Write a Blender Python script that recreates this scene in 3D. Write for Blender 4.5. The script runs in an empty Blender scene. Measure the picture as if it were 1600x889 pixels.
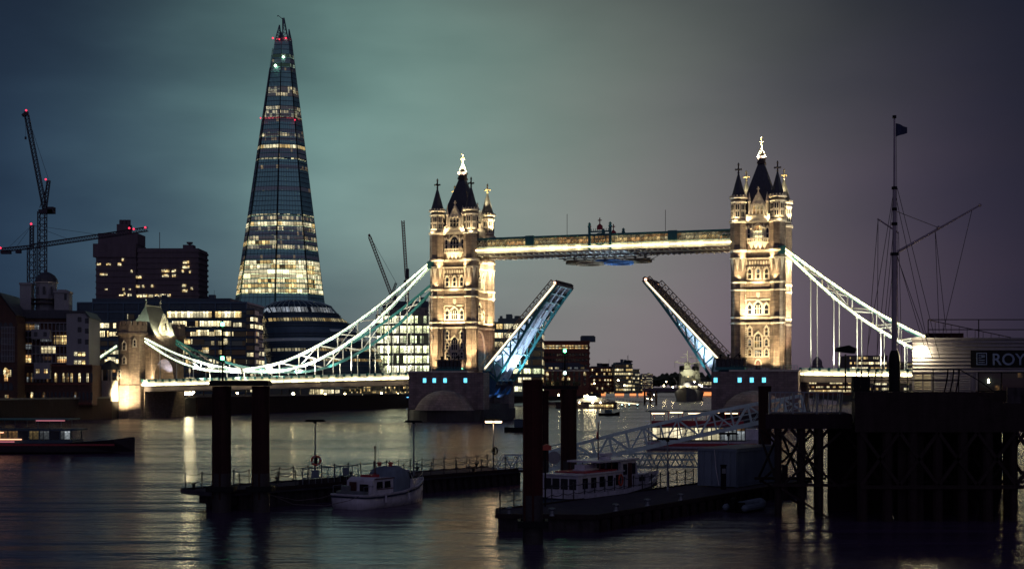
import bpy, bmesh, math, random
from math import sin, cos, pi, radians, hypot, atan2, sqrt
from mathutils import Vector, Matrix, Euler
random.seed(7)
SC = bpy.context.scene
COL = SC.collection
# ------------------------------------------------------------------ camera
F = 2090.0; H = 9.4; HY = 603.0          # focal length in photo pixels, eye height above the water, horizon row
cam = bpy.data.cameras.new('camera'); camo = bpy.data.objects.new('camera', cam); COL.objects.link(camo)
camo.location = (0, 0, H); camo.rotation_euler = (pi / 2, 0, 0)
cam.sensor_width = 36; cam.lens = 36 * F / 1600; cam.shift_y = (HY - 444.5) / 1600
cam.clip_start = 0.5; cam.clip_end = 20000
SC.camera = camo
# ------------------------------------------------------------------ sky
wd = bpy.data.worlds.new('World'); SC.world = wd; wd.use_nodes = True
nt = wd.node_tree; N = nt.nodes; LK = nt.links
for n in list(N): N.remove(n)
def nd(t, **k):
    n = N.new(t)
    for a, b in k.items(): setattr(n, a, b)
    return n
def skydir(px, py):
    return Vector(((px - 800) / F, 1, (HY - py) / F)).normalized()
tc = nd('ShaderNodeTexCoord')
noise = nd('ShaderNodeTexNoise'); noise.inputs['Scale'].default_value = 5.5; noise.inputs['Detail'].default_value = 5; noise.inputs['Roughness'].default_value = .45
mp = nd('ShaderNodeMapping'); mp.inputs['Scale'].default_value = (1, 1, 3)
LK.new(tc.outputs['Generated'], mp.inputs[0]); LK.new(mp.outputs[0], noise.inputs['Vector'])
# warp the direction slightly by cloud noise
wsub = nd('ShaderNodeVectorMath', operation='SUBTRACT'); LK.new(noise.outputs['Color'], wsub.inputs[0]); wsub.inputs[1].default_value = (.5, .5, .5)
wsc = nd('ShaderNodeVectorMath', operation='SCALE'); LK.new(wsub.outputs[0], wsc.inputs[0]); wsc.inputs['Scale'].default_value = .09
wad = nd('ShaderNodeVectorMath', operation='ADD'); LK.new(tc.outputs['Generated'], wad.inputs[0]); LK.new(wsc.outputs[0], wad.inputs[1])
def glow(px, py, rad, col, prev, power=2.0, sq=1.0, d_=None):
    """city light spread on the cloud base around one direction"""
    c = d_ or skydir(px, py)
    s = nd('ShaderNodeVectorMath', operation='SUBTRACT'); LK.new(wad.outputs[0], s.inputs[0]); s.inputs[1].default_value = c
    m = nd('ShaderNodeVectorMath', operation='MULTIPLY'); LK.new(s.outputs[0], m.inputs[0]); m.inputs[1].default_value = (1, 1, sq)
    l = nd('ShaderNodeVectorMath', operation='LENGTH'); LK.new(m.outputs[0], l.inputs[0])
    d = nd('ShaderNodeMath', operation='DIVIDE'); LK.new(l.outputs['Value'], d.inputs[0]); d.inputs[1].default_value = rad
    p = nd('ShaderNodeMath', operation='POWER'); LK.new(d.outputs[0], p.inputs[0]); p.inputs[1].default_value = power
    e = nd('ShaderNodeMath', operation='MULTIPLY'); LK.new(p.outputs[0], e.inputs[0]); e.inputs[1].default_value = -1
    x = nd('ShaderNodeMath', operation='EXPONENT'); LK.new(e.outputs[0], x.inputs[0])
    v = nd('ShaderNodeVectorMath', operation='SCALE'); v.inputs[0].default_value = col; LK.new(x.outputs[0], v.inputs['Scale'])
    a = nd('ShaderNodeVectorMath', operation='ADD'); LK.new(prev, a.inputs[0]); LK.new(v.outputs[0], a.inputs[1])
    return a.outputs[0]
base = nd('ShaderNodeCombineXYZ')
for i, v in enumerate((.004, .007, .017)): base.inputs[i].default_value = v
o = base.outputs[0]
o = glow(600, 180, .128, (.054, .136, .116), o, 2.0)       # green tinged cloud over the south bank
o = glow(560, 420, .19, (.040, .066, .066), o, 2.0, 1.1)
o = glow(860, 290, .175, (.132, .150, .116), o, 2.0, .9)       # grey cloud behind the bridge
o = glow(950, 560, .19, (.088, .046, .058), o, 2.0, 1.4)   # mauve haze low over the river
o = glow(170, 380, .17, (.004, .018, .044), o, 2.0)        # blue dusk on the left
o = glow(1280, 440, .15, (.028, .017, .034), o, 2.0)
o = glow(0, 0, 1.02, (.112, .102, .155), o, 2.0, 1.0, (0, -.93, .36))   # added fill glow in the unseen city sky behind the camera
      # violet dusk on the right
cm = nd('ShaderNodeMapRange'); LK.new(noise.outputs['Fac'], cm.inputs[0])
cm.inputs[1].default_value = .3; cm.inputs[2].default_value = .7; cm.inputs[3].default_value = .87; cm.inputs[4].default_value = 1.13
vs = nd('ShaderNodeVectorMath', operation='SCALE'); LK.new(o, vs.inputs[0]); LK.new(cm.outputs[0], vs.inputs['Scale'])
sky = nd('ShaderNodeTexSky'); sky.sky_type = 'NISHITA'; sky.sun_disc = False
sky.sun_elevation = radians(-6); sky.sun_rotation = radians(-80)
bg1 = nd('ShaderNodeBackground'); LK.new(sky.outputs[0], bg1.inputs[0]); bg1.inputs[1].default_value = .05
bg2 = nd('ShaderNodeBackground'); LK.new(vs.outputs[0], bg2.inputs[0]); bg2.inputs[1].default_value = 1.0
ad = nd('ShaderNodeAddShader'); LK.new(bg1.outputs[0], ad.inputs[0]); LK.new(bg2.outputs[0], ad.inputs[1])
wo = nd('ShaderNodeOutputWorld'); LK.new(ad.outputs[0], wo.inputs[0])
SC.view_settings.view_transform = 'Standard'; SC.view_settings.look = 'None'
SC.view_settings.exposure = 0; SC.view_settings.gamma = 1
SC.render.engine = 'CYCLES'
SC.cycles.max_bounces = 5; SC.cycles.diffuse_bounces = 2; SC.cycles.glossy_bounces = 3; SC.cycles.transmission_bounces = 3
SC.cycles.sample_clamp_indirect = 3.0; SC.cycles.use_denoising = True
# ------------------------------------------------------------------ materials
def newmat(name):
    m = bpy.data.materials.new(name); m.use_nodes = True
    t = m.node_tree; b = t.nodes['Principled BSDF']
    return m, t, b
def L_(t, a, b): t.links.new(a, b)
def mat(name, col, rough=.6, metal=0, var=.25, scale=1.5, bump=.0, bscale=None, brick=None, streak=0, spec=.5):
    """procedural paint/stone/metal: base colour broken by two noises, roughness variation and bump"""
    m, t, b = newmat(name); n = t.nodes
    tc = n.new('ShaderNodeTexCoord')
    no = n.new('ShaderNodeTexNoise'); no.inputs['Scale'].default_value = scale; no.inputs['Detail'].default_value = 6
    L_(t, tc.outputs['Object'], no.inputs['Vector'])
    mp = n.new('ShaderNodeMapping'); mp.inputs['Scale'].default_value = (1.3, 1.3, .12)
    n2 = n.new('ShaderNodeTexNoise'); n2.inputs['Scale'].default_value = scale * 1.7; n2.inputs['Detail'].default_value = 3
    L_(t, tc.outputs['Object'], mp.inputs[0]); L_(t, mp.outputs[0], n2.inputs['Vector'])
    mx = n.new('ShaderNodeMath'); mx.operation = 'ADD'
    L_(t, no.outputs['Fac'], mx.inputs[0]); L_(t, n2.outputs['Fac'], mx.inputs[1])
    mr = n.new('ShaderNodeMapRange'); L_(t, mx.outputs[0], mr.inputs[0])
    mr.inputs[1].default_value = .65; mr.inputs[2].default_value = 1.35
    mr.inputs[3].default_value = 1 - var; mr.inputs[4].default_value = 1 + var
    vm = n.new('ShaderNodeVectorMath'); vm.operation = 'SCALE'; vm.inputs[0].default_value = col[:3]
    L_(t, mr.outputs[0], vm.inputs['Scale'])
    out = vm.outputs[0]
    hsrc = no.outputs['Fac']
    if brick:
        bw, bh, dark = brick
        br = n.new('ShaderNodeTexBrick'); br.inputs['Scale'].default_value = 1
        br.inputs['Brick Width'].default_value = bw; br.inputs['Row Height'].default_value = bh; br.inputs['Mortar Size'].default_value = bh * .07
        br.inputs['Color1'].default_value = (1, 1, 1, 1); br.inputs['Color2'].default_value = (.68, .68, .68, 1); br.inputs['Mortar'].default_value = (dark, dark, dark, 1)
        sx = n.new('ShaderNodeSeparateXYZ'); L_(t, tc.outputs['Object'], sx.inputs[0])
        sa = n.new('ShaderNodeMath'); sa.operation = 'ADD'; L_(t, sx.outputs[0], sa.inputs[0]); L_(t, sx.outputs[1], sa.inputs[1])
        cx = n.new('ShaderNodeCombineXYZ'); L_(t, sa.outputs[0], cx.inputs[0]); L_(t, sx.outputs[2], cx.inputs[1])
        L_(t, cx.outputs[0], br.inputs['Vector'])
        v2 = n.new('ShaderNodeVectorMath'); v2.operation = 'MULTIPLY'; L_(t, out, v2.inputs[0]); L_(t, br.outputs['Color'], v2.inputs[1])
        out = v2.outputs[0]
        bu = n.new('ShaderNodeBump'); bu.inputs['Strength'].default_value = .5; bu.inputs['Distance'].default_value = .05
        L_(t, br.outputs['Color'], bu.inputs['Height']); L_(t, bu.outputs[0], b.inputs['Normal'])
    elif bump:
        nb = n.new('ShaderNodeTexNoise'); nb.inputs['Scale'].default_value = bscale or scale * 6; nb.inputs['Detail'].default_value = 5
        L_(t, tc.outputs['Object'], nb.inputs['Vector'])
        bu = n.new('ShaderNodeBump'); bu.inputs['Strength'].default_value = bump; bu.inputs['Distance'].default_value = .08
        L_(t, nb.outputs['Fac'], bu.inputs['Height']); L_(t, bu.outputs[0], b.inputs['Normal'])
    L_(t, out, b.inputs['Base Color'])
    rr = n.new('ShaderNodeMapRange'); L_(t, hsrc, rr.inputs[0]); rr.inputs[1].default_value = .3; rr.inputs[2].default_value = .7
    rr.inputs[3].default_value = max(.02, rough - .1); rr.inputs[4].default_value = min(1, rough + .1)
    L_(t, rr.outputs[0], b.inputs['Roughness'])
    b.inputs['Metallic'].default_value = metal
    b.inputs['Specular IOR Level'].default_value = spec
    return m
def emis(name, col, st):
    m, t, b = newmat(name)
    b.inputs['Base Color'].default_value = (.8, .8, .8, 1)
    b.inputs['Emission Color'].default_value = (*col, 1); b.inputs['Emission Strength'].default_value = st
    return m
def emis_run(name, col, st, cell=1.2):
    """a run of separate lamps: each has its own output and a dark joint between neighbours"""
    m = emis(name, col, st); t = m.node_tree; n = t.nodes; b = n['Principled BSDF']
    tc = n.new('ShaderNodeTexCoord'); sx = n.new('ShaderNodeSeparateXYZ'); L_(t, tc.outputs['Object'], sx.inputs[0])
    d = n.new('ShaderNodeMath'); d.operation = 'DIVIDE'; L_(t, sx.outputs[0], d.inputs[0]); d.inputs[1].default_value = cell
    f = n.new('ShaderNodeMath'); f.operation = 'FLOOR'; L_(t, d.outputs[0], f.inputs[0])
    w = n.new('ShaderNodeTexWhiteNoise'); w.noise_dimensions = '1D'; L_(t, f.outputs[0], w.inputs['W'])
    r = n.new('ShaderNodeMapRange'); L_(t, w.outputs['Value'], r.inputs[0]); r.inputs[3].default_value = st * .35; r.inputs[4].default_value = st * 1.5
    q = n.new('ShaderNodeMath'); q.operation = 'FRACT'; L_(t, d.outputs[0], q.inputs[0])
    g = n.new('ShaderNodeMath'); g.operation = 'GREATER_THAN'; L_(t, q.outputs[0], g.inputs[0]); g.inputs[1].default_value = .14
    p = n.new('ShaderNodeMath'); p.operation = 'MULTIPLY'; L_(t, r.outputs[0], p.inputs[0]); L_(t, g.outputs[0], p.inputs[1])
    L_(t, p.outputs[0], b.inputs['Emission Strength']); return m
def litwin(name, cols, st, cell=(1.5, 3.0), lit=1.0, mull=.12, dark=(.012, .018, .026), low=.0, fine=.7, seed=0.0, axis=(1, .6), gl=.15):
    """a glazed bay: panes of a width cell[0] in storeys cell[1]; a share of them lit from the room behind,
    each with its own brightness, its own clutter and dark mullions."""
    m, t, b = newmat(name); n = t.nodes
    tc = n.new('ShaderNodeTexCoord'); oi = n.new('ShaderNodeObjectInfo')
    sx = n.new('ShaderNodeSeparateXYZ'); L_(t, tc.outputs['Object'], sx.inputs[0])
    def M(op, a, c=None, v=None):
        k = n.new('ShaderNodeMath'); k.operation = op
        for i, q in enumerate((a, c)):
            if q is None: continue
            if isinstance(q, (int, float)): k.inputs[i].default_value = q
            else: L_(t, q, k.inputs[i])
        return k.outputs[0]
    xx = M('ADD', M('MULTIPLY', sx.outputs[0], axis[0]), M('MULTIPLY', sx.outputs[1], axis[1]))
    u = M('DIVIDE', xx, cell[0]); v = M('DIVIDE', sx.outputs[2], cell[1])
    iu = M('FLOOR', u); iv = M('FLOOR', v)
    cx = n.new('ShaderNodeCombineXYZ'); L_(t, iu, cx.inputs[0]); L_(t, iv, cx.inputs[1])
    L_(t, M('ADD', M('MULTIPLY', oi.outputs['Random'], 57.0), seed), cx.inputs[2])
    wn = n.new('ShaderNodeTexWhiteNoise'); L_(t, cx.outputs[0], wn.inputs['Vector'])
    # rooms: groups of panes are lit together
    cg = n.new('ShaderNodeCombineXYZ'); L_(t, M('FLOOR', M('DIVIDE', u, 4.3)), cg.inputs[0]); L_(t, iv, cg.inputs[1])
    L_(t, M('ADD', M('MULTIPLY', oi.outputs['Random'], 31.0), seed + 5), cg.inputs[2])
    wg = n.new('ShaderNodeTexWhiteNoise'); L_(t, cg.outputs[0], wg.inputs['Vector'])
    mixr = M('ADD', M('MULTIPLY', wn.outputs['Value'], .45), M('MULTIPLY', wg.outputs['Value'], .55))
    on = M('LESS_THAN', mixr, lit * .8 + .1 if lit < 1 else 2)
    # clutter behind the glass
    nf = n.new('ShaderNodeTexNoise'); nf.inputs['Scale'].default_value = 2.2 / cell[0]; nf.inputs['Detail'].default_value = 4; nf.inputs['Roughness'].default_value = .7
    L_(t, tc.outputs['Object'], nf.inputs['Vector'])
    cl = n.new('ShaderNodeMapRange'); L_(t, nf.outputs['Fac'], cl.inputs[0]); cl.inputs[1].default_value = .38; cl.inputs[2].default_value = .62
    cl.inputs[3].default_value = 1 - fine; cl.inputs[4].default_value = 1.15
    fu = M('FRACT', u); fv = M('FRACT', v)
    mu = M('MULTIPLY', M('GREATER_THAN', fu, mull), M('GREATER_THAN', fv, mull * .5 if cell[1] < 20 else -1))
    # ceiling lights make the upper part of each storey brighter; some rooms have blinds down
    topb = M('ADD', M('MULTIPLY', M('GREATER_THAN', fv, .72), .7), M('ADD', M('MULTIPLY', fv, .45), .5))
    br = M('ADD', M('MULTIPLY', M('POWER', wn.outputs['Value'], 1.6), .95), .18)
    e = M('MULTIPLY', M('MULTIPLY', M('MULTIPLY', on, br), M('MULTIPLY', cl.outputs[0], mu)), M('MULTIPLY', topb, st))
    if low: e = M('ADD', e, low)
    rp = n.new('ShaderNodeValToRGB'); cr = rp.color_ramp; cr.interpolation = 'CONSTANT'
    while len(cr.elements) < len(cols): cr.elements.new(1)
    for i, c in enumerate(cols):
        cr.elements[i].position = i / len(cols); cr.elements[i].color = (*c, 1)
    L_(t, wg.outputs['Value'], rp.inputs[0])
    b.inputs['Base Color'].default_value = (*dark, 1); b.inputs['Roughness'].default_value = gl
    L_(t, rp.outputs[0], b.inputs['Emission Color']); L_(t, e, b.inputs['Emission Strength'])
    return m
WARM = (1, .70, .28); PALE = (1, .83, .45); CREAM = (1, .88, .54); AMB = (1, .55, .2); COOLW = (.85, .95, 1); GRN = (.75, 1, .72)
M = {}
M['stone'] = mat('granite_ashlar', (.32, .25, .20), .8, brick=(1.3, .48, .62), var=.3, scale=.9)
M['portland'] = mat('portland_dressing', (.66, .60, .50), .75, var=.18, scale=2.5, bump=.4)
M['slate'] = mat('roof_slate', (.05, .055, .075), .5, var=.3, scale=1.2, bump=.3)
M['litslate'] = mat('lit_pale_slate', (.12, .12, .11), .6, var=.25, scale=1.2)
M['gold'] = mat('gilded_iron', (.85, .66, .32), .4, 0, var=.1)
M['darkiron'] = mat('dark_iron', (.05, .035, .035), .5, .3, var=.2)
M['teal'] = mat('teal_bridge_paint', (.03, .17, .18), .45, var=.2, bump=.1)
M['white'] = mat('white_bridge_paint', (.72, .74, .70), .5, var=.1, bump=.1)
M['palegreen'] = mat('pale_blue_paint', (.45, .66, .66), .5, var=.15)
M['pierstone'] = mat('pier_granite', (.30, .23, .22), .8, brick=(1.6, .62, .55), var=.35, scale=.5)
M['tide'] = mat('tidal_weed_stone', (.035, .028, .03), .55, var=.4, scale=1, bump=.5)
M['deckgrey'] = mat('bridge_soffit_steel', (.14, .12, .13), .6, var=.2)
M['asphalt'] = mat('asphalt', (.05, .05, .05), .9)
M['concrete'] = mat('concrete', (.22, .21, .2), .85, var=.2, scale=.6, bump=.2)
M['darkbrick'] = mat('sooty_brick', (.11, .055, .045), .85, brick=(.9, .3, .6), var=.3, scale=.5)
M['redbrick'] = mat('red_brick', (.22, .08, .06), .85, brick=(.9, .3, .7), var=.25, scale=.4)
M['brown'] = mat('brown_concrete', (.15, .115, .14), .85, var=.2, scale=.2)
M['blueglass'] = mat('blue_glass', (.05, .10, .15), .18, .2, var=.2, scale=.3)
M['navyclad'] = mat('navy_cladding', (.045, .075, .11), .4, .2, var=.2, scale=.3)
M['weatherboard'] = mat('white_weatherboard', (.30, .30, .33), .7, var=.15)
M['timber'] = mat('wet_timber', (.034, .022, .024), .7, var=.35, scale=1.2, bump=.6, spec=.12)
M['rust'] = mat('rusted_steel_pile', (.045, .020, .018), .7, var=.45, scale=.8, bump=.5, spec=.1)
M['pontoon'] = mat('pontoon_side', (.045, .036, .042), .75, var=.85, scale=1.3, bump=.4, spec=.2)
M['pdeck'] = mat('pontoon_deck', (.060, .055, .070), .9, var=.3, scale=.7, bump=.4, spec=.15)
M['galv'] = mat('galvanised_steel', (.22, .24, .27), .45, .6, var=.2)
M['ltruss'] = mat('pale_green_truss_paint', (.66, .82, .82), .5, var=.2, bump=.1)
M['black'] = mat('black_paint', (.008, .008, .010), .6, spec=.2)
M['gel'] = mat('white_gelcoat', (.54, .52, .60), .3, var=.22, scale=1.6)
M['navyhull'] = mat('navy_hull', (.02, .03, .06), .3, var=.15)
M['tarp'] = mat('blue_grey_canvas', (.14, .18, .24), .85, var=.2, bump=.4, bscale=3)
M['glassdk'] = mat('dark_window_glass', (.012, .012, .018), .08, var=.1)
M['orange'] = mat('orange_rubber', (.55, .09, .05), .5)
M['red'] = mat('red_paint', (.35, .03, .04), .5)
M['rope'] = mat('rope', (.12, .10, .10), .9)
M['wood'] = mat('varnished_wood', (.09, .035, .03), .4)
M['container'] = mat('container_paint', (.17, .21, .28), .6, var=.25, scale=.6)
M['clad'] = mat('grey_cladding', (.23, .21, .24), .6, var=.22, scale=.5)
M['land'] = mat('bank_ground', (.06, .055, .05), .9)
M['leaf'] = mat('dark_foliage', (.045, .06, .03), .8, var=.4, scale=.6)
M['bark'] = mat('bark', (.05, .04, .035), .9)
M['mast'] = mat('mast_paint', (.36, .29, .34), .5)
M['shipgrey'] = mat('ship_camouflage_grey', (.24, .25, .20), .6, var=.75, scale=.12)
M['shipdark'] = mat('ship_dark_grey', (.10, .10, .12), .6)
M['crane'] = mat('crane_steel', (.04, .03, .05), .6)
M['craner'] = mat('crane_red', (.20, .03, .05), .6)
M['led'] = emis_run('led_strip_warm', (1, .78, .38), 14, 1.8)
M['ledg'] = emis_run('led_strip_greenish', (1, .98, .62), 5, 1.5)
M['ledsoft'] = emis('led_strip_soft', (1, .84, .52), 2.6)
M['redlamp'] = emis('red_beacon', (1, .02, .06), 3)
M['greenlamp'] = emis('green_beacon', (.1, 1, .35), 14)
M['warmlamp'] = emis('warm_lamp', (1, .80, .42), 60)
M['hotlamp'] = emis('bright_flood_lamp', (1, .86, .50), 70)
M['cyanlamp'] = emis('cyan_window_lamp', (.10, .62, 1), 2.6)
M['orangeglow'] = emis('orange_flank_glow', (1, .30, .07), 1.3)
M['bluelamp'] = emis('blue_lamp', (.15, .5, 1), 3)
M['w_warm'] = litwin('lit_window_warm', [WARM, PALE, AMB], 1.9, cell=(.9, 1.3), mull=.1)
M['w_pale'] = litwin('lit_window_pale', [PALE, CREAM, WARM], 2.3, cell=(1.2, 1.6), mull=.08)
M['w_dim'] = litwin('dim_window', [WARM, COOLW, AMB], .35, cell=(1.0, 1.4), mull=.12)
M['w_dark'] = mat('unlit_window', (.015, .02, .03), .12, var=.2)
M['off1'] = litwin('office_floor_bright', [PALE, CREAM, PALE, WARM], 4.2, cell=(1.5, 3.4), lit=.9, mull=.14)
M['off2'] = litwin('office_floor_half_lit', [PALE, CREAM, WARM, AMB], 4.0, cell=(1.6, 3.4), lit=.5, mull=.14, low=.01)
M['off3'] = litwin('office_floor_mostly_dark', [PALE, WARM, COOLW], 1.6, cell=(1.8, 3.4), lit=.2, mull=.16, low=.01)
M['sh_full'] = litwin('tower_storey_full', [CREAM, PALE, WARM], 3.6, cell=(2.4, 50), lit=.95, mull=.14, fine=.4, low=.05)
M['sh_part'] = litwin('tower_storey_part', [PALE, CREAM, WARM], 2.2, cell=(2.2, 50), lit=.5, mull=.22, low=.03, fine=.8, dark=(.30,.46,.58), gl=.45)
M['sh_few'] = litwin('tower_storey_few', [WARM, PALE], 1.8, cell=(2.2, 50), lit=.2, mull=.25, low=.01, fine=.8, dark=(.30,.46,.58), gl=.45)
M['sh_green'] = litwin('tower_storey_green', [GRN, (.5, 1, .65)], 1.6, cell=(2.4, 50), lit=.4, mull=.25, low=.03)
M['sh_red'] = litwin('tower_storey_red', [(1, .15, .2)], 1.6, cell=(2.4, 50), lit=.6, mull=.25, low=.03)
M['greenglass'] = litwin('green_glass_office', [(.95, 1, .55), (1, .98, .65), (.85, .95, .55)], 5.0, cell=(1.5, 3.6), lit=.85, mull=.12, fine=.9, low=.02)
# ------------------------------------------------------------------ mesh helpers
class MB:
    def __init__(s): s.v = []; s.f = []
    def add(s, vs, fs, mtx=None):
        o = len(s.v)
        for p in vs:
            p = Vector(p)
            if mtx is not None: p = mtx @ p
            s.v.append(p)
        for f in fs: s.f.append([i + o for i in f])
        return s
    def box(s, x0, x1, y0, y1, z0, z1, mtx=None):
        return s.add([(x0, y0, z0), (x1, y0, z0), (x1, y1, z0), (x0, y1, z0), (x0, y0, z1), (x1, y0, z1), (x1, y1, z1), (x0, y1, z1)],
                     [(0, 3, 2, 1), (4, 5, 6, 7), (0, 1, 5, 4), (1, 2, 6, 5), (2, 3, 7, 6), (3, 0, 4, 7)], mtx)
    def bar(s, p, q, w, h=None, up=(0, 0, 1)):
        h = h or w; p = Vector(p); q = Vector(q); d = q - p; L = d.length
        if L < 1e-6: return s
        d /= L; up = Vector(up)
        if abs(d.dot(up)) > .98: up = Vector((1, 0, 0)) if abs(d.x) < .9 else Vector((0, 1, 0))
        a = d.cross(up).normalized(); b = a.cross(d)
        vs = []
        for e in (p, q):
            for i, j in ((-1, -1), (1, -1), (1, 1), (-1, 1)): vs.append(e + a * i * w / 2 + b * j * h / 2)
        return s.add(vs, [(0, 1, 2, 3), (7, 6, 5, 4), (0, 4, 5, 1), (1, 5, 6, 2), (2, 6, 7, 3), (3, 7, 4, 0)])
    def tube(s, p, q, r, n=8, r2=None):
        p = Vector(p); q = Vector(q); d = (q - p)
        if d.length < 1e-6: return s
        d.normalize(); r2 = r if r2 is None else r2
        up = Vector((0, 0, 1)) if abs(d.z) < .95 else Vector((1, 0, 0))
        a = d.cross(up).normalized(); b = d.cross(a)
        vs = [p + (a * cos(2 * pi * i / n) + b * sin(2 * pi * i / n)) * r for i in range(n)] + [q + (a * cos(2 * pi * i / n) + b * sin(2 * pi * i / n)) * r2 for i in range(n)]
        fs = [(i, (i + 1) % n, (i + 1) % n + n, i + n) for i in range(n)] + [tuple(range(n))[::-1], tuple(range(n, 2 * n))]
        return s.add(vs, fs)
    def path(s, pts, r, n=6):
        for a, b in zip(pts[:-1], pts[1:]): s.tube(a, b, r, n)
        return s
    def lathe(s, prof, c=(0, 0, 0), n=8, ph=None, sx=1, sy=1):
        ph = pi / n if ph is None else ph
        vs = []; m = len(prof)
        for r, z in prof:
            for i in range(n):
                a = ph + 2 * pi * i / n; vs.append((c[0] + r * cos(a) * sx, c[1] + r * sin(a) * sy, c[2] + z))
        fs = [(k * n + i, k * n + (i + 1) % n, (k + 1) * n + (i + 1) % n, (k + 1) * n + i) for k in range(m - 1) for i in range(n)]
        fs += [tuple(range(n))[::-1], tuple(range((m - 1) * n, m * n))]
        return s.add(vs, fs)
    def prism(s, poly, a0, a1, axis='y', mtx=None):
        n = len(poly)
        def P(p, a):
            if axis == 'y': return (p[0], a, p[1])
            if axis == 'x': return (a, p[0], p[1])
            return (p[0], p[1], a)
        vs = [P(p, a0) for p in poly] + [P(p, a1) for p in poly]
        fs = [(i, (i + 1) % n, (i + 1) % n + n, i + n) for i in range(n)] + [tuple(range(n))[::-1], tuple(range(n, 2 * n))]
        return s.add(vs, fs, mtx)
    def mesh(s, name, m):
        me = bpy.data.meshes.new(name)
        me.from_pydata([tuple(v) for v in s.v], [], s.f)
        bm = bmesh.new(); bm.from_mesh(me); bmesh.ops.recalc_face_normals(bm, faces=bm.faces); bm.to_mesh(me); bm.free()
        me.materials.append(M[m] if isinstance(m, str) else m); return me
    def build(s, name, m, parent=None, loc=(0, 0, 0), rot=None, smooth=False):
        me = s.mesh(name, m)
        if smooth:
            for p in me.polygons: p.use_smooth = True
        return put(name, me, parent, loc, rot)
def put(name, me, parent=None, loc=(0, 0, 0), rot=None):
    o = bpy.data.objects.new(name, me); COL.objects.link(o); o.parent = parent; o.location = loc
    if rot is not None: o.rotation_euler = rot if hasattr(rot, '__len__') else (0, 0, rot)
    return o
def tag(o, label=None, cat=None, group=None, kind=None):
    if label: o['label'] = label
    if cat: o['category'] = cat
    if group: o['group'] = group
    if kind: o['kind'] = kind
    return o
def thing(name, label, cat, loc=(0, 0, 0), rot=0, group=None):
    o = bpy.data.objects.new(name, None); COL.objects.link(o); o.location = loc
    o.rotation_euler = rot if hasattr(rot, '__len__') else (0, 0, rot)
    return tag(o, label, cat, group)
KIDS = {}
def kids(o):
    return [c for c in COL.objects if c.parent == o]
def copy_tree(o, parent=None, loc=None, rot=None, label=None, group=None):
    ch = kids(o); c = o.copy(); COL.objects.link(c); c.parent = parent
    if loc is not None: c.location = loc
    if rot is not None: c.rotation_euler = (0, 0, rot)
    if label: c['label'] = label
    if group: c['group'] = group
    for k in ch: copy_tree(k, c)
    return c
def X(px, D): return (px - 800) / F * D
def Z(py, D): return H + (HY - py) / F * D
def spot(name, loc, to, power, size=60, col=(1, .82, .5), blend=.6, r=.3, parent=None):
    l = bpy.data.lights.new(name, 'SPOT'); l.energy = power; l.color = col; l.spot_size = radians(size); l.spot_blend = blend; l.shadow_soft_size = r
    o = bpy.data.objects.new(name, l); COL.objects.link(o); o.parent = parent
    o.location = loc; d = Vector(to) - Vector(loc); o.rotation_euler = d.to_track_quat('-Z', 'Y').to_euler(); return o
def point(name, loc, power, col=(1, .82, .5), r=.3, parent=None):
    l = bpy.data.lights.new(name, 'POINT'); l.energy = power; l.color = col; l.shadow_soft_size = r
    o = bpy.data.objects.new(name, l); COL.objects.link(o); o.parent = parent; o.location = loc; return o
# ------------------------------------------------------------------ water and land
def water():
    m, t, b = newmat('river_water'); n = t.nodes
    tc = n.new('ShaderNodeTexCoord')
    def nz(sc, scale, det=3, rgh=.55):
        mp = n.new('ShaderNodeMapping'); mp.inputs['Scale'].default_value = sc; L_(t, tc.outputs['Object'], mp.inputs[0])
        mp.inputs['Rotation'].default_value = (0, 0, radians(8))
        k = n.new('ShaderNodeTexNoise'); k.inputs['Scale'].default_value = scale; k.inputs['Detail'].default_value = det; k.inputs['Roughness'].default_value = rgh
        L_(t, mp.outputs[0], k.inputs['Vector']); return k.outputs['Fac']
    a = nz((.2, 1, 1), .26, 4); c = nz((.55, 1, 1), 1.0, 3); d = nz((.10, .25, 1), .10, 4, .6)
    e_ = nz((.10, 1, 1), .075, 3); s0 = n.new('ShaderNodeMath'); s0.operation = 'MULTIPLY_ADD'; L_(t, e_, s0.inputs[0]); s0.inputs[1].default_value = 3.2; L_(t, a, s0.inputs[2]); a = s0.outputs[0]
    s1 = n.new('ShaderNodeMath'); s1.operation = 'MULTIPLY_ADD'; L_(t, c, s1.inputs[0]); s1.inputs[1].default_value = .26; L_(t, a, s1.inputs[2])
    bu = n.new('ShaderNodeBump'); bu.inputs['Strength'].default_value = 1; bu.inputs['Distance'].default_value = .36
    L_(t, s1.outputs[0], bu.inputs['Height']); L_(t, bu.outputs[0], b.inputs['Normal'])
    mr = n.new('ShaderNodeMapRange'); L_(t, d, mr.inputs[0]); mr.inputs[1].default_value = .35; mr.inputs[2].default_value = .65
    mr.inputs[3].default_value = .16; mr.inputs[4].default_value = .27; L_(t, mr.outputs[0], b.inputs['Roughness'])
    b.inputs['Base Color'].default_value = (.058, .038, .082, 1); b.inputs['IOR'].default_value = 1.33; b.inputs['Specular Tint'].default_value = (.92, .78, .97, 1)
    return m
M['water'] = water()
w = MB().add([(-3000, -200, 0), (3000, -200, 0), (3000, 9000, 0), (-3000, 9000, 0)], [(0, 1, 2, 3)]).build('river_water', 'water'); tag(w, kind='structure')
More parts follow.
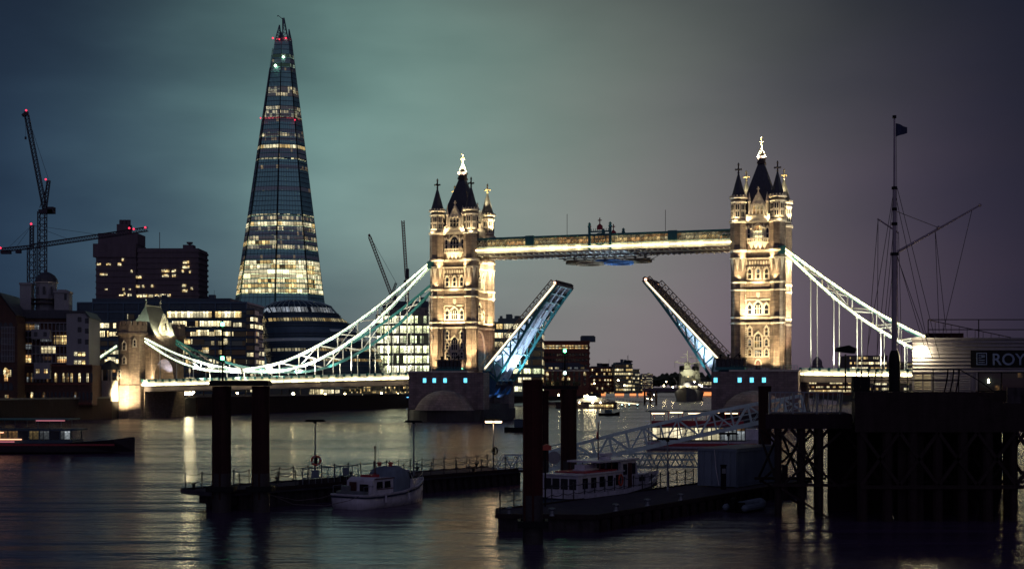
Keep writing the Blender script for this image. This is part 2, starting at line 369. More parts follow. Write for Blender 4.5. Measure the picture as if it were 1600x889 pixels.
# bridge frame: u along the bridge (south to north), w upstream, away from the camera
CL = (-13.63, 370.0); PHI = radians(-18.474); U = (cos(PHI), sin(PHI)); W = (-sin(PHI), cos(PHI)); SPAN = 82.05
def BR(t, c, z=0): return (CL[0] + U[0] * t + W[0] * c, CL[1] + U[1] * t + W[1] * c, z)
def bank(t, c): return BR(t, c)[:2]
sb = [bank(-103, -420), bank(-103, 30), bank(-100, 120), bank(-98, 330), (-10, 700), (20, 860), (55, 1000), (80, 1200), (100, 1500), (100, 2600), (-1800, 2600), (-1800, -150)]
tag(MB().prism(sb, -1, 5.6, 'z').build('south_bank', 'land'), kind='structure')
nb = [bank(181, -20), bank(183, 100), (222, 560), (205, 800), (232, 1000), (262, 1300), (300, 2600), (2200, 2600), (2200, 230), (215, 260)]
tag(MB().prism(nb, -1, 5.6, 'z').build('north_bank', 'land'), kind='structure')
tag(MB().prism([(100, 1900), (300, 1900), (300, 2600), (100, 2600)], -1, 6, 'z').build('far_bank', 'land'), kind='structure')
def wall_line(pts, z1, name, label, m='tide', th=1.0):
    t = thing(name, label, 'river wall', (pts[0][0], pts[0][1], 0)); x0, y0 = pts[0]
    a = MB(); b = MB()
    for p, q in zip(pts[:-1], pts[1:]):
        P = Vector((p[0] - x0, p[1] - y0, 0)); Q = Vector((q[0] - x0, q[1] - y0, 0))
        a.bar(P + Vector((0, 0, z1 / 2 - .5)), Q + Vector((0, 0, z1 / 2 - .5)), th, z1 + 1)
        b.bar(P + Vector((0, 0, z1 + .25)), Q + Vector((0, 0, z1 + .25)), th + .5, .45)
    a.build('wall_face', m, t); b.build('coping', 'concrete', t)
wall_line([sb[1], sb[2], sb[3], sb[4], sb[5]], 5.8, 'embankment_wall', 'long dark weed-stained river wall below the promenade lamps, upstream of the bridge', 'timber')
wall_line([bank(-103, -200), bank(-103, -16)], 5.8, 'wharf_wall', 'dark river wall at the foot of the brick wharf buildings on the left', 'timber')
# ------------------------------------------------------------------ TOWER BRIDGE pieces
def arch_poly(w, h, k=5, pointed=True):
    """outline of a pointed arch w wide, h high, foot at z=0"""
    hw = w / 2; sp = h - w * .8 if pointed else h - hw
    sp = max(sp, h * .25); pts = [(-hw, 0), (hw, 0), (hw, sp)]
    for i in range(1, k): 
        a = i / k; pts.append((hw * (1 - a ** 1.7), sp + (h - sp) * sin(a * pi / 2)))
    pts.append((0, h))
    for i in range(k - 1, 0, -1):
        a = i / k; pts.append((-hw * (1 - a ** 1.7), sp + (h - sp) * sin(a * pi / 2)))
    pts.append((-hw, sp)); return pts
WM = {}
def win_meshes(w, h, arch):
    key = (w, h, arch)
    if key not in WM:
        fr = MB(); n = 3 if w > 1.6 else 2 if w > 1.0 else 1
        outer = [(x * (w + .7) / w, z * (h + .5) / h - .15) for x, z in (arch_poly(w, h) if arch else [(-w / 2, 0), (w / 2, 0), (w / 2, h), (-w / 2, h)])]
        fr.prism(outer, -.12, .1)
        for i in range(1, n): fr.box(-w / 2 + w * i / n - .07, -w / 2 + w * i / n + .07, -.26, -.12, 0, h * .8)
        fr.box(-w / 2, w / 2, -.25, -.12, h * .45, h * .45 + .12)
        fr.box(-w / 2 - .45, w / 2 + .45, -.38, -.12, -.32, -.1)
        for sd in (-1, 1): fr.box(sd * (w / 2 + .18) - .16, sd * (w / 2 + .18) + .16, -.34, -.12, -.1, h * .7)
        if arch:
            fr.prism([(-w / 2 - .5, h * .82), (0, h + .8), (w / 2 + .5, h * .82), (w / 2 + .3, h * .82), (0, h + .45), (-w / 2 - .3, h * .82)], -.36, -.12)
        pa = MB().prism([(x * .98, z) for x, z in (arch_poly(w, h) if arch else [(-w / 2, 0), (w / 2, 0), (w / 2, h), (-w / 2, h)])], -.19, -.13)
        WM[key] = (fr.mesh('window', 'portland'), {k: pa.mesh('pane', k) for k in ('w_dark', 'w_warm', 'w_dim')})
    return WM[key]
def add_win(root, x, y, z, rot, w, h, lit='w_dark', arch=True):
    fm, pm = win_meshes(w, h, arch)
    f = put('window', fm, root, (x, y, z), rot); put('pane', pm[lit], f); return f
TB = dict(bx=4.55, by=6.15)
def bridge_tower(loc, label, litmap):
    r = thing('bridge_tower', label, 'tower', loc, PHI, 'twin towers of the drawbridge')
    tx, ty, R = 4.9, 6.6, 1.80
    # body: lower stage has the road arch through it along x
    b = MB(); zb = 13.2
    for s in (-1, 1):
        y0, y1 = (-6.2, -4.2) if s < 0 else (4.2, 6.2)
        b.box(-4.7, 4.7, y0, y1, zb, 24.5)
    hw = 4.2
    for k in range(6):        # pointed arch, built up as prisms on both sides
        a0 = k / 6; a1 = (k + 1) / 6
        z0 = 18.5 + 5.5 * sin(a0 * pi / 2); z1 = 18.5 + 5.5 * sin(a1 * pi / 2)
        w0 = hw * (1 - a0 ** 1.8); w1 = hw * (1 - a1 ** 1.8)
        for s in (-1, 1):
            b.prism([(s * hw, z0), (s * w0, z0), (s * w1, z1), (s * hw, z1)], -4.7, 4.7, 'x')
    b.box(-4.7, 4.7, -4.2, 4.2, 24.003, 24.5)
    b.box(-4.7, 4.7, -6.2, 6.2, 24.503, 51.2)
    b.build('tower_body', 'stone', r)
    # parapet of the tower head
    p = MB()
    for s in (-1, 1):
        p.box(-3.3, 3.3, s * 6.35 - .2, s * 6.35 + .2, 51.2, 52.2)
        p.box(s * 4.85 - .2, s * 4.85 + .2, -4.9, 4.9, 51.2, 52.2)
        for k in range(6):
            p.box(-3.1 + k * 1.1, -2.5 + k * 1.1, s * 6.35 - .2, s * 6.35 + .2, 52.2, 52.8)
        for k in range(8):
            p.box(s * 4.85 - .2, s * 4.85 + .2, -4.6 + k * 1.2, -3.9 + k * 1.2, 52.2, 52.8)
    p.build('parapet', 'portland', r)
    # string courses round the body
    for z, h, o in ((13.2, .9, .25), (25.0, .5, .3), (26.4, .45, .35), (33.4, .4, .25), (35.3, .5, .35), (41.4, .4, .25), (43.2, .6, .35), (50.6, .7, .4)):
        c = MB()
        c.box(-3.3, 3.3, -6.2 - o, -6.2, z, z + h); c.box(-3.3, 3.3, 6.2, 6.2 + o, z, z + h)
        if z > 24.6 or z < 14:
            if z > 24.6:
                c.box(4.7, 4.7 + o, -5, 5, z, z + h); c.box(-4.7 - o, -4.7, -5, 5, z, z + h)
        c.build('string_course', 'portland', r)
    # turrets
    for sx in (-1, 1):
        for sy in (-1, 1):
            far = sy > 0
            c = (sx * tx, sy * ty, 0)
            tu = MB().lathe([(R + .25, 13.2), (R + .25, 14.4), (R, 14.8), (R, 35.2), (R + .05, 38), (R + .3, 41.2), (R + .3, 50.8), (R + .05, 51.2), (R + .05, 56.4)], n=8)
            # buttress facets
            for k in range(8):
                a = k * pi / 4 + pi / 8
                q = Vector((cos(a), sin(a), 0)) * (R + .02)
                tu.tube(q + Vector((0, 0, 14.6)), q + Vector((0, 0, 41)), .14, 6)
            t_ = tu.build('turret', 'stone' , r, c)
            for z, h, o in ((25.0, .5, .3), (26.4, .45, .32), (33.4, .4, .25), (35.3, .5, .32), (41.4, .4, .45), (43.2, .6, .55), (50.5, .7, .6), (55.6, .45, .35), (56.7, .4, .55)):
                MB().lathe([(R + o - .15, z), (R + o, z + h * .35), (R + o, z + h), (R - .2, z + h + .02)], n=8).build('string_course', 'portland', t_)
            # cusped corbel points under the top stage
            cp = MB()
            for k in range(8):
                a = k * pi / 4; d = Vector((cos(a), sin(a), 0)); s_ = Vector((-sin(a), cos(a), 0)); rr = (R + .06) * cos(pi / 8)
                p0 = d * rr
                cp.add([p0 + s_ * -.55 + Vector((0, 0, 41.3)), p0 + s_ * .55 + Vector((0, 0, 41.3)), p0 + Vector((0, 0, 38.2)), p0 + d * .35 + s_ * -.55 + Vector((0, 0, 41.3)), p0 + d * .35 + s_ * .55 + Vector((0, 0, 41.3))], [(0, 2, 1), (0, 1, 4, 3), (3, 4, 2), (0, 3, 2), (1, 2, 4)])
            cp.build('corbel', 'portland', t_)
            # belfry panels
            pn = MB(); pd = MB()
            for k in range(8):
                a = k * pi / 4; m4 = Matrix.Rotation(a + pi / 2, 4, 'Z') @ Matrix.Translation((0, -(R + .05) * cos(pi / 8), 0))
                o_ = arch_poly(1.15, 4.2); pn.prism([(x, z + 51.7) for x, z in o_], -.12, .05, 'y', m4)
                for zz in (52.1, 53.9):
                    for xx in (-.26, .26):
                        pd.prism([(x + xx, z + zz) for x, z in arch_poly(.34, 1.3)], -.17, -.125, 'y', m4)
            pn.build('belfry_panel', 'portland', t_); pd.build('louvre', 'w_dark', t_)
            if 'merlon' not in WM: WM['merlon'] = MB().box(-.18, .18, -.12, .12, 0, .45).mesh('merlon', 'portland')
            for k in range(16):
                a = k * pi / 8; put('merlon', WM['merlon'], t_, (cos(a) * (R + .3), sin(a) * (R + .3), 57.1), a + pi / 2)
            MB().lathe([(R + .12, 57.3), (R - .2, 58.0), (.16, 63.3), (.10, 63.6)], n=8).build('spire', 'litslate' if far else 'slate', t_)  # far spires paler than near ones: floodlighting put into the colour
            cr = MB().box(-.15, .15, -.15, .15, 63.4, 65.5).box(-.75, .75, -.15, .15, 64.1, 64.4).box(-.15, .15, -.75, .75, 64.1, 64.4)
            for d in ((.72, 0), (-.72, 0), (0, .72), (0, -.72)): cr.lathe([(.05, -.28), (.24, 0), (.05, .28)], (d[0], d[1], 64.25), 6)
            cr.lathe([(.05, -.4), (.3, 0), (.05, .5)], (0, 0, 65.5), 6).lathe([(.05, -.3), (.34, 0), (.05, .3)], (0, 0, 63.4), 8)
            cr.build('cross', 'gold' if far else 'darkiron', t_)  # far crosses bright, near ones dark: lit and unlit tones put into colour
    # main roof
    MB().add([(-4.2, -4.9, 51.6), (4.2, -4.9, 51.6), (4.2, 4.9, 51.6), (-4.2, 4.9, 51.6), (-2.95, -3.5, 59.5), (2.95, -3.5, 59.5), (2.95, 3.5, 59.5), (-2.95, 3.5, 59.5), (-.8, -1.1, 66.3), (.8, -1.1, 66.3), (.8, 1.1, 66.3), (-.8, 1.1, 66.3)],
             [(0, 1, 5, 4), (1, 2, 6, 5), (2, 3, 7, 6), (3, 0, 4, 7), (4, 5, 9, 8), (5, 6, 10, 9), (6, 7, 11, 10), (7, 4, 8, 11), (8, 9, 10, 11)]).build('roof', 'slate', r)
    MB().box(-1.0, 1.0, -1.35, 1.35, 66.3, 66.9).box(-.85, .85, -1.15, 1.15, 66.9, 68.0).box(-1.05, 1.05, -1.4, 1.4, 68.0, 68.3).build('roof_crest', 'darkiron', r)
    fn = MB().lathe([(.5, 68.3), (.45, 69.4), (.28, 70.2), (.2, 71.6), (.12, 73.1)], n=8).box(-.6, .6, -.12, .12, 72.0, 72.3).box(-.12, .12, -.6, .6, 72.0, 72.3)
    for a in range(4): fn.bar((cos(a * pi / 2) * 1.0, sin(a * pi / 2) * 1.0, 68.3), (cos(a * pi / 2) * .3, sin(a * pi / 2) * .3, 70.6), .14)
    fn.lathe([(.05, -.35), (.4, 0), (.05, .35)], (0, 0, 73.3), 8)
    fn.build('finial', 'gold', r)
    # gabled dormers on four sides
    for rot, off, w in ((0, 6.0, 2.15), (pi, 6.0, 2.15), (pi / 2, 4.4, 2.6), (-pi / 2, 4.4, 2.6)):
        m4 = Matrix.Rotation(rot, 4, 'Z')
        g = MB()
        poly = [(-w, 51.2), (w, 51.2), (w, 55.0), (w * .72, 55.8), (w * .35, 57.4), (0, 58.7), (-w * .35, 57.4), (-w * .72, 55.8), (-w, 55.0)]
        g.prism(poly, -off - .2, -off + .7, 'y', m4)
        g.prism([(-w * .8, 51.2), (w * .8, 51.2), (w * .8, 54.8), (0, 57.6), (-w * .8, 54.8)], -off + .7, -1.5, 'y', m4)
        G = g.build('dormer', 'portland', r)
        d = MB()
        for sx in (-1, 1):
            d.lathe([(.34, 0), (.34, 4.6), (.48, 4.8), (.42, 5.2), (.05, 7.2)], (0, 0, 0), 6)
            d.v[-(5 * 6):] = [m4 @ (v + Vector((sx * (w + .1), -off - .05, 51.2))) for v in d.v[-(5 * 6):]]
        d.prism([(-w * .62, 55.6), (0, 57.9), (w * .62, 55.6), (w * .5, 55.6), (0, 57.4), (-w * .5, 55.6)], -off - .42, -off - .2, 'y', m4)
        d.box(-.14, .14, -off - .1, -off + .2, 58.6, 59.8, m4).box(-.4, .4, -off - .05, -off + .15, 59.1, 59.35, m4)
        d.build('gable_trim', 'portland', G)
        for xx in (-.95, 0, .95):
            q = m4 @ Vector((xx, -off - .24, 52.7)); add_win(r, q.x, q.y, q.z, rot, .62, 2.2, litmap.get('dormer', 'w_dark'))
    # windows on the show faces
    def face(rot, off, cols):
        m4 = Matrix.Rotation(rot, 4, 'Z')
        def W_(x, z, w, h, lit='w_dark', arch=True):
            q = m4 @ Vector((x, -off, z)); add_win(r, q.x, q.y, q.z, rot, w, h, lit, arch)
        return W_, m4
    for rot, off in ((0, 6.2), (pi, 6.2)):
        W_, m4 = face(rot, off, 3)
        lm = litmap if rot == 0 else {}
        for z, w, h in ((15.0, 0, 0), (17.0, .7, 1.6), (19.6, .7, 1.5), (22.2, .7, 1.9)):
            if w:
                for x in (-2.1, 2.1): W_(x, z, w, h, lm.get('low', 'w_dark'))
        W_(0, 19.2, 1.7, 3.4, lm.get('low', 'w_dark')); W_(0, 16.9, 1.7, 1.6, lm.get('low', 'w_dark'), False)
        for x in (-2.1, 0, 2.1): W_(x, 27.6, .9 if x else 1.7, 2.3 if x else 2.9, lm.get('mid', 'w_dark'))
        for x in (-2.1, 0, 2.1): W_(x, 36.6, .8, 2.3, lm.get('up', 'w_dark'))
        W_(0, 46.0, 2.5, 3.9, lm.get('top', 'w_dark'))
        for x in (-2.35, 2.35): W_(x, 46.6, .6, 2.6, 'w_dark')
        # carved work
        a = MB()
        for k in range(9):      # blind arcade
            xx = -2.8 + k * .7; a.prism([(x + xx, z + 40.1) for x, z in arch_poly(.42, .9)], -off - .16, -off + .05, 'y', m4)
        for k in range(10): a.box(-2.9 + k * .64, -2.66 + k * .64, -off - .3, -off + .05, 39.2, 39.55, m4)
        a.build('blind_arcade', 'portland', r)
        a = MB()
        for k in range(4):      # cusped corbels under the balcony
            xx = -1.65 + k * 1.1; a.prism([(xx - .55, 45.4), (xx + .55, 45.4), (xx + .4, 44.8), (xx, 43.9), (xx - .4, 44.8)], -off - .65, -off + .05, 'y', m4)
        a.box(-2.7, 2.7, -off - .95, -off, 45.4, 45.75, m4)
        for k in range(11): a.box(-2.6 + k * .5, -2.4 + k * .5, -off - .93, -off - .75, 45.75, 46.5, m4)
        a.box(-2.7, 2.7, -off - .97, -off - .72, 46.5, 46.7, m4)
        a.build('balcony', 'portland', r)
        a = MB()
        for x in (-3.15, -1.45, 1.45, 3.15): a.lathe([(.22, 0), (.22, 3.4), (.36, 3.6), (.05, 5.0)], tuple(m4 @ Vector((x, -off - .25, 45.6))), 6)
        a.build('canopied_niche', 'portland', r)
        a = MB()        # label panel and shield over the middle stage
        a.box(-3.1, 3.1, -off - .14, -off, 31.1, 31.4, m4).prism([(-.45, 32.2), (0, 31.6), (.45, 32.2), (.45, 33.1), (-.45, 33.1)], -off - .25, -off, 'y', m4)
        a.box(-3.1, -2.9, -off - .14, -off, 27, 31.1, m4).box(2.9, 3.1, -off - .14, -off, 27, 31.1, m4)
        a.build('label_mould', 'portland', r)
        # quoins
        a = MB()
        for k in range(19):
            z = 14.6 + k * .55
            for sx in (-1, 1): a.box(sx * 3.1 - (.35 if k % 2 else .2), sx * 3.1 + (.35 if k % 2 else .2), -off - .1, -off, z, z + .35, m4)
        for k in range(9):
            z = 27.2 + k * .62
            for sx in (-1, 1): a.box(sx * 3.25 - .3 + (.1 if k % 2 else 0), sx * 3.25 + .2, -off - .08, -off, z, z + .35, m4)
        a.build('quoins', 'portland', r)
    for rot in (pi / 2, -pi / 2):
        W_, m4 = face(rot, 4.7, 3)
        for x in (-3.1, 3.1): W_(x, 27.4, .8, 2.4); 
        W_(0, 27.2, 3.0, 4.6)
        for x in (-3.2, 0, 3.2): W_(x, 36.4, 1.1 if x else 2.0, 3.6)
        for x in (-3.0, 3.0): W_(x, 46.3, .8, 2.4)
        W_(0, 46.0, 2.2, 3.6)
        a = MB()                     # arch mouldings (archivolt) round the roadway
        pts = [(-4.5, 13.4), (-4.5, 18.6)] + [(-4.5 * (1 - (k / 8) ** 1.8), 18.6 + 5.9 * sin(k / 8 * pi / 2)) for k in range(1, 9)]
        pts = pts + [(-x, z) for x, z in pts[::-1][1:]]
        for p0, p1 in zip(pts[:-1], pts[1:]):
            a.bar(m4 @ Vector((p0[0], -4.85, p0[1])), m4 @ Vector((p1[0], -4.85, p1[1])), .45)
            a.bar(m4 @ Vector((p0[0] * 1.1, -4.8, p0[1] + .2)), m4 @ Vector((p1[0] * 1.1, -4.8, p1[1] + .2)), .25)
        a.build('archivolt', 'portland', r)
    if litmap.get('door', 1):
        d = MB().prism([(x, z + 13.6) for x, z in arch_poly(1.9, 2.7)], -6.45, -6.2).build('door_surround', 'portland', r)
        MB().prism([(x, z + 13.6) for x, z in arch_poly(1.3, 2.3)], -6.53, -6.452).build('door', 'wood', d)
    return r
def tower_lights(loc, flip=1, k=1.0, bright=(1, 1)):
    e = Matrix.Translation(loc) @ Matrix.Rotation(PHI, 4, 'Z')
    def S(p, to, pw, sz, col=(1, .75, .40), r=.25): spot('floodlight', tuple((e @ Vector(p))), tuple((e @ Vector(to))), pw * k * 2.7, sz, col, r=r)
    S((-7.5, -12, 13.8), (-4.2, -7, 28), 5200 * bright[0], 62); S((7.5, -12, 13.8), (4.2, -7, 28), 5200 * bright[1], 62)
    S((0, -11.5, 14.0), (0, -6.5, 31), 5200, 50)
    S((-1.8, -10.2, 24), (-1.5, -6.3, 32), 2600 * bright[0], 70); S((1.8, -10.2, 24), (1.5, -6.3, 32), 2600 * bright[1], 70)
    S((-4.4, -9.4, 35.8), (-4, -8, 42), 520, 95); S((4.4, -9.4, 35.8), (4, -8, 42), 520, 95); S((0, -8.5, 34), (0, -6.3, 40), 900, 90)
    S((-3.2, -9.2, 41.2), (-3.6, -7.6, 45.5), 620, 95); S((3.2, -9.2, 41.2), (3.6, -7.6, 45.5), 620, 95); S((0, -8.6, 43), (0, -6.3, 48), 500, 90)
    for sx in (-1, 1):
        S((sx * 2.7, -7.2, 50.9), (sx * 2.9, -6.2, 56.5), 700, 110, (1, .76, .42))
        S((sx * 2.9, -3.6, 52.2), (sx * 4.6, -6.2, 57), 420, 120, (1, .92, .62))
        S((sx * 5.9, -9.6, 50.6), (sx * 5.2, -8, 55), 330, 110, (1, .76, .42))
        S((sx * 3.6, 2.2, 52), (sx * 4.9, 6.4, 57.5), 3600, 80, (1, .82, .48)); S((sx * 4.9, 3.4, 58.4), (sx * 4.9, 6.6, 64), 1500, 60, (1, .82, .48)); S((sx * 8.2, 8.6, 57.8), (sx * 4.9, 6.6, 63), 1500, 60, (1, .82, .48))
        S((sx * 7.8, 4.4, 51), (sx * 5, 6.6, 64), 2600, 60, (1, .82, .48))
    S((4.2, 0, 52.0), (1.5, 0, 62), 900, 60, (.8, 1, .7))
    S((1.6, -2.2, 67.2), (0, 0, 71), 5000, 80, (1, .88, .6)); S((-1.6, -2.2, 67.2), (0, 0, 71), 5000, 80, (1, .88, .6)); S((0, -9.5, 14), (0, -6.3, 20), 900, 110); S((-4.5, -12, 13.9), (-4.9, -8, 19), 1100, 100); S((4.5, -12, 13.9), (4.9, -8, 19), 1100, 100)
    for sx in (-1, 1):
        S((sx * 8.2, -2.5, 24.4), (sx * 4.9, 0, 35), 1700, 90); S((sx * 8.2, 3.4, 24.4), (sx * 4.9, 5, 35), 2400, 90)
        S((sx * 8.6, 6.5, 32), (sx * 5, 6.5, 40), 2600, 85, (1, .82, .48)); S((sx * 9.5, 1, 42.5), (sx * 5, 5, 39), 2600, 110, (1, .82, .48))
        S((sx * 7.4, -3.5, 50.2), (sx * 5, 0, 56), 700, 90)
        S((sx * 9, 0, 14.4), (sx * 5, 3, 26), 1800, 70, (1, .6, .35))
LT = BR(0, 0); RT = BR(SPAN, 0)
bridge_tower(LT, 'left of the two tall gothic bridge towers, its flank with the road arch showing', {'mid': 'w_dim'})
bridge_tower(RT, 'right of the two tall gothic bridge towers, with lit windows under its roof', {'top': 'w_warm', 'dormer': 'w_warm', 'up': 'w_dim', 'low': 'w_dim'})
tower_lights(LT, k=1.25); tower_lights(RT, k=1.2, bright=(2.6, .4))
# piers
def pier(loc, label, wins, s):
    r = thing('bridge_pier', label, 'bridge pier', loc, PHI, 'twin river piers under the towers')
    # body with the bascule chamber open on the river-span side (s=+1: +x)
    b = MB(); b.box(-10.7 if s > 0 else -6.2, 6.2 if s > 0 else 10.7, -13, 13, 3.2, 13.0)
    for y0, y1 in ((-13, -8.2), (8.2, 13)): b.box(*((6.2, 10.7) if s > 0 else (-10.7, -6.2)), y0, y1, 3.2, 13.0)
    b.build('pier_body', 'pierstone', r)
    MB().box(*((6.25, 10.7) if s > 0 else (-10.7, -6.25)), -8.15, 8.15, 3.2, 4.6).build('chamber_floor', 'tide', r)
    MB().box(-10.95, 10.95, -13.25, 13.25, -1, 3.2).build('pier_base', 'tide', r)
    MB().box(*((-11.0, 6.2) if s > 0 else (-6.2, 11.0)), -13.3, 13.3, 13.0, 13.45).build('coping', 'portland', r)
    c = MB(); d = MB()
    for sy in (-1, 1):
        rings = []
        for q, z in ((1.0, -1.0), (1.0, 3.0), (.95, 3.2), (.88, 4.4), (.76, 5.8), (.57, 7.1), (.32, 8.0), (.08, 8.3)):
            rg = []
            for k in range(13):
                a = k / 12 * pi; xx = -cos(a); 
                rg.append((xx * 8.4 * q, sy * (13.1 + 8.5 * (sin(a) ** .8) * q * (1 - .12 * abs(xx))), z))
            rings.append(rg)
        def skin(mb, rs):
            vs = [p for rg in rs for p in rg]; n = 13
            fs = [(i * n + j, i * n + j + 1, (i + 1) * n + j + 1, (i + 1) * n + j) for i in range(len(rs) - 1) for j in range(n - 1)]
            fs.append(tuple(range((len(rs) - 1) * n, len(rs) * n))); mb.add(vs, fs)
        d = MB(); c = MB(); skin(d, [[(x * 1.25, y - sy * 1.5, z) for x, y, z in rg] for rg in rings[:2]]); skin(c, [[(p[0], p[1], p[2]) for p in rg] for rg in rings[1:]])
        d.build('cutwater_foot', 'tide', r); c.build('cutwater', 'pierstone', r)
    for x in wins:
        w_ = MB().box(-.62, .62, -.16, 0, -.75, .75).build('window', 'portland', r, (x, -13.0, 10.9))
        MB().box(-.42, .42, -.2, -.17, -.55, .55).build('pane', 'cyanlamp', w_)
    # railing on the pier head
    rl = MB()
    for k in range(20):
        x = -10.6 + k * (16.6 / 19) if s > 0 else -6 + k * (16.6 / 19)
        rl.tube((x, -13, 13.4), (x, -13, 14.5), .05, 5)
    xx = (-10.6, 6.0) if s > 0 else (-6, 10.6)
    for z in (13.9, 14.45): rl.tube((xx[0], -13, z), (xx[1], -13, z), .05, 5)
    rl.build('railing', 'teal', r)
    return r
pl = pier(LT, 'left stone bridge pier with four cyan lights, under the farther tower', (-6.0, -3.2, -.1, 5.7), 1)
pr = pier(RT, 'right stone bridge pier with cyan lights, behind the white gangway', (-9.6, -3.6, -.6, 2.4), -1)
def cabin(loc, label, sx):
    r = thing('control_cabin', label, 'cabin', loc, PHI, 'control cabins on the piers')
    MB().box(-3.6, 3.6, -1.7, 1.7, 0, .7).build('plinth', 'teal', r)
    w = MB()
    for i in range(7):
        x = -3.4 + i * 1.13; w.box(x - .1, x + .1, -1.5, -1.3, .7, 2.7); w.box(x - .1, x + .1, 1.3, 1.5, .7, 2.7)
    for y in (-1.4, 0, 1.4): w.box(-3.5, -3.3, y - .1, y + .1, .7, 2.7); w.box(3.3, 3.5, y - .1, y + .1, .7, 2.7)
    w.build('window_frame', 'darkiron', r)
    MB().box(-3.25, 3.25, -1.25, 1.25, .7, 2.7).build('glazing', 'glassdk', r)
    MB().prism([(-1.9, 2.7), (1.9, 2.7), (1.6, 3.0), (-1.6, 3.0)], -3.8, 3.8, 'x').build('roof', 'darkiron', r)
    v = MB()
    for x in (-2.6, -.6, 2.2): v.lathe([(.25, 3.0), (.25, 3.5), (.4, 3.6), (.4, 3.8), (.05, 4.0)], (x, 0, 0), 8)
    v.bar((.8, 0, 3.0), (2.4, 0, 4.4), .18); v.build('roof_vent', 'black', r)
cabin(BR(.6, -10.6, 13.45), 'low dark glazed control cabin on the left pier, before the tower foot', 1)
cabin(BR(SPAN - 6.2, -10.6, 13.45), 'low dark glazed control cabin on the right pier, beside the raised road leaf', -1)
# ---- high level walkways
def walkway(yc, label, near):
    L0, L1 = 6.6, SPAN - 6.6
    r = thing('walkway', label, 'walkway', BR(0, yc), PHI, 'parallel high-level walkways between the towers')
    MB().box(L0, L1, -1.8, 1.8, 44.7, 45.0).build('floor', 'deckgrey', r)
    fl = MB()
    for i in range(45): x = L0 + .6 + i * (L1 - L0 - 1.2) / 44; fl.box(x - .1, x + .1, -1.8, 1.8, 44.45, 44.7)
    fl.build('floor_beam', 'white', r)
    MB().box(L0, L1, -1.35, 1.35, 48.75, 49.1).prism([(-1.5, 49.1), (1.5, 49.1), (0, 49.45)], L0, L1, 'x').build('roof', 'teal', r)
    for s in (-1, 1):
        y = s * 1.8
        MB().box(L0, L1, y - .12, y + .12, 45.0, 46.6).build('parapet_girder', 'white', r)
        MB().box(L0, L1, y - .2, y + .2, 48.7, 49.25).build('top_chord', 'teal', r)
        MB().box(L0, L1, y - .22, y + .22, 46.6, 46.8).build('bottom_chord', 'palegreen', r)
        la = MB(); n = 40; st = (L1 - L0) / n
        for i in range(n):
            x = L0 + i * st
            la.bar((x, y, 46.8), (x + st, y, 48.7), .2, .1); la.bar((x + st, y, 46.8), (x, y, 48.7), .2, .1)
            if i % 1 == 0: la.box(x + st / 2 - .14, x + st / 2 + .14, y - .1, y + .1, 47.72, 48.0)
        la.build('lattice', 'latticep', r)
        MB().box(L0 + 3, L1 - 3, y - s * .35 - .03, y - s * .35 + .03, 47.0, 48.7).build('glazing', 'w_walk', r)
        if (s < 0) == near: MB().box(L0, L1, y + s * .55, y + s * .7, 45.75, 46.0).build('light_strip', 'led', r)
        for i in range(0): pass
        # small mid-piers
        for xc in (L0 + .22 * (L1 - L0), L1 - .22 * (L1 - L0)):
            MB().box(xc - 1.2, xc + 1.2, y + s * .13 , y + s * .42, 46.9, 49.4).build('panel', 'teal', r)
    # crest in the middle
    s = -1 if near else 1
    c = MB(); xc = SPAN / 2; y = s * 2.05
    for sx in (-1, 1):
        c.box(xc + sx * 2.8 - .3, xc + sx * 2.8 + .3, y - .3, y + .3, 45.2, 51.0)
        c.lathe([(.5, 0), (.5, .3), (.3, .5), (.45, .9), (.05, 1.3)], (xc + sx * 2.8, y, 51.0), 6)
    c.box(xc - 2.6, xc + 2.6, y - .12, y + .12, 49.6, 50.0)
    for i in range(9): c.box(xc - 2.3 + i * .575 - .06, xc - 2.3 + i * .575 + .06, y - .08, y + .08, 50.0, 50.6)
    for i in range(6):
        a = i * pi / 3; c.bar((xc, y, 47.8), (xc + 1.6 * cos(a), y, 47.8 + 1.6 * sin(a)), .16)
    for i in range(16):
        a = i * pi / 8; b_ = a + pi / 8; c.bar((xc + 1.6 * cos(a), y, 47.8 + 1.6 * sin(a)), (xc + 1.6 * cos(b_), y, 47.8 + 1.6 * sin(b_)), .2)
    c.build('crest', 'teal', r)
    MB().prism([(xc - .8, 50.3), (xc + .8, 50.3), (xc + .7, 51.3), (xc, 51.9), (xc - .7, 51.3)], y - .2, y + .2).box(xc - .12, xc + .12, y - .1, y + .1, 51.8, 53.4).box(xc - .5, xc + .5, y - .1, y + .1, 52.6, 52.85).build('crown', 'red', r)
    if near:
        for x in (xc - 9.5, xc + 17):
            MB().tube((x, 0, 49.3), (x, 0, 55.0), .07, 5).build('aerial', 'darkiron', r)
M['latticep'] = mat('lattice_paint', (.40, .42, .38), .6); M['w_walk'] = litwin('walkway_glass', [WARM, AMB, PALE], .5, cell=(1.1, 2), lit=.95, mull=.1, fine=.7, low=.05)
walkway(-5.2, 'nearer high walkway joining the towers, lattice sides and bright light strip', True)
walkway(5.2, 'farther high walkway joining the towers, seen behind and below the nearer one', False)
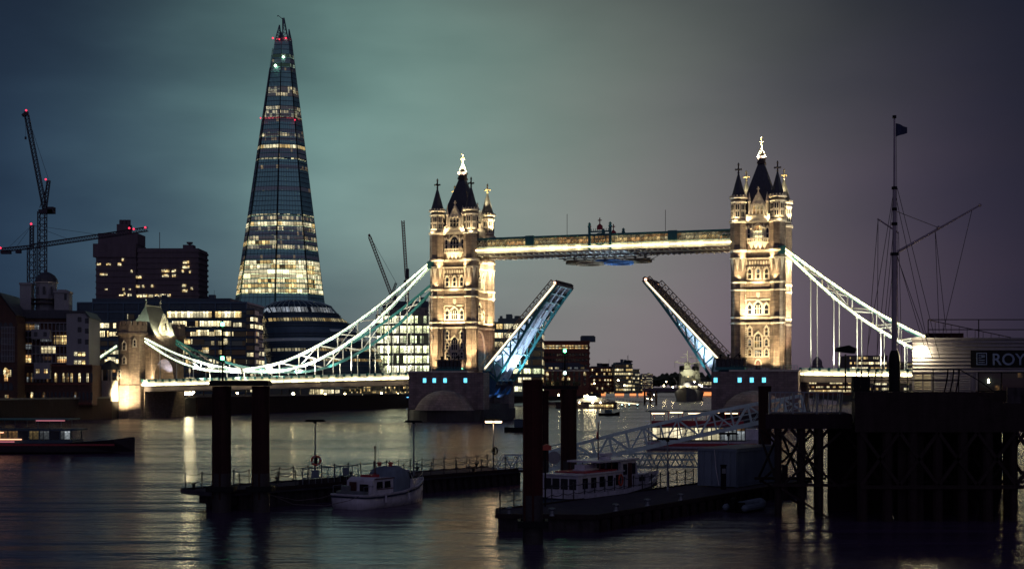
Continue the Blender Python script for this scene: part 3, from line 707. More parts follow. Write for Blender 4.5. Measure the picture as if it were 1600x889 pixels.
# five large rings stowed flat under the walkways
rg = thing('ring_display', 'five large interlocked rings stowed flat under the middle of the walkways', 'emblem', BR(SPAN / 2, 0, 42.3), PHI)
def ring_mb(R=3.7, w=.75, h=.7, n=40):
    m = MB(); vs = []
    for i in range(n):
        a = 2 * pi * i / n
        for rr, z in ((R, 0), (R, h), (R - w, h), (R - w, 0)): vs.append((rr * cos(a), rr * sin(a), z))
    fs = [(i * 4 + j, ((i + 1) % n) * 4 + j, ((i + 1) % n) * 4 + (j + 1) % 4, i * 4 + (j + 1) % 4) for i in range(n) for j in range(4)]
    m.add(vs, fs); return m
for (x, y, c) in ((-8.1, 2, (.26, .20, .13)), (0, 2, (.06, .13, .30)), (8.1, 2, (.26, .20, .13)), (-4.05, -2, (.24, .18, .12)), (4.05, -2, (.06, .14, .32))):
    mm = mat('ring_paint', c, .4); ring_mb().build('ring', mm, rg, (x, y, 0 if y > 0 else -.75))
tr = MB()
for i in range(9):
    x = -11 + i * 2.75
    tr.bar((x, -4.5, .9), (x, 4.5, .9), .18); tr.bar((x, -4.5, .9), (x + 2.4, -4.5, 2.1), .12); tr.bar((x, 4.5, .9), (x + 2.4, 4.5, 2.1), .12); tr.bar((x, -4.5, .9), (x + 1.2, 4.5, 2.1), .12)
for y in (-4.5, 0, 4.5): tr.bar((-12, y, .9), (12, y, .9), .22)
tr.build('carrying_frame', 'darkiron', rg)
# ---- bascule leaves
def leaf(loc, rotz, theta, label):
    r = thing('bascule_leaf', label, 'bridge leaf', loc, (0, -theta, rotz), 'raised halves of the drawbridge road')
    L = 30.3; hw = 7.4
    def dep(x): return .75 + 4.2 * max(0, 1 - x / L) ** 1.45
    MB().box(-.6, L, -hw + .2, hw - .2, -.35, 0).build('road_deck', 'asphalt', r)
    MB().box(-.4, L, -.08, .08, .004, .02).build('lane_marking', 'white', r)
    for y in (-hw, -2.5, 2.5, hw):
        outer = abs(y) > 5; g = MB(); n = 8; st = L / n
        wd_ = .45 if outer else .3
        xs = [i * st for i in range(n + 1)]
        if not outer:      # inner plate girders with wide bottom flange
            for i in range(24):
                a, b = i * L / 24, (i + 1) * L / 24; da, db = -dep(a) * .92, -dep(b) * .92
                g.add([(a, y - .1, -.49), (b, y - .1, -.49), (b, y - .1, db), (a, y - .1, da), (a, y + .1, -.49), (b, y + .1, -.49), (b, y + .1, db), (a, y + .1, da)], [(0, 1, 2, 3), (7, 6, 5, 4), (3, 2, 6, 7)])
                g.bar((a, y, da), (b, y, db), .9, .14)
            g.build('girder', 'soffit', r); continue
        for a, b in zip(xs[:-1], xs[1:]):
            g.bar((a, y, -.35), (b, y, -.35), wd_, .6); g.bar((a, y, -dep(a)), (b, y, -dep(b)), wd_ + .15, .6)
        for i, a in enumerate(xs):
            g.bar((a, y, -.3), (a, y, -dep(a)), .34)
            if i < n: g.bar((a, y, -dep(a)), (a + st, y, -.3), .34)
        g.build('girder', 'teal' if outer else 'white', r)
    cb = MB()
    for i in range(12):
        x = .2 + i * (L - .4) / 11; cb.bar((x, -hw, -.6), (x, hw, -.6), .25, .4)
        if i % 3 == 0: cb.bar((x, -hw, -dep(x) + .1), (x, hw, -dep(x) + .1), .2)
    cb.build('cross_beam', 'palegreen', r)
    sf = MB(); sg = MB()
    for i in range(11):
        x0 = .4 + i * L / 11.1
        for y0, y1 in ((-hw + .3, -2.7), (-2.3, 2.3), (2.7, hw - .3)): (sf if i < 7 else sg).box(x0, x0 + L / 11.1 - .35, y0, y1, -.48, -.37)
    sf.build('soffit_panel', 'soffit', r); sg.build('tip_panel', 'deckgrey', r)
    for s in (-1, 1):
        p = MB(); n = 20; st = L / n
        for i in range(n + 1): p.box(i * st - .12, i * st + .12, s * hw - .1, s * hw + .1, 0, 1.35)
        for i in range(n):
            p.bar((i * st, s * hw, .15), ((i + 1) * st, s * hw, 1.15), .09); p.bar(((i + 1) * st, s * hw, .15), (i * st, s * hw, 1.15), .09)
            p.lathe([(.3, -.06), (.3, .06)], (i * st + st / 2, s * hw, .65), 8)
        p.box(0, L, s * hw - .12, s * hw + .12, 1.25, 1.45).box(0, L, s * hw - .1, s * hw + .1, 0.0, .15)
        p.build('parapet', 'parapetp', r)
        MB().box(.5, L - .4, s * (hw + .38) - .06, s * (hw + .38) + .06, -.42, -.12).build('light_strip', 'ledsoft' , r)
        MB().box(0, L, s * (hw + .26) - .05, s * (hw + .26) + .05, -.75, -.02).build('fascia', 'white', r)
    for y in (-hw - .2, hw + .2): MB().lathe([(.02, -.35), (.35, 0), (.02, .35)], (L + .1, y, 0), 8).build('tip_lamp', 'tiplamp', r)
    for yy in (-4.95, 0, 4.95):
        spot('cell_light', (-.5, yy, -3.6), (22, yy, -.8), 6500, 70, (.70, .84, 1), r=.3, parent=r)
    e = MB().box(L, L + .5, -hw - .1, hw + .1, -1.0, .4)
    for i in range(12): e.box(L + .5, L + .9, -hw + i * 1.3, -hw + i * 1.3 + .7, -.5, .3)
    e.build('nose_beam', 'darkiron', r)
    cw = MB().box(-5.2, -.7, -6.8, 6.8, -5.6, -1.0); cw.build('counterweight', 'darkiron', r)
    q = MB()
    for y in (-7.0, -2.4, 2.4, 7.0):
        q.prism([(-5.0, -1.2), (-.3, -.2), (0, -4.9), (-3.2, -6.4), (-5.2, -5.0)], y - .25, y + .25)
    q.build('tail_girder', 'bluelit', r)
    return r
M['soffit'] = mat('leaf_soffit_paint', (.62, .70, .80), .5, var=.25, scale=.5, bump=.2)
M['parapetp'] = mat('parapet_tan', (.26, .20, .15), .6, var=.15)
M['bluelit'] = mat('blue_lit_steel', (.04, .14, .28), .5, var=.2)  # blue floodlight tone of the tail girders put into the colour
M['tiplamp'] = emis('tip_lamp', (1, .5, .3), 8)
TH = radians(48.5)
leaf(BR(8.7, 0, 13.9), PHI, TH, 'left raised road leaf of the bridge, underside turned to the viewer and lit blue-white')
leaf(BR(SPAN - 8.0, 0, 14.7), PHI + pi, radians(47), 'right raised road leaf of the bridge, near girder open and roadside parapet showing')
def bspot(p, to, pw, sz, col, r=.4): spot('floodlight', BR(*p), BR(*to), pw, sz, col, r=r)
for y in (-6, 0, 6):
    bspot((15.5, y - 2, 11.0), (17, y, 22), 9000, 95, (.62, .80, 1)); bspot((SPAN - 15.5, y - 2, 11.0), (SPAN - 17, y, 22), 22000, 95, (.55, .80, 1))
bspot((20, -4, 12), (26, 0, 36), 5200, 40, (.85, .85, .9)); bspot((SPAN - 20, -4, 12), (SPAN - 26, 0, 36), 2600, 40, (.8, .85, .9))
bspot((10.2, -6, 5.2), (8, -4, 11), 500, 130, (.15, .4, 1)); bspot((10.2, 4, 5.2), (8, 4, 11), 500, 130, (.15, .4, 1))
bspot((6.8, -2, 15), (6, 3, 19), 500, 120, (.2, .6, 1))
# ---- suspension side spans
UP = [(7.0, 43.3), (19.4, 33.8), (30.6, 26.3), (42.1, 20.3), (52, 16.4), (64.5, 14.2)]
LO = [(7.0, 42.4), (13.7, 35.9), (19.4, 30.6), (25.4, 25.8), (31.2, 22.0), (36.5, 19.0), (42.7, 16.3), (48.3, 14.7), (54.4, 13.9), (64.5, 13.9)]
UP2 = [(64.5, 14.2), (72, 15.2), (80, 17.0), (88, 19.6), (96.5, 23.3)]; LO2 = [(64.5, 13.8), (72, 13.9), (80, 15.0), (88, 17.7), (96.5, 22.4)]
def interp(P, x):
    for a, b in zip(P[:-1], P[1:]):
        if a[0] <= x <= b[0]: return a[1] + (b[1] - a[1]) * (x - a[0]) / (b[0] - a[0])
    return P[-1][1]
def smooth(P, n=26):
    # Catmull-Rom through the control points
    out = []
    for i in range(len(P) - 1):
        p0 = Vector(P[max(0, i - 1)]); p1 = Vector(P[i]); p2 = Vector(P[i + 1]); p3 = Vector(P[min(len(P) - 1, i + 2)])
        for k in range(4):
            t = k / 4; out.append(.5 * ((2 * p1) + (p2 - p0) * t + (2 * p0 - 5 * p1 + 4 * p2 - p3) * t * t + (3 * p1 - p0 - 3 * p2 + p3) * t ** 3))
    out.append(Vector(P[-1])); return [(p.x, p.y) for p in out]
def chain(base, sg, c, dz, z_in, z_out, label, lit=True, near=True, reach=96.5):
    """one stiffened suspension chain: sg=-1 runs south (left) of its tower"""
    r = thing('suspension_chain', label, 'suspension chain', BR(base, c), PHI, 'stiffened suspension chains of the side spans')
    zz = lambda x, z: z + dz * (1 - x / 96.5)
    mb = MB(); st = MB(); web = MB()
    oy = -.42 if near else .42
    U_ = [smooth(UP), smooth(UP2)]; L__ = [smooth(LO), smooth(LO2)]
    for k in (0, 1):
        for nm, P in (('u', U_[k]), ('l', L__[k])):
            P = [p for p in P if p[0] <= reach]
            for a, b in zip(P[:-1], P[1:]):
                A = (sg * a[0], 0, zz(a[0], a[1])); B = (sg * b[0], 0, zz(b[0], b[1]))
                mb.bar(A, B, .6, .7)
                st.bar((A[0], -.42, A[2] + .12), (B[0], -.42, B[2] + .12), .10, .28)
    mb.build('chord', 'palegreen' if lit else 'teal', r)  # paler chords on lit chains, darker on unlit: lighting put into the colour
    if lit: st.build('light_strip', 'ledg' if sg < 0 else 'led', r)
    for U0, L0, xs in ((UP, LO, [10 + i * 6.05 for i in range(10)]), (UP2, LO2, [66 + i * 5.9 for i in range(6)])):
        xs = [x for x in xs if x <= reach and x <= U0[-1][0]]
        for i, x in enumerate(xs):
            zu = zz(x, interp(U0, x)); zl = zz(x, interp(L0, x))
            if zu - zl > .5: web.bar((sg * x, 0, zu), (sg * x, 0, zl), .3)
            if i < len(xs) - 1:
                x2 = xs[i + 1]; zu2 = zz(x2, interp(U0, x2)); zl2 = zz(x2, interp(L0, x2))
                web.bar((sg * x, 0, zl), (sg * x2, 0, zu2), .36)
                if i % 2: web.bar((sg * x, 0, zu), (sg * x2, 0, zl2), .24)
    web.build('web_lattice', 'white', r)
    for x in [13.2 + i * 5.6 for i in range(15)]:
        if x > min(93, reach): continue
        U0, L0 = (UP, LO) if x < 64.5 else (UP2, LO2)
        zl = zz(x, interp(L0, x)); zd = z_in + (z_out - z_in) * (x / 98)
        if zl - zd > .6:
            MB().tube((sg * x, 0, zl), (sg * x, 0, zd), .13, 6).lathe([(.22, -.2), (.34, 0), (.22, .2)], (sg * x, 0, zl - .5), 6).lathe([(.2, 0), (.3, .25), (.2, .5)], (sg * x, 0, zd), 6).build('hanger', 'white', r)
    MB().lathe([(.2, -.8), (1.0, -.4), (1.0, .4), (.2, .8)], (sg * 64.5, 0, zz(64.5, 14.0)), 10).build('pin_joint', 'white', r)
    MB().box(sg * 6.2 - .9, sg * 6.2 + .9, -.6, .6, 42.2 + dz, 44.2 + dz).build('tower_saddle', 'teal', r)
ZL = (12.5, 10.3); ZR = (13.2, 11.6)
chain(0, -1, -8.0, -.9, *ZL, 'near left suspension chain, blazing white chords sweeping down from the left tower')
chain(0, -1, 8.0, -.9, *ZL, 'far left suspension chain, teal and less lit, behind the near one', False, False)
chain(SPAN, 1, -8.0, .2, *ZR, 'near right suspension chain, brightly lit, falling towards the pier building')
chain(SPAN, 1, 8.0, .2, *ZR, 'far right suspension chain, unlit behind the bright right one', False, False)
for y in (-8, 8):
    for k in range(1, 7):
        x = 8 + k * 12
        spot('floodlight', BR(-x, y - 2.2, 13), BR(-x + 4, y, interp(UP, min(x, 64)) + 1), 15000 if y < 0 else 3000, 120, (1, .95, .72))
        if k < 6: spot('floodlight', BR(SPAN + x, y - 2.2, 13.8), BR(SPAN + x - 4, y, interp(UP, min(x, 64)) + 1), 15000 if y < 0 else 3000, 120, (1, .95, .72))
def side_deck(base, sg, z0, z1, L, label, x0=10.8):
    r = thing('bridge_deck', label, 'bridge deck', BR(base, 0), PHI, 'suspended side spans of road deck')
    def strip(name, m, y0, y1, za, zb_):
        mb = MB(); n = 10
        for i in range(n):
            a = x0 + (L - x0) * i / n; b = x0 + (L - x0) * (i + 1) / n
            A = z0 + (z1 - z0) * a / 98; B = z0 + (z1 - z0) * b / 98
            xa, xb = sg * a, sg * b
            mb.add([(xa, y0, A + za), (xb, y0, B + za), (xb, y1, B + za), (xa, y1, A + za), (xa, y0, A + zb_), (xb, y0, B + zb_), (xb, y1, B + zb_), (xa, y1, A + zb_)],
                   [(0, 3, 2, 1), (4, 5, 6, 7), (0, 1, 5, 4), (2, 3, 7, 6)] + ([(3, 0, 4, 7)] if i == 0 else []) + ([(1, 2, 6, 5)] if i == n - 1 else []))
        return mb.build(name, m, r)
    strip('road_surface', 'asphalt', -8.6, 8.6, -.75, -.5)
    strip('deck_girder', 'deckgrey', -8.4, 8.4, -2.6, -.76)
    for s in (-1, 1):
        strip('fascia', 'white', min(s * 8.65, s * 8.85), max(s * 8.65, s * 8.85), -1.0, .5)
        strip('light_strip', 'ledd', min(s * 9.1, s * 9.3), max(s * 9.1, s * 9.25), -.75, -.45)
        n = int((L - x0) / 2.3); pme = MB().box(-.3, .3, -.16, .16, .15, 1.0).mesh('parapet_post', 'teal')
        for i in range(n + 1):
            x = x0 + i * (L - x0) / n; z = z0 + (z1 - z0) * x / 98
            put('parapet_post', pme, r, (sg * x, s * 8.98, z))
        strip('parapet_rail', 'palegreen', min(s * 8.72, s * 8.9), max(s * 8.72, s * 8.9), .51, .9)
M['ledd'] = emis_run('deck_led_strip', (1, .82, .44), 14, 2.3)
side_deck(0, -1, *ZL, 97, 'left side span road deck with a bright white light line along its edge')
side_deck(SPAN, 1, *ZR, 99, 'right side span road deck with a bright light line, running behind the pier building')
# street lamps on the deck edge near cabins are below; abutment gatehouse on the left
ab = thing('gatehouse_tower', 'squat battlemented stone gatehouse at the left end of the bridge, steep lit roof', 'gatehouse', BR(-100.8, 0), PHI)
b = MB()
for yc in (-8.5, 12.0):
    b.lathe([(4.3, 0), (4.3, 9.5), (3.9, 10), (3.9, 23.8), (4.4, 24.8), (4.4, 27.2)], (0, yc, 0), 8)
b.box(-4.4, 4.4, -4.8, 8.4, 17.5, 24.6)
b.box(-4.4, 4.4, -8.5, 12, 0, 8.6)
for k in range(6):
    a0 = k / 6; a1 = (k + 1) / 6; hw = 5.2; cy = 1.8
    z0 = 11.5 + 6.0 * sin(a0 * pi / 2); z1 = 11.5 + 6.0 * sin(a1 * pi / 2)
    for s in (-1, 1): b.prism([(cy + s * 6.6, z0), (cy + s * hw * (1 - a0 ** 1.8), z0), (cy + s * hw * (1 - a1 ** 1.8), z1), (cy + s * 6.6, z1)], -4.3, 4.3, 'x')
b.build('gatehouse_body', 'stone', ab)
b = MB(); mme = MB().box(-.55, .55, -.35, .35, 0, 1.2).mesh('merlon', 'stone')
for yc in (-8.5, 12.0):
    for k in range(16):
        a = k * pi / 8; put('merlon', mme, ab, (cos(a) * 3.95, yc + sin(a) * 3.95, 27.2), a + pi / 2)
    MB().lathe([(4.55, 24.2), (4.75, 24.5), (4.75, 25.0), (4.3, 25.3)], (0, yc, 0), 8).build('corbel_table', 'stone', ab)
MB().add([(-4.6, -4.4, 24.6), (4.6, -4.4, 24.6), (4.6, 8.2, 24.6), (-4.6, 8.2, 24.6), (0, -1.4, 33.4), (0, 6.4, 33.4), (-2.9, -3.4, 28), (2.9, -3.4, 28), (2.9, 7.4, 28), (-2.9, 7.4, 28)],
         [(0, 1, 7, 6), (6, 7, 4), (1, 2, 8, 7), (7, 8, 5, 4), (2, 3, 9, 8), (8, 9, 5), (3, 0, 6, 9), (9, 6, 4, 5)]).build('roof', 'litslate', ab)
b = MB().bar((0, -1.4, 33.5), (0, 6.4, 33.5), .18, .35)
for y in (-1.4, 6.4): b.lathe([(.3, 32.8), (.2, 34.2), (.4, 34.6), (.12, 35.0), (.26, 35.3), (.03, 36.2)], (0, y, 0), 6)
b.build('ridge_crest', 'litslate', ab)
for x0, rot in ((4.3, pi / 2), (-4.3, -pi / 2)):
    m4 = Matrix.Rotation(rot, 4, 'Z')
    g = MB().prism([(-2.2, 24.6), (2.2, 24.6), (2.2, 27), (0, 31), (-2.2, 27)], -4.6, -3.8, 'y', m4 @ Matrix.Translation((1.8 if rot > 0 else -1.8, 0, 0)))
    g.build('gable', 'portland', ab)
for (x, y, z, rot, w_, h_) in ((0, -12.2, 20, 0, .7, 2.0), (-1.6, -12.2, 12, 0, .6, 2), (3.0, -11.6, 21, pi / 4, .5, 1.8), (4.55, 1.8, 26.2, pi / 2, 1.1, 2), (0, -12.2, 16, 0, .6, 1.6)):
    add_win(ab, x, y, z, rot, w_, h_)
def asp(p, to, pw, sz, col=(1, .78, .45)): spot('floodlight', BR(*p), BR(*to), pw * 2.4, sz, col)
asp((-98, -20, 5.5), (-100.5, -12, 7.5), 12000, 75); asp((-108, -17, 6), (-103, -11, 12), 900, 90)
asp((-97, -3, 12), (-99, -3, 22), 600, 90); asp((-97, 5, 12), (-99, 5, 22), 700, 90, (.6, .7, 1))
asp((-94.8, -3.5, 25.2), (-98.5, 1, 27.5), 1500, 120, (1, .95, .6)); asp((-94.8, 6.5, 25.2), (-98.5, 4, 27.5), 1500, 120, (1, .95, .6)); asp((-100.8, -8.2, 28.2), (-100.8, -2, 29.5), 900, 120, (.8, 1, .7)); asp((-97, -7.5, 28.2), (-99, -2, 30), 700, 110, (.9, 1, .7))
asp((-88, -18, 12), (-100, -8, 22), 2600, 60); asp((-94.5, -6, 11), (-97, 0, 15), 1600, 120)
# tie beyond the gatehouse
tie = thing('anchor_tie', 'pale lit anchor tie sloping down left of the gatehouse', 'anchor tie', BR(-106, -8), PHI)
MB().bar((0, 0, 21.2), (-15, 0, 12.8), .7, 1.1).build('tie_beam', 'palegreen', tie)
MB().bar((0, -.5, 21.3), (-15, -.5, 12.9), .1, .35).build('light_strip', 'ledg', tie)
# approach beyond it
apx = thing('approach_viaduct', 'dark brick approach viaduct leading away left behind the gatehouse', 'viaduct', BR(-107, 0), PHI)
MB().box(-90, 0, -8.6, 8.6, 5.6, 9.6).build('arches', 'darkbrick', apx); MB().box(-90, 0, -8.8, -8.4, 9.6, 10.8).box(-90, 0, 8.4, 8.8, 9.6, 10.8).build('parapet', 'portland', apx)
# kiosk left of gatehouse
ki = thing('stair_kiosk', 'small slate-roofed stone stair kiosk at the left foot of the gatehouse', 'kiosk', BR(-103.8, -15.0), PHI)
MB().box(-1.7, 1.7, -1.7, 1.7, 5, 11.0).build('base', 'portland', ki)
k_ = MB()
for x in (-1.6, 1.6):
    for y in (-1.6, 1.6): k_.box(x - .2, x + .2, y - .2, y + .2, 11, 14.2)
k_.build('post', 'portland', ki); MB().lathe([(2.9, 14.2), (2.5, 14.8), (1.2, 16.5), (.1, 17)], (0, 0, 0), 4, pi / 4).build('roof', 'slate', ki)
spot('floodlight', BR(-103.4, -20, 5.8), BR(-103.6, -16, 9), 300, 90)
# ------------------------------------------------------------------ BACKGROUND CITY
# --- the tall tapering glass tower
SD = 1094.0; S_ = F / SD
sh = thing('glass_skyscraper', 'very tall tapering glass skyscraper with splintered tip and bands of lit storeys', 'skyscraper', (X(440, SD), SD, 0))
plan = [(-1.0, -.25), (-.80, -.72), (.02, -.92), (.74, -.74), (1.0, -.2), (.85, .6), (0, .95), (-.85, .6)]
def kz(z): return 46.5 * (1 - z / 345.0)
def cx_(z): return -.6 + z * .006
tops = [268, 303, 309, 300, 292, 292, 300, 285]
def P3(i, z, g=0, out=1.0):
    p = plan[i % 8]; k = kz(z) * out; return Vector((p[0] * k + cx_(z), p[1] * k, z))
glass = mat('tower_glass', (.38, .80, .74), .38, .35, var=.12, scale=.05)
gfin = mat('tower_glass_lines', (.10, .13, .17), .3, .3, var=.1)
for i in range(8):
    a0, a1, b0, b1 = P3(i, 10), P3(i + 1, 10), P3(i, tops[i]), P3(i + 1, tops[i] - (8 if i % 2 else 3))
    # leave a thin slot at each corner so that the shards read as separate sheets
    def lp(p, q, t): return p + (q - p) * t
    q0, q1, r0, r1 = lp(a0, a1, .02), lp(a0, a1, .98), lp(b0, b1, .05), lp(b0, b1, .95)
    zt = 290
    m0, m1 = lp(P3(i, zt), P3(i + 1, zt), .05), lp(P3(i, zt), P3(i + 1, zt), .95)
    if tops[i] < 292: m0, m1 = r0, r1
    nrm = (a1 - a0).cross(b0 - a0).normalized() * -.6
    mb = MB(); mb.add([q0, q1, m1, m0, q0 + nrm, q1 + nrm, m1 + nrm, m0 + nrm], [(0, 1, 2, 3), (7, 6, 5, 4), (0, 4, 5, 1), (1, 5, 6, 2), (2, 6, 7, 3), (3, 7, 4, 0)])
    fc = mb.build('glass_facet', glass, sh)
    fi = MB(); outn = -nrm.normalized() * .25
    z = 80
    while z < min(tops[i], 290):
        e0, e1 = lp(P3(i, z), P3(i + 1, z), .03), lp(P3(i, z), P3(i + 1, z), .97)
        fi.bar(e0 + outn, e1 + outn, .18, .35); z += 3.9
    nv = 8
    for k in range(nv + 1):
        t = .03 + .94 * k / nv
        zt2 = min(tops[i], 290)
        fi.bar(lp(P3(i, 70), P3(i + 1, 70), t) + outn, lp(P3(i, zt2), P3(i + 1, zt2), t) + outn, .14, .14)
    fi.build('mullion_grid', gfin, fc)
    if tops[i] >= 292:      # open lattice splinter
        sp = MB(); tip = lp(P3(i, tops[i]), P3(i + 1, tops[i]), .35 if i in (2, 4) else .5)
        for k in range(7):
            t = k / 6; z = 289.5 + (tops[i] - 289.5) * t
            e0 = lp(m0, tip, t); e1 = lp(m1, tip, t); sp.bar(e0, e1, .5)
            if k < 6:
                f0 = lp(m0, tip, (k + 1) / 6); f1 = lp(m1, tip, (k + 1) / 6)
                sp.bar(e0, f0, .8); sp.bar(e1, f1, .8); sp.bar(e0, f1, .35)
        sp.build('splinter_frame', gfin, sh)
core = MB().lathe([(3.2, 200), (2.2, 287), (1.8, 296)], (0, 0, 0), 8); core.build('core', 'navyclad', sh)
crn = MB().bar((1.2, -2, 288), (1.2, -2, 309.5), .7).bar((1.2, -2, 308.5), (-2.4, -2, 311.5), .4).bar((-2.4, -2, 311.5), (-3.2, -2, 310.8), .6); crn.build('roof_crane', 'crane', sh)
# dark vertical slots between facets
for i, w_ in ((1, 1.7), (2, 2.0), (3, 2.0)):
    sl = MB(); sl.bar(P3(i, 84, out=1.012), P3(i, 268, out=1.018), w_ * .8, .5); sl.build('corner_slot', 'black', sh)
ST = [(590, 5.2, 'full'), (0, 0, '')]
def zc4(y): return Z(250 + y / 3.556, SD)
def zc3(y): return Z(10 + y / 3.556, SD)
rows = []
for y, m in ((752, 'full'), (724, 'full'), (697, 'full'), (671, 'hot'), (647, 'hot'), (620, 'full'), (595, 'full')): rows.append((zc4(y), 3.0, m, 0))
for y, m in ((566, 'few'), (512, 'part'), (487, 'full_l'), (461, 'part'), (436, 'few'), (410, 'part'), (383, 'full'), (353, 'part'), (326, 'line'), (188, 'few'), (68, 'few'), (14, 'hotline')): rows.append((zc4(y), 3.0, m, 0))
for y, m in ((855, 'few'), (828, 'few'), (806, 'full'), (765, 'few'), (741, 'part'), (719, 'few'), (660, 'few'), (643, 'red'), (632, 'part'), (612, 'part'), (590, 'part'), (515, 'part'), (497, 'part'), (478, 'part'), (372, 'few'), (350, 'green'), (325, 'few'), (297, 'green'), (195, 'red')): rows.append((zc3(y), 2.6 if m != 'red' else 1.4, m, 0))
M['sh_hot'] = litwin('tower_storey_hot', [CREAM, PALE, CREAM], 4.6, cell=(6.0, 50), lit=1, mull=.05, fine=.25)
M['sh_line'] = litwin('tower_storey_line', [PALE, CREAM], 2.0, cell=(3.0, 50), lit=.8, mull=.2, fine=.5)
for z, hgt, m, _ in rows:
    if m == '': continue
    for i in (0, 1, 2, 3):
        mm = {'full': 'sh_full', 'full_l': 'sh_full' if i < 2 else 'sh_few', 'hot': 'sh_hot' if i in (1, 2) else 'sh_full', 'part': 'sh_part', 'few': 'sh_few', 'green': 'sh_green', 'red': 'sh_red', 'line': 'sh_line', 'hotline': 'sh_line'}[m]
        if i in (0,) and z > 255: continue
        h_ = 1.0 if m in ('line', 'hotline') else hgt
        e0, e1 = P3(i, z, out=1.008), P3(i + 1, z, out=1.008)
        g0, g1 = P3(i, z + h_, out=1.008), P3(i + 1, z + h_, out=1.008)
        l = lambda p, q, t: p + (q - p) * t
        a, b_, c, d = l(e0, e1, .025), l(e0, e1, .975), l(g0, g1, .975), l(g0, g1, .025)
        n_ = (e1 - e0).cross(g0 - e0).normalized() * .3
        o_ = Vector((0, 0, z))
        mb = MB().add([a - o_, b_ - o_, c - o_, d - o_, a - n_ - o_, b_ - n_ - o_, c - n_ - o_, d - n_ - o_], [(0, 1, 2, 3), (7, 6, 5, 4), (0, 4, 5, 1), (1, 5, 6, 2), (2, 6, 7, 3), (3, 7, 4, 0)])
        mb.build('lit_storey', mm, sh, (0, 0, z))
for px, py, r_ in ((429, 64, .8), (449, 64, .8), (439, 66, .5), (413, 191, .6), (466, 194, .6)):
    MB().lathe([(.1, -r_), (r_, 0), (.1, r_)], n=8).build('beacon', 'redlamp', sh, ((px - 440) / S_, -kz(Z(py, SD)) * .95 - 1, Z(py, SD)))
for px, py, r_, m in ((434, 108, 1.3, 'greenglow'), (446, 94, 1.1, 'greenglow')):
    if m not in M: M[m] = emis('green_site_lamp', (.6, 1, .65), 6)
    MB().lathe([(.1, -r_), (r_, 0), (.1, r_)], n=8).build('site_lamp', m, sh, ((px - 440) / S_, -kz(Z(py, SD)) * .95 - 1, Z(py, SD)))

# --- generic office block: ribbon of glazing for each storey, spandrels, piers, roof plant
def block(name, label, px0, px1, pytop, D, depth, floors, mats, body='navyclad', z0=5.6, rot=0.0, frac=.62, pier=None, pierm='concrete', plant=True, group=None, cat='office building', side=True, roofm=None, zw0=None):
    s = F / D; w = (px1 - px0) / s; zt = Z(pytop, D)
    r = thing(name, label, cat, (X((px0 + px1) / 2, D), D, 0), rot, group)
    MB().box(-w / 2, w / 2, .25, depth, z0 - 1, zt).build('body', body, r)
    zb = zw0 if zw0 is not None else z0
    fh = (zt - zb) / floors
    for i in range(floors):
        m = mats[i % len(mats)] if isinstance(mats, (list, tuple)) else mats
        if m is None: continue
        z = zb + i * fh + fh * (1 - frac) * .6
        MB().box(-w / 2 + .3, w / 2 - .3, 0, .24, 0, fh * frac).build('window_band', m, r, (0, 0, z))
        if side:
            MB().box(w / 2 + .01, w / 2 + .2, .8, depth - .8, 0, fh * frac).build('window_band', m, r, (0, 0, z))
    sp = MB()
    for i in range(floors + 1):
        z = zb + i * fh; sp.box(-w / 2 - .15, w / 2 + .4, -.35, depth + .1, z - fh * .11, z + fh * .09)
    sp.build('floor_edge', body if pier is None else pierm, r)
    if pier:
        p = MB(); n = max(2, int(w / pier))
        for i in range(n + 1): x = -w / 2 + i * w / n; p.box(x - .28, x + .28, -.5, .2, zb, zt)
        p.build('facade_pier', pierm, r)
    rf = MB().box(-w / 2 + w * .08, w / 2 - w * .1, 1.5, depth - 1, zt, zt + fh * .5) if plant else MB()
    if plant:
        random.seed(int(px0 * 7 + px1))
        for k in range(5):
            x = random.uniform(-w * .4, w * .36); q = random.uniform(1.2, 3.5); rf.box(x, x + q, 2, 2 + q, zt + fh * .5, zt + fh * .5 + random.uniform(.8, 2.2))
        rf.tube((w * .3, 3, zt), (w * .3, 3, zt + 6), .08, 5)
        rf.build('roof_plant', roofm or body, r)
    return r
WMESH = {}
def win_grid(r, x0, x1, nx, z0, z1, nz, ww, wh, mats, y=0, lit=.3, seed=1, arch=False, frame='weatherboard', cap=100, dark='w_dark'):
    """individual windows (frame and pane in one thin reveal) set into a masonry front"""
    rnd = random.Random(seed); key = (round(ww, 2), round(wh, 2), arch)
    if key not in WMESH:
        out = arch_poly(ww, wh, 3) if arch else [(-ww / 2, 0), (ww / 2, 0), (ww / 2, wh), (-ww / 2, wh)]
        d = {}
        for m in ('w_warm', 'w_pale', 'w_dim', 'w_dark'):
            d[m] = MB().prism(out, -.08, .05).mesh('window', m)
        WMESH[key] = d
    for j in range(nz):
        for i in range(nx):
            x = x0 + (x1 - x0) * (i + .5) / nx; z = z0 + (z1 - z0) * j / max(1, nz - 1) if nz > 1 else z0
            put('window', WMESH[key][rnd.choice(mats) if rnd.random() < lit else dark], r, (x, y, z))
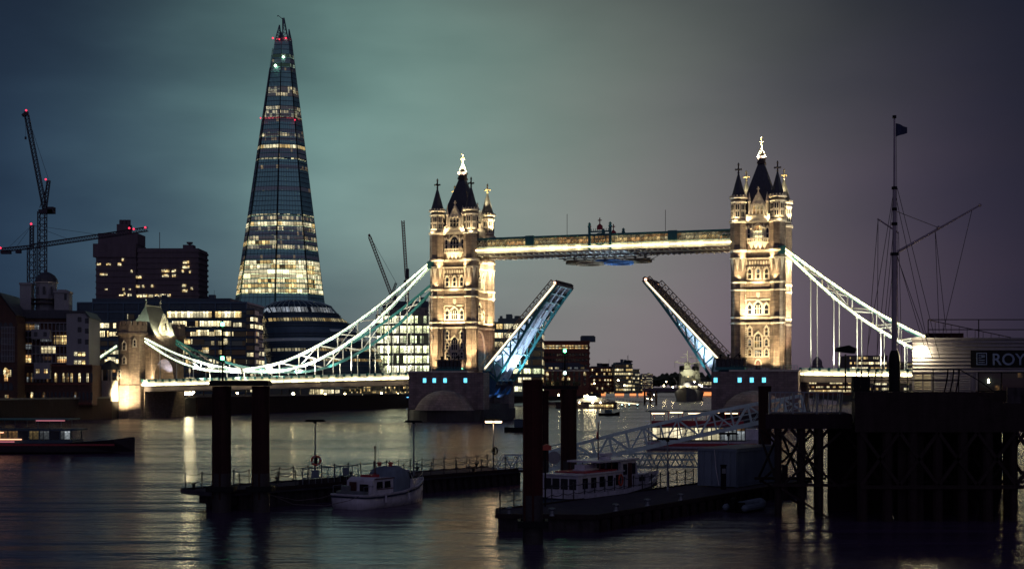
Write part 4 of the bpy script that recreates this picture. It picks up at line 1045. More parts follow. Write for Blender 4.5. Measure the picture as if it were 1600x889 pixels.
# --- brutalist hospital pair
D = 1130
g1 = thing('concrete_tower_block', 'tall slab-sided concrete tower with flared top and chimney stack, left of its twin', 'tower block', (X(180, D), D, 0)); s = F / D
l = lambda px: (px - 180) / s
MB().box(l(150), l(213), 0, 30, 5, Z(402, D)).box(l(146), l(213), -1.5, 30, Z(402, D), Z(381, D)).box(l(152), l(214), 2, 26, Z(381, D), Z(364, D)).build('body', 'brown', g1)
MB().box(l(179), l(198), 6, 16, Z(364, D), Z(349, D)).lathe([(1.6, 0), (1.6, 4)], (l(184), 10, Z(349, D)), 8).lathe([(1.6, 0), (1.6, 4)], (l(190), 10, Z(349, D)), 8).lathe([(1.6, 0), (1.6, 4)], (l(196), 10, Z(349, D)), 8).build('chimney_stack', 'brown', g1)
rb = MB()
for k in range(13): z = Z(402, D) - 6 - k * 5.2; rb.box(l(149.5), l(213.5), -.5, .0, z, z + 1.6)
rb.build('concrete_band', 'brown', g1)
rnd = random.Random(3)
for (px, py, w_, hh) in ((155, 413, 6, 3), (170, 413, 7, 3), (187, 413, 5, 4), (192, 406, 3, 4), (193, 452, 3, 4), (160, 429, 7, 3), (166, 429, 4, 3), (203, 461, 6, 4), (166, 452, 4, 2), (190, 461, 7, 2), (195, 459, 3, 4), (203, 452, 3, 2), (206, 424, 3, 4)):
    MB().box(-w_ / 2 / s, w_ / 2 / s, -.7, -.52, -hh / 2 / s, hh / 2 / s).build('window', 'w_pale', g1, (l(px), 0, Z(py, D)))
g2 = thing('concrete_tower_block', 'wide brown concrete slab block with ribbed edges, right of the chimney-topped tower', 'tower block', (X(263, D), D, 0)); l = lambda px: (px - 263) / s
MB().box(l(215), l(310), 0, 34, 5, Z(388, D)).build('body', 'brown', g2)
rb = MB()
for k in range(17): z = Z(391, D) - k * 4.6; rb.box(l(214), l(311.5), -.6, 34.5, z - 1.7, z)
rb.build('concrete_band', 'brown', g2)
MB().box(l(282), l(298), 8, 18, Z(388, D), Z(381, D)).tube((l(247), 5, Z(388, D)), (l(247), 5, Z(362, D)), .3, 5).lathe([(.3, 0), (2.4, 1), (2.8, 2.4)], (l(292), 10, Z(381, D)), 8).build('roof_plant', 'brown', g2)
for (px, py, w_) in ((291, 410, 9), (291, 417.5, 10), (259, 423.5, 12), (272, 423.5, 6), (259, 431, 10), (272, 431, 5), (297, 425, 3), (217, 433, 8), (288, 446.5, 6), (289, 454.5, 8), (216, 447.5, 6), (224, 447.5, 3), (238, 447, 3), (218, 462.5, 8), (227, 462, 7), (236, 462.5, 7), (245.5, 462, 7), (255, 461.5, 8), (264, 461.5, 6), (222, 470, 3), (229, 470, 7), (297, 470, 4), (286, 424, 3), (300, 391 + 60, 3)):
    MB().box(-w_ / 2 / s, w_ / 2 / s, -.95, -.62, -1.1, 1.1).build('window', 'w_pale', g2, (l(px), 0, Z(py, D)))
# --- long glass office ranges on the south bank
D = 640
bl = block('office_block', 'long dark blue glass office range with many lit floors, behind the gatehouse', 120, 386, 473, D, 40, 10,
           ['off3', 'off2', 'off2', 'off2', 'off2', 'off3', 'off2', 'off2', 'navyclad', 'navyclad'], 'navyclad', pier=7, pierm='blueglass', frac=.5, rot=-.03)
s = F / D; l = lambda px: (px - 253) / s
# brightest rooms of that range
for (a, b_, y0, y1, m) in ((262, 378, 487, 497, 'off1'), (270, 362, 502, 510.5, 'off1'), (141, 170, 505, 513, 'off1'), (141, 169, 517, 527, 'off1'), (308, 327, 516, 525, 'off1'), (336, 347, 516, 525, 'off1'), (289, 298, 530, 538, 'w_pale'), (317, 327, 543, 552, 'w_pale'), (168, 180, 558, 567, 'w_pale'), (350, 357, 529, 538, 'w_pale'), (199, 210, 491, 499, 'off2'), (175, 181, 505, 513, 'off1'), (300, 320, 530, 538, 'off2'), (355, 362, 557, 565, 'w_pale'), (155, 165, 572, 577, 'w_warm')):
    MB().box(0, (b_ - a) / s, -.62, -.52, 0, (y1 - y0) / s).build('lit_room', m, bl, (l(a), 0, Z(y1, D)))
block('stair_tower', 'narrow glazed lift tower with red crown at the right end of the long office range', 384, 397, 483, 632, 12, 12, 'off2', 'navyclad', frac=.6, plant=False)
# --- leaning oval council building
D = 560; s = F / D
ch = thing('egg_shaped_building', 'dark leaning egg-shaped glass building with thin lit floor bands, left of the bright office block', 'council building', (X(465, D), D, 0))
prof = [(604, 412, 597), (590, 408, 594), (582, 406, 595), (565, 403, 590), (547, 400, 583), (528, 398, 563), (509, 397, 546), (491, 397, 522), (480, 399, 512), (474, 402, 507), (468, 412, 492), (464, 430, 468)]
def ring_(py, a, b_, n=36, out=1.0, dy=0):
    cx0 = ((a + b_) / 2 - 465) / s; r0 = (b_ - a) / 2 / s * out; z = Z(py, D)
    return [(cx0 + r0 * cos(2 * pi * k / n), 22 + r0 * .92 * sin(2 * pi * k / n) + dy, z) for k in range(n)]
def pr_at(py):
    for p, q in zip(prof[:-1], prof[1:]):
        if q[0] <= py <= p[0]:
            t = (p[0] - py) / (p[0] - q[0]); return p[1] + (q[1] - p[1]) * t, p[2] + (q[2] - p[2]) * t
    return prof[-1][1:]
mb = MB(); n = 36; rs = [ring_(p[0], p[1], p[2]) for p in prof]
mb.add([v for r_ in rs for v in r_], [(i * n + j, i * n + (j + 1) % n, (i + 1) * n + (j + 1) % n, (i + 1) * n + j) for i in range(len(rs) - 1) for j in range(n)] + [tuple(range((len(rs) - 1) * n, len(rs) * n))])
mb.build('glass_shell', 'blueglass', ch, smooth=True)
def hoop(y0, y1, out, m, name, k0=0, k1=36, th=0):
    a0 = pr_at(y0); a1 = pr_at(y1); r0 = ring_(y0, *a0, out=out); r1 = ring_(y1, *a1, out=out); i0 = ring_(y0, *a0, out=out - .012); i1 = ring_(y1, *a1, out=out - .012)
    ks = list(range(k0, k1 + 1)); zo = r0[0][2]
    sub = lambda p: (p[0], p[1], p[2] - zo)
    mb = MB()
    for a, b_ in zip(ks[:-1], ks[1:]):
        a %= 36; b_ %= 36
        q = [r0[a], r0[b_], r1[b_], r1[a], i0[a], i0[b_], i1[b_], i1[a]]
        mb.add([sub(p) for p in q], [(0, 1, 2, 3), (7, 6, 5, 4), (0, 4, 5, 1), (2, 6, 7, 3)])
    mb.build(name, m, ch, (0, 0, zo))
M['ch_pale'] = litwin('oval_storey_pale', [PALE, WARM, CREAM], 1.3, cell=(1.1, 50), lit=.9, mull=.25, fine=.5)
M['ch_white'] = litwin('oval_storey_white', [(.75, .85, 1), (.9, .95, 1)], 1.0, cell=(1.6, 50), lit=.9, mull=.2, fine=.6)
hoop(485.5, 477.5, 1.012, 'ch_white', 'lit_storey', 18, 34); hoop(500, 495, 1.012, 'ch_pale', 'lit_storey', 18, 35)
hoop(548, 543.5, 1.012, 'ch_pale', 'lit_storey', 18, 36); hoop(564, 560, 1.012, 'ch_pale', 'lit_storey', 26, 36); hoop(532, 527.5, 1.012, 'sh_few', 'lit_storey', 18, 36); hoop(517, 513, 1.012, 'sh_few', 'lit_storey', 30, 35)
for y in (604, 596, 588, 580, 572, 556, 552, 540, 536, 524, 520, 508, 504, 490, 487, 474): hoop(y, y - 1.5, 1.02, 'navyclad', 'rib')
fin = MB()
for k in range(18, 36):
    pts = []
    for y in (486, 480, 474, 468, 464.5): r_ = ring_(y, *pr_at(y), out=1.02); pts.append(r_[k])
    fin.path(pts, .12, 4)
fin.build('roof_fin', 'palegreen', ch)
# --- bright glass blocks right of it
b5 = block('office_block', 'brilliantly lit yellow-green glass office between the egg-shaped building and the left tower', 588, 672, 492, 600, 40, 8, 'greenglass', 'concrete', frac=.80, pier=3.2, pierm='concrete', rot=-.04)
b6 = block('office_block', 'lit glass office with dark top seen just right of the left tower', 772, 846, 504, 640, 40, 8, ['greenglass', 'off2', 'greenglass', 'off2', 'off3', 'off2', 'off2', 'off1'], 'navyclad', frac=.6, pier=4, pierm='navyclad', rot=-.05)
block('office_block', 'low dark-roofed block behind the top of the bright glass office', 598, 700, 478, 690, 30, 9, 'off3', 'navyclad', rot=-.03)
# --- brick river fronts beyond the left leaf
D = 800
bb = block('brick_office_building', 'large red brick office with a row of lit top windows and square plant tower', 845, 921, 533, D, 40, 9, None, 'redbrick', plant=False, rot=-.05, side=False)
s = F / D; w_ = 76 / s
win_grid(bb, -w_ / 2 + 1, w_ / 2 - 1, 14, Z(545, D), Z(545, D), 1, 1.5, 2.2, ['w_pale', 'w_warm'], lit=.95, seed=4)
win_grid(bb, -w_ / 2 + 1, w_ / 2 - 1, 14, Z(598, D), Z(556, D), 6, 1.3, 1.9, ['w_warm', 'w_dim'], lit=.10, seed=5)
MB().box(18.2 / 2, 18.2, 8, 18, Z(533, D), Z(525, D)).box(9.6, 17.6, 8.4, 17.6, Z(525, D), Z(523.5, D)).build('plant_tower', 'navyclad', bb)
D = 720
hg = thing('brick_warehouse', 'long red brick wharf building with slate hipped roof, before the large brick office', 'warehouse', (X(886, D), D, 0), -.06); s = F / D
MB().box(-16, 11.5, 0, 22, 4, Z(580, D)).build('body', 'redbrick', hg)
MB().box(-16.3, 11.8, -.4, 22.2, Z(580, D), Z(577.5, D)).build('cornice', 'portland', hg)
MB().add([(-16, 0, Z(577, D)), (11.5, 0, Z(577, D)), (11.5, 22, Z(577, D)), (-16, 22, Z(577, D)), (-13, 8, Z(566, D)), (6, 8, Z(566, D)), (6, 14, Z(566, D)), (-13, 14, Z(566, D))], [(0, 1, 5, 4), (1, 2, 6, 5), (2, 3, 7, 6), (3, 0, 4, 7), (4, 5, 6, 7)]).build('roof', 'slate', hg)
win_grid(hg, -14, 10, 7, Z(576.5, D), Z(576.5, D), 1, 2.0, 1.0, ['w_pale', 'w_dim'], y=-.3, lit=.8, seed=8)
win_grid(hg, -15, 11, 9, Z(602, D), Z(587, D), 3, 1.4, 2.2, ['w_warm', 'w_dim'], lit=.3, seed=9, arch=True)
D = 900
b = block('wharf_building', 'mid-height dark office with two short rows of lit windows, left of the stepped glass office', 921, 960, 575, D, 25, 6, None, 'redbrick', plant=True, side=False, roofm='slate'); s = F / D
win_grid(b, -7.5, 7.5, 9, Z(611, D), Z(580, D), 6, 1.0, 1.5, ['w_warm', 'w_pale'], lit=.45, seed=12)
D = 870
b = block('wharf_building', 'low gabled brick wharf building with small warm windows, beneath the mid-height dark office', 921, 962, 590, D, 18, 4, None, 'redbrick', plant=False, side=False); s = F / D
MB().prism([(-3, Z(590, D)), (3, Z(590, D)), (0, Z(585, D))], -.3, 6).prism([(-8.4, Z(590, D)), (8.4, Z(590, D)), (6.5, Z(586, D)), (-6.5, Z(586, D))], 2, 14).build('roof', 'slate', b)
win_grid(b, -8, 8, 9, Z(615, D), Z(596, D), 4, .9, 1.4, ['w_warm', 'w_pale'], lit=.5, seed=13)
b7 = block('office_block', 'stepped glass office block with bright upper floors, farther along the river', 960, 988, 569, 860, 25, 7, ['off2', 'off2', 'off2', 'off2', 'off1', 'off1', 'off2'], 'navyclad', frac=.6, plant=True)
MB().prism([(-5, Z(569, 860)), (6, Z(569, 860)), (4, Z(562, 860))], 2, 8).tube((3, 4, Z(563, 860)), (3, 4, Z(555, 860)), .12, 5).build('roof_spike', 'navyclad', b7)
block('office_block', 'lower right-hand wing of the stepped glass office block', 985, 999, 577, 865, 25, 6, ['off2', 'off2', 'off3', 'off2', 'off2', 'off2'], 'navyclad', frac=.55, plant=False)
block('office_block', 'small dim stair block at the foot of the stepped glass office', 998, 1004, 592, 868, 15, 4, 'off2', 'navyclad', frac=.5, plant=False)
block('residential_tower', 'distant pale residential tower block on the horizon, left of the warship', 1003, 1020, 584, 2000, 20, 12, 'off2', 'weatherboard', frac=.45, pier=3, pierm='weatherboard', plant=False, cat='tower block')
block('office_block', 'far low lit building just right of the warship mast', 1086, 1103, 588, 1350, 20, 3, ['off2', 'off1', 'off1'], 'concrete', z0=18, frac=.6, plant=False)
block('office_block', 'far flat-roofed lit building partly behind the right raised leaf', 1090, 1124, 594, 1300, 20, 3, ['off2', 'off1', 'off3'], 'concrete', z0=10, frac=.5, plant=False)
# --- right bank, seen through and below the right side span
b = block('office_block', 'lit office floors seen through the hangers of the right side span', 1327, 1386, 556, 860, 30, 7, ['off2', 'off2', 'off3', 'off1', 'off1', 'off1', 'off2'], 'brown', frac=.5, pier=4, pierm='brown', plant=False)
block('office_block', 'dim office between the right side span and the pier building', 1384, 1440, 566, 880, 30, 6, ['off2', 'off3', 'off3', 'off2', 'off2', 'off3'], 'brown', frac=.5, plant=False)
block('riverside_restaurant', 'warm-lit low riverside building under the right side span, beside the right pier', 1262, 1330, 596, 700, 14, 3, ['w_warm', 'off2', 'off2'], 'redbrick', frac=.5, plant=False, cat='restaurant')
sp_ = thing('church_turret', 'tiny dark domed turret on the skyline right of the right tower', 'turret', (X(1277, 1000), 1000, 0))
MB().lathe([(4.5, 5), (4.5, Z(573, 1000)), (3.4, Z(570, 1000)), (3.8, Z(568, 1000)), (3.2, Z(563, 1000)), (.5, Z(557, 1000)), (.1, Z(550, 1000))], n=8).build('turret_body', 'brown', sp_)
tl = MB(); rnd = random.Random(5)
# distant wooded ridge: read as one mass
for k in range(420):
    px = rnd.uniform(985, 1130); h_ = 12 + 9 * sin((px - 985) / 50) + rnd.uniform(-5, 5)
    c = Vector((X(px, 2300), 2300 + rnd.uniform(-40, 40), h_ * rnd.uniform(.3, 1) + 6)); r_ = rnd.uniform(3, 6)
    tl.lathe([(r_ * .3, -r_ * .7), (r_, 0), (r_ * .8, r_ * .5), (r_ * .2, r_ * .9)], c, 5, rnd.uniform(0, 3))
tag(tl.build('distant_trees', 'leaf'), 'dark wooded ridge on the far horizon left of the warship', 'trees', kind='stuff')
# --- far road bridge with orange lit flanks
D = 1230
lb = thing('road_bridge', 'low far road bridge with orange lit flanks crossing the river behind the warship', 'bridge', (X(920, D), D, 0), .02); s = F / D
Lb = 175
MB().box(0, Lb, 0, 30, Z(611, D), Z(607.5, D)).build('road_deck', 'brown', lb)
ar = MB()
for k in range(3):
    x0 = 4 + k * 56; pts = [(x0, Z(611, D)), (x0 + 54, Z(611, D))] + [(x0 + 27 + 27 * cos(a), Z(618, D) + (4.1) * sin(a)) for a in [j * pi / 10 for j in range(11)]]
    ar.prism(pts, .5, 29.5)
    ar.box(x0 + 54, x0 + 58.5, -.5, 30.5, -1, Z(611, D))
ar.build('arch', 'concrete', lb)
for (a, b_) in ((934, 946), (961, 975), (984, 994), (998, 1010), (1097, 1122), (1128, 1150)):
    MB().box((a - 920) / s, (b_ - 920) / s, -.5, -.1, Z(618, D), Z(612.5, D)).build('flank_glow', 'orangeglow', lb)  # glowing panels stand in for orange lamplight on the concrete flanks
rl = MB().box(0, Lb, -.2, 0, Z(607.5, D), Z(606.6, D))
for k in range(20): rl.tube((k * 9, 0, Z(607, D)), (k * 9, 0, Z(607, D) + 4), .12, 5)
rl.build('parapet', 'concrete', lb)
# --- jetty with lit glass tent, and lit link bridge to it
D = 560
jt = thing('floating_jetty', 'long low dark jetty with bright lamps on it, in mid river left of the warship', 'jetty', (X(928, D), D, 0), -.05); s = F / D
MB().box(-16, 9.5, 0, 8, 0, Z(629, D)).box(-16.3, 9.8, -.3, 8.3, Z(629, D), Z(628, D)).build('hull', 'pontoon', jt)
tn = MB().prism([(-8, Z(628, D)), (8, Z(628, D)), (6, Z(623, D)), (0, Z(620.5, D)), (-6, Z(623, D))], 1, 7); tn.build('canopy', 'weatherboard', jt)
for px in (914, 917.5, 921, 924, 927, 930): MB().lathe([(.05, -.5), (.5, 0), (.05, .5)], n=6).build('lamp', 'warmlamp', jt, ((px - 928) / s, -.4, Z(621 - (px % 3), D)))
for px in (926, 938, 905): MB().lathe([(.05, -.3), (.3, 0), (.05, .3)], n=6).build('lamp', 'warmlamp', jt, ((px - 928) / s, -.5, Z(628.7, D)))
MB().box(-2, 8, -.35, -.31, .6, 1.7).build('window_band', 'w_pale', jt)
D = 700
fb = thing('link_footbridge', 'pale lit footbridge from the far bank out to the warship mooring', 'footbridge', (X(962, D), D, 0)); s = F / D
f = MB(); a0 = Vector((0, 0, Z(628.5, D))); a1 = Vector((17.5, 8, Z(634, D)))
for z in (0, 2.0): f.bar(a0 + Vector((0, 0, z)), a1 + Vector((0, 0, z)), .25)
for k in range(10):
    p = a0 + (a1 - a0) * k / 10; q = a0 + (a1 - a0) * (k + 1) / 10; f.bar(p, q + Vector((0, 0, 2)), .14); f.bar(p, p + Vector((0, 0, 2)), .14)
f.build('truss', 'white', fb); MB().bar(a0 + Vector((0, -.3, .35)), a1 + Vector((0, -.3, .35)), .2, .28).build('light_strip', 'ledsoft', fb)
dl = thing('mooring_dolphin', 'dark timber lattice mooring dolphin with small lights, left of the warship bow', 'mooring', (X(1017, 690), 690, 0))
f = MB()
for x in (-3, 0, 3):
    for y in (0, 4): f.tube((x, y, -1), (x, y, 7), .35, 6)
for z in (1.5, 4, 6.8): f.bar((-3.3, 0, z), (3.3, 0, z), .4)
for a, b_ in (((-3, 1), (0, 6.5)), ((0, 1), (3, 6.5)), ((3, 1), (0, 6.5))): f.bar((a[0], -.1, a[1]), (b_[0], -.1, b_[1]), .3)
f.build('lattice', 'timber', dl)
for x, z in ((-1.8, 3), (1.5, 5), (.4, 2.4)): MB().lathe([(.02, -.25), (.25, 0), (.02, .25)], n=6).build('lamp', 'warmlamp', dl, (x, -.5, z))
for k, px in enumerate((948, 961, 972, 983, 996)):
    b_ = thing('channel_marker', 'small pale light on the water left of the warship, one of a row of five', 'marker light', (X(px, 590 + k), 590 + k, 0), 0, 'row of lights on the water'); MB().lathe([(.5, 0), (.6, .3), (.3, .6), (.1, 1)], n=8).build('float', 'black', b_); MB().lathe([(.05, 1.0), (.35, 1.25), (.05, 1.5)], n=6).build('lamp', 'coolsmall', b_) if 'coolsmall' in M else (M.__setitem__('coolsmall', emis('cool_marker_lamp', (.6, 1, .95), 5)), MB().lathe([(.05, 1.0), (.35, 1.25), (.05, 1.5)], n=6).build('lamp', 'coolsmall', b_))
# --- the museum warship
D = 850; s = F / D
ws = thing('warship', 'grey floodlit museum warship moored end-on, with lattice masts and two capped funnels', 'warship', (X(1074, D), D, 0), radians(-9))
hp = []
for y, w0, zt in ((-20, .2, 8.8), (-14, 2.6, 8.0), (0, 6.6, 6.8), (20, 9, 5.8), (60, 9.4, 5.2), (110, 9, 5.0), (140, 6, 5.2), (150, 3.5, 5.3)):
    hp.append([(-w0 * .8, y, -1), (-w0, y, zt), (w0, y, zt), (w0 * .8, y, -1)])
mb = MB().add([p for q in hp for p in q], [(i * 4 + j, i * 4 + j + 1, i * 4 + j + 5, i * 4 + j + 4) for i in range(7) for j in range(3)] + [(0, 1, 2, 3), (28, 31, 30, 29)])
mb.build('hull', 'shipdark', ws)
def turret(y, z, sc=1):
    m = MB().prism([(-3.2 * sc, -3), (3.2 * sc, -3), (3.6 * sc, 1), (3 * sc, 4), (-3 * sc, 4), (-3.6 * sc, 1)], z, z + 2.6, 'z', Matrix.Translation((0, y, 0)))
    m.lathe([(2.8, -1.5), (2.8, 0)], (0, y, z), 10)
    t_ = m.build('gun_turret', 'shipgrey', ws); g = MB()
    for x in (-1.6, 0, 1.6): g.tube((x * sc, y - 3, z + 1.5), (x * sc, y - 10, z + 2.8), .28, 6)
    g.build('gun_barrel', 'shipdark', t_)
turret(4, 7.6); turret(15, 10.0); turret(100, 7); turret(112, 6.2)
MB().box(-6, 6, 22, 46, 6, 10.5).box(-4.8, 4.8, 23, 42, 10.5, 14.5).box(-4.2, 4.2, 24, 36, 14.5, 18).prism([(-3.6, 18), (3.6, 18), (3.0, 20.2), (-3.0, 20.2)], 24.5, 33).box(-5.6, 5.6, 23.6, 26, 17.4, 18.6).box(-6.4, 6.4, 50, 90, 6, 9).box(-5, 5, 78, 90, 9, 13).build('superstructure', 'shipgrey', ws)
for k, (x, z, w_, h_) in enumerate(((-3.4, 11.6, 1.2, .8), (-1.2, 11.6, 1.2, .8), (1.2, 11.6, 1.2, .8), (3.4, 11.6, 1.2, .8), (-2.4, 15.6, 1, .7), (0, 15.6, 1, .7), (2.4, 15.6, 1, .7))):
    MB().box(-w_ / 2, w_ / 2, -.1, 0, -h_ / 2, h_ / 2).build('window', 'w_pale' if k % 2 else 'w_dark', ws, (x, 22.9 if z < 14 else 23.9, z))
for y in (52, 72):
    f_ = MB().lathe([(3.6, 9), (3.0, 20)], (-4.5 if y < 60 else 3.5, y, 0), 14, sx=.75, sy=1.2).build('funnel', 'shipgrey', ws); MB().lathe([(3.1, 20.02), (3.2, 21.6), (2.9, 23), (1.5, 23.2)], (-4.5 if y < 60 else 3.5, y, 0), 14, sx=.75, sy=1.2).build('cap', 'black', f_)
for xm, y, zt in ((-1.0, 40, 33), (4.2, 78, 34)):
    m = MB(); b0 = [(-2.6, 0), (2.6, 0), (0, 3)]
    zs = [10 + i * 2.6 for i in range(7)]
    for i, z in enumerate(zs):
        t = (z - 10) / 22; 
        P = [Vector((xm + x * (1 - t * .7), y + yy * (1 - t * .7), z)) for x, yy in b0]
        if i < 6:
            t2 = (zs[i + 1] - 10) / 22; Q = [Vector((xm + x * (1 - t2 * .7), y + yy * (1 - t2 * .7), zs[i + 1])) for x, yy in b0]
            for j in range(3): m.bar(P[j], Q[j], .6); m.bar(P[j], Q[(j + 1) % 3], .34); m.bar(P[j], P[(j + 1) % 3], .34)
    m.tube((xm, y, 25), (xm, y, zt), .24, 6)
    m.box(xm - 2.2, xm + 2.2, y - 1.4, y + 1.4, 21.0, 21.7).box(xm - 1.6, xm + 1.6, y - 1, y + 1, 21.7, 23.2)
    m.bar((xm - 8.5, y, 25.5), (xm, y, 23.8), .5); m.bar((xm + 8.5, y, 25.5), (xm, y, 23.8), .5)
    m.bar((xm - 5, y, 28.6), (xm + 5, y, 28.6), .22); m.bar((xm - 3, y, 30.6), (xm + 3, y, 30.6), .18)
    for sx in (-1, 1):
        m.tube((xm + sx * 8.3, y, 25.5), (xm + sx * 8.3, y, 21.5), .12, 5); m.bar((xm + sx * 8.3, y, 25.5), (xm, y, 30), .08)
    m.lathe([(.3, 0), (1.5, .4), (1.7, 1.0)], (xm, y, 23.4), 8)
    m.build('mast', 'shipgrey', ws)
aw = MB().prism([(-9.5, 9.6), (9.5, 9.6), (0, 12.4)], -4, 4, 'y', Matrix.Translation((2, -6, 0))); aw.build('deck_awning', 'weatherboard', ws)
MB().box(-5.5, 6.5, -8.4, -8.2, 8.3, 9.5).build('awning_side', 'w_pale', ws)
bo = MB()
for x in (-8, 8): bo.tube((x, 55, 8), (x * 1.15, 50, 13), .3, 6).tube((x * .8, 30, 10), (x * 1.2, 28, 15), .25, 6)
bo.build('derrick', 'shipdark', ws)
for x, y, z in ((-9, -4, 8.6), (-14.5, -6, 9.6), (9, 6, 9.2), (4, 20, 12), (-5, 22, 9)): MB().lathe([(.05, -.5), (.5, 0), (.05, .5)], n=6).build('lamp', 'warmlamp', ws, (x, y, z))
e = Matrix.Translation(ws.location) @ Matrix.Rotation(radians(-9), 4, 'Z')
for p, to, pw in (((-9, -12, 9), (-2, 25, 15), 9000), ((9, -12, 9), (2, 25, 15), 9000), ((0, 12, 19), (0, 42, 26), 12000), ((-8, 30, 19), (-1, 42, 28), 7000), ((9, 55, 14), (4, 78, 27), 10000), ((0, -14, 9.5), (0, 2, 9), 2500)):
    spot('floodlight', tuple(e @ Vector(p)), tuple(e @ Vector(to)), pw, 70, (1, .92, .62), r=.6)
# --- cranes
def lat(m, p, q, w, n, th):
    p = Vector(p); q = Vector(q); d = (q - p).normalized(); up = Vector((0, 0, 1)) if abs(d.z) < .8 else Vector((1, 0, 0))
    a = d.cross(up).normalized() * w / 2; b_ = a.cross(d).normalized() * w / 2
    cs = [a + b_, a - b_, -a - b_, -a + b_]
    for c in cs: m.bar(p + c, q + c, th)
    for i in range(n):
        P = p + (q - p) * i / n; Q = p + (q - p) * (i + 1) / n
        for j in range(4):
            m.bar(P + cs[j], Q + cs[(j + 1) % 4], th * .6)
            m.bar(P + cs[j], P + cs[(j + 1) % 4], th * .6)
D = 700; s = F / D
c1 = thing('tower_crane', 'tall luffing tower crane with near-vertical jib and red beacons, far left', 'crane', (X(66, D), D, 0)); l = lambda px: (px - 66) / s
m = MB(); lat(m, (0, 0, 30), (0, 0, Z(331, D)), 3.6, 22, .38); m.build('mast', 'crane', c1)
m = MB(); lat(m, (l(71), 0, Z(332, D)), (l(41.5), 0, Z(180, D)), 1.9, 26, .30); m.box(l(41) - 1, l(41) + 1, -.8, .8, Z(181, D), Z(175, D)).lathe([(.3, -1), (1, 0), (.3, 1)], (l(36.5), 0, Z(180, D)), 8); m.build('jib', 'crane', c1)
m = MB(); lat(m, (l(70), 0, Z(330, D)), (l(76), 0, Z(282, D)), 1.4, 8, .28); m.bar((l(76), 0, Z(282, D)), (l(62), 0, Z(325, D)), .3); m.build('a_frame', 'crane', c1)
MB().box(l(62), l(84), -2, 2, Z(334, D), Z(328, D)).box(l(76), l(85), -2, 2, Z(334, D), Z(324, D)).build('machinery_deck', 'crane', c1)
m = MB().tube((l(76), 0, Z(281, D)), (l(42), 0, Z(178, D)), .09, 4).tube((l(40), 0, Z(180, D)), (l(40), 0, Z(216, D)), .06, 4); m.box(l(40) - .4, l(40) + .4, -.4, .4, Z(218, D), Z(214, D)); m.build('cable', 'crane', c1)
for px, py in ((42, 173.5), (72.5, 281)): MB().lathe([(.05, -.48), (.4, -.25), (.48, 0), (.4, .25), (.05, .48)], n=8).build('beacon', 'redlamp', c1, (l(px), -1, Z(py, D)))
D = 660; s = F / D
c2 = thing('tower_crane', 'flat-jib tower crane in front, its long jib reaching right across the hospital tower', 'crane', (X(49.5, D), D, 0)); l = lambda px: (px - 49.5) / s
m = MB(); lat(m, (0, 0, 25), (0, 0, Z(386, D)), 3.2, 14, .36); m.build('mast', 'crane', c2)
m = MB(); lat(m, (0, 0, Z(386, D)), (l(49.8), 0, Z(352, D)), 1.5, 7, .28); m.build('tower_head', 'crane', c2)
m = MB(); lat(m, (l(50), 0, Z(385, D)), (l(231), 0, Z(358, D)), 2.0, 44, .26); m.build('jib', 'crane', c2)
m = MB(); lat(m, (l(50), 0, Z(386, D)), (l(0), 0, Z(391, D)), 1.7, 12, .3); m.box(l(2), l(17), -1, 1, Z(397, D), Z(391, D)).box(l(25), l(33), -.8, .8, Z(396, D), Z(391, D)); m.build('counter_jib', 'crane', c2)
m = MB()
for px, py in ((155, 367), (110, 375)): m.tube((l(50), 0, Z(352, D)), (l(px), 0, Z(py, D)), .07, 4)
for px, py in ((12, 388), (25, 387)): m.tube((l(50), 0, Z(352, D)), (l(px), 0, Z(py, D)), .07, 4)
m.build('stay_cable', 'crane', c2)
for px, py in ((50, 350.5), (228, 356), (203, 357), (210, 358.5), (2, 388)): MB().lathe([(.05, -.48), (.4, -.25), (.48, 0), (.4, .25), (.05, .48)], n=8).build('beacon', 'redlamp', c2, (l(px), -1.2, Z(py, D)))
D = 1000; s = F / D
c3 = thing('tower_crane', 'slanting red luffing crane jib above the bright office, left of the steeper one', 'crane', (X(612, D), D, 0)); l = lambda px: (px - 612) / s
m = MB(); lat(m, (0, 0, 40), (0, 0, Z(462, D)), 2.4, 10, .4); m.build('mast', 'craner', c3)
m = MB(); lat(m, (l(612), 0, Z(462, D)), (l(577.5), 0, Z(370, D)), 2.0, 22, .42); m.lathe([(.3, -1.2), (1.2, 0), (.3, 1.2)], (l(577), 0, Z(368, D)), 6); m.build('jib', 'craner', c3)
m = MB(); lat(m, (l(612), 0, Z(461, D)), (l(619), 0, Z(442, D)), 1.3, 4, .4); m.tube((l(619), 0, Z(442, D)), (l(578), 0, Z(369, D)), .12, 4).box(l(609), l(620), -1.5, 1.5, Z(466, D), Z(462, D)); m.build('a_frame', 'crane', c3)
c4 = thing('tower_crane', 'near-vertical red luffing crane jib rising just left of the left tower', 'crane', (X(636, D), D, 0)); l = lambda px: (px - 636) / s
m = MB(); lat(m, (0, 0, 40), (0, 0, Z(432, D)), 2.4, 12, .4); m.build('mast', 'craner', c4)
m = MB(); lat(m, (l(635), 0, Z(432, D)), (l(629.5), 0, Z(345, D)), 2.0, 22, .42); m.build('jib', 'craner', c4)
MB().box(l(631), l(642), -1.5, 1.5, Z(444, D), Z(438, D)).box(l(634), l(639), -1.5, 1.5, Z(436, D), Z(420, D)).build('machinery_deck', 'crane', c4)
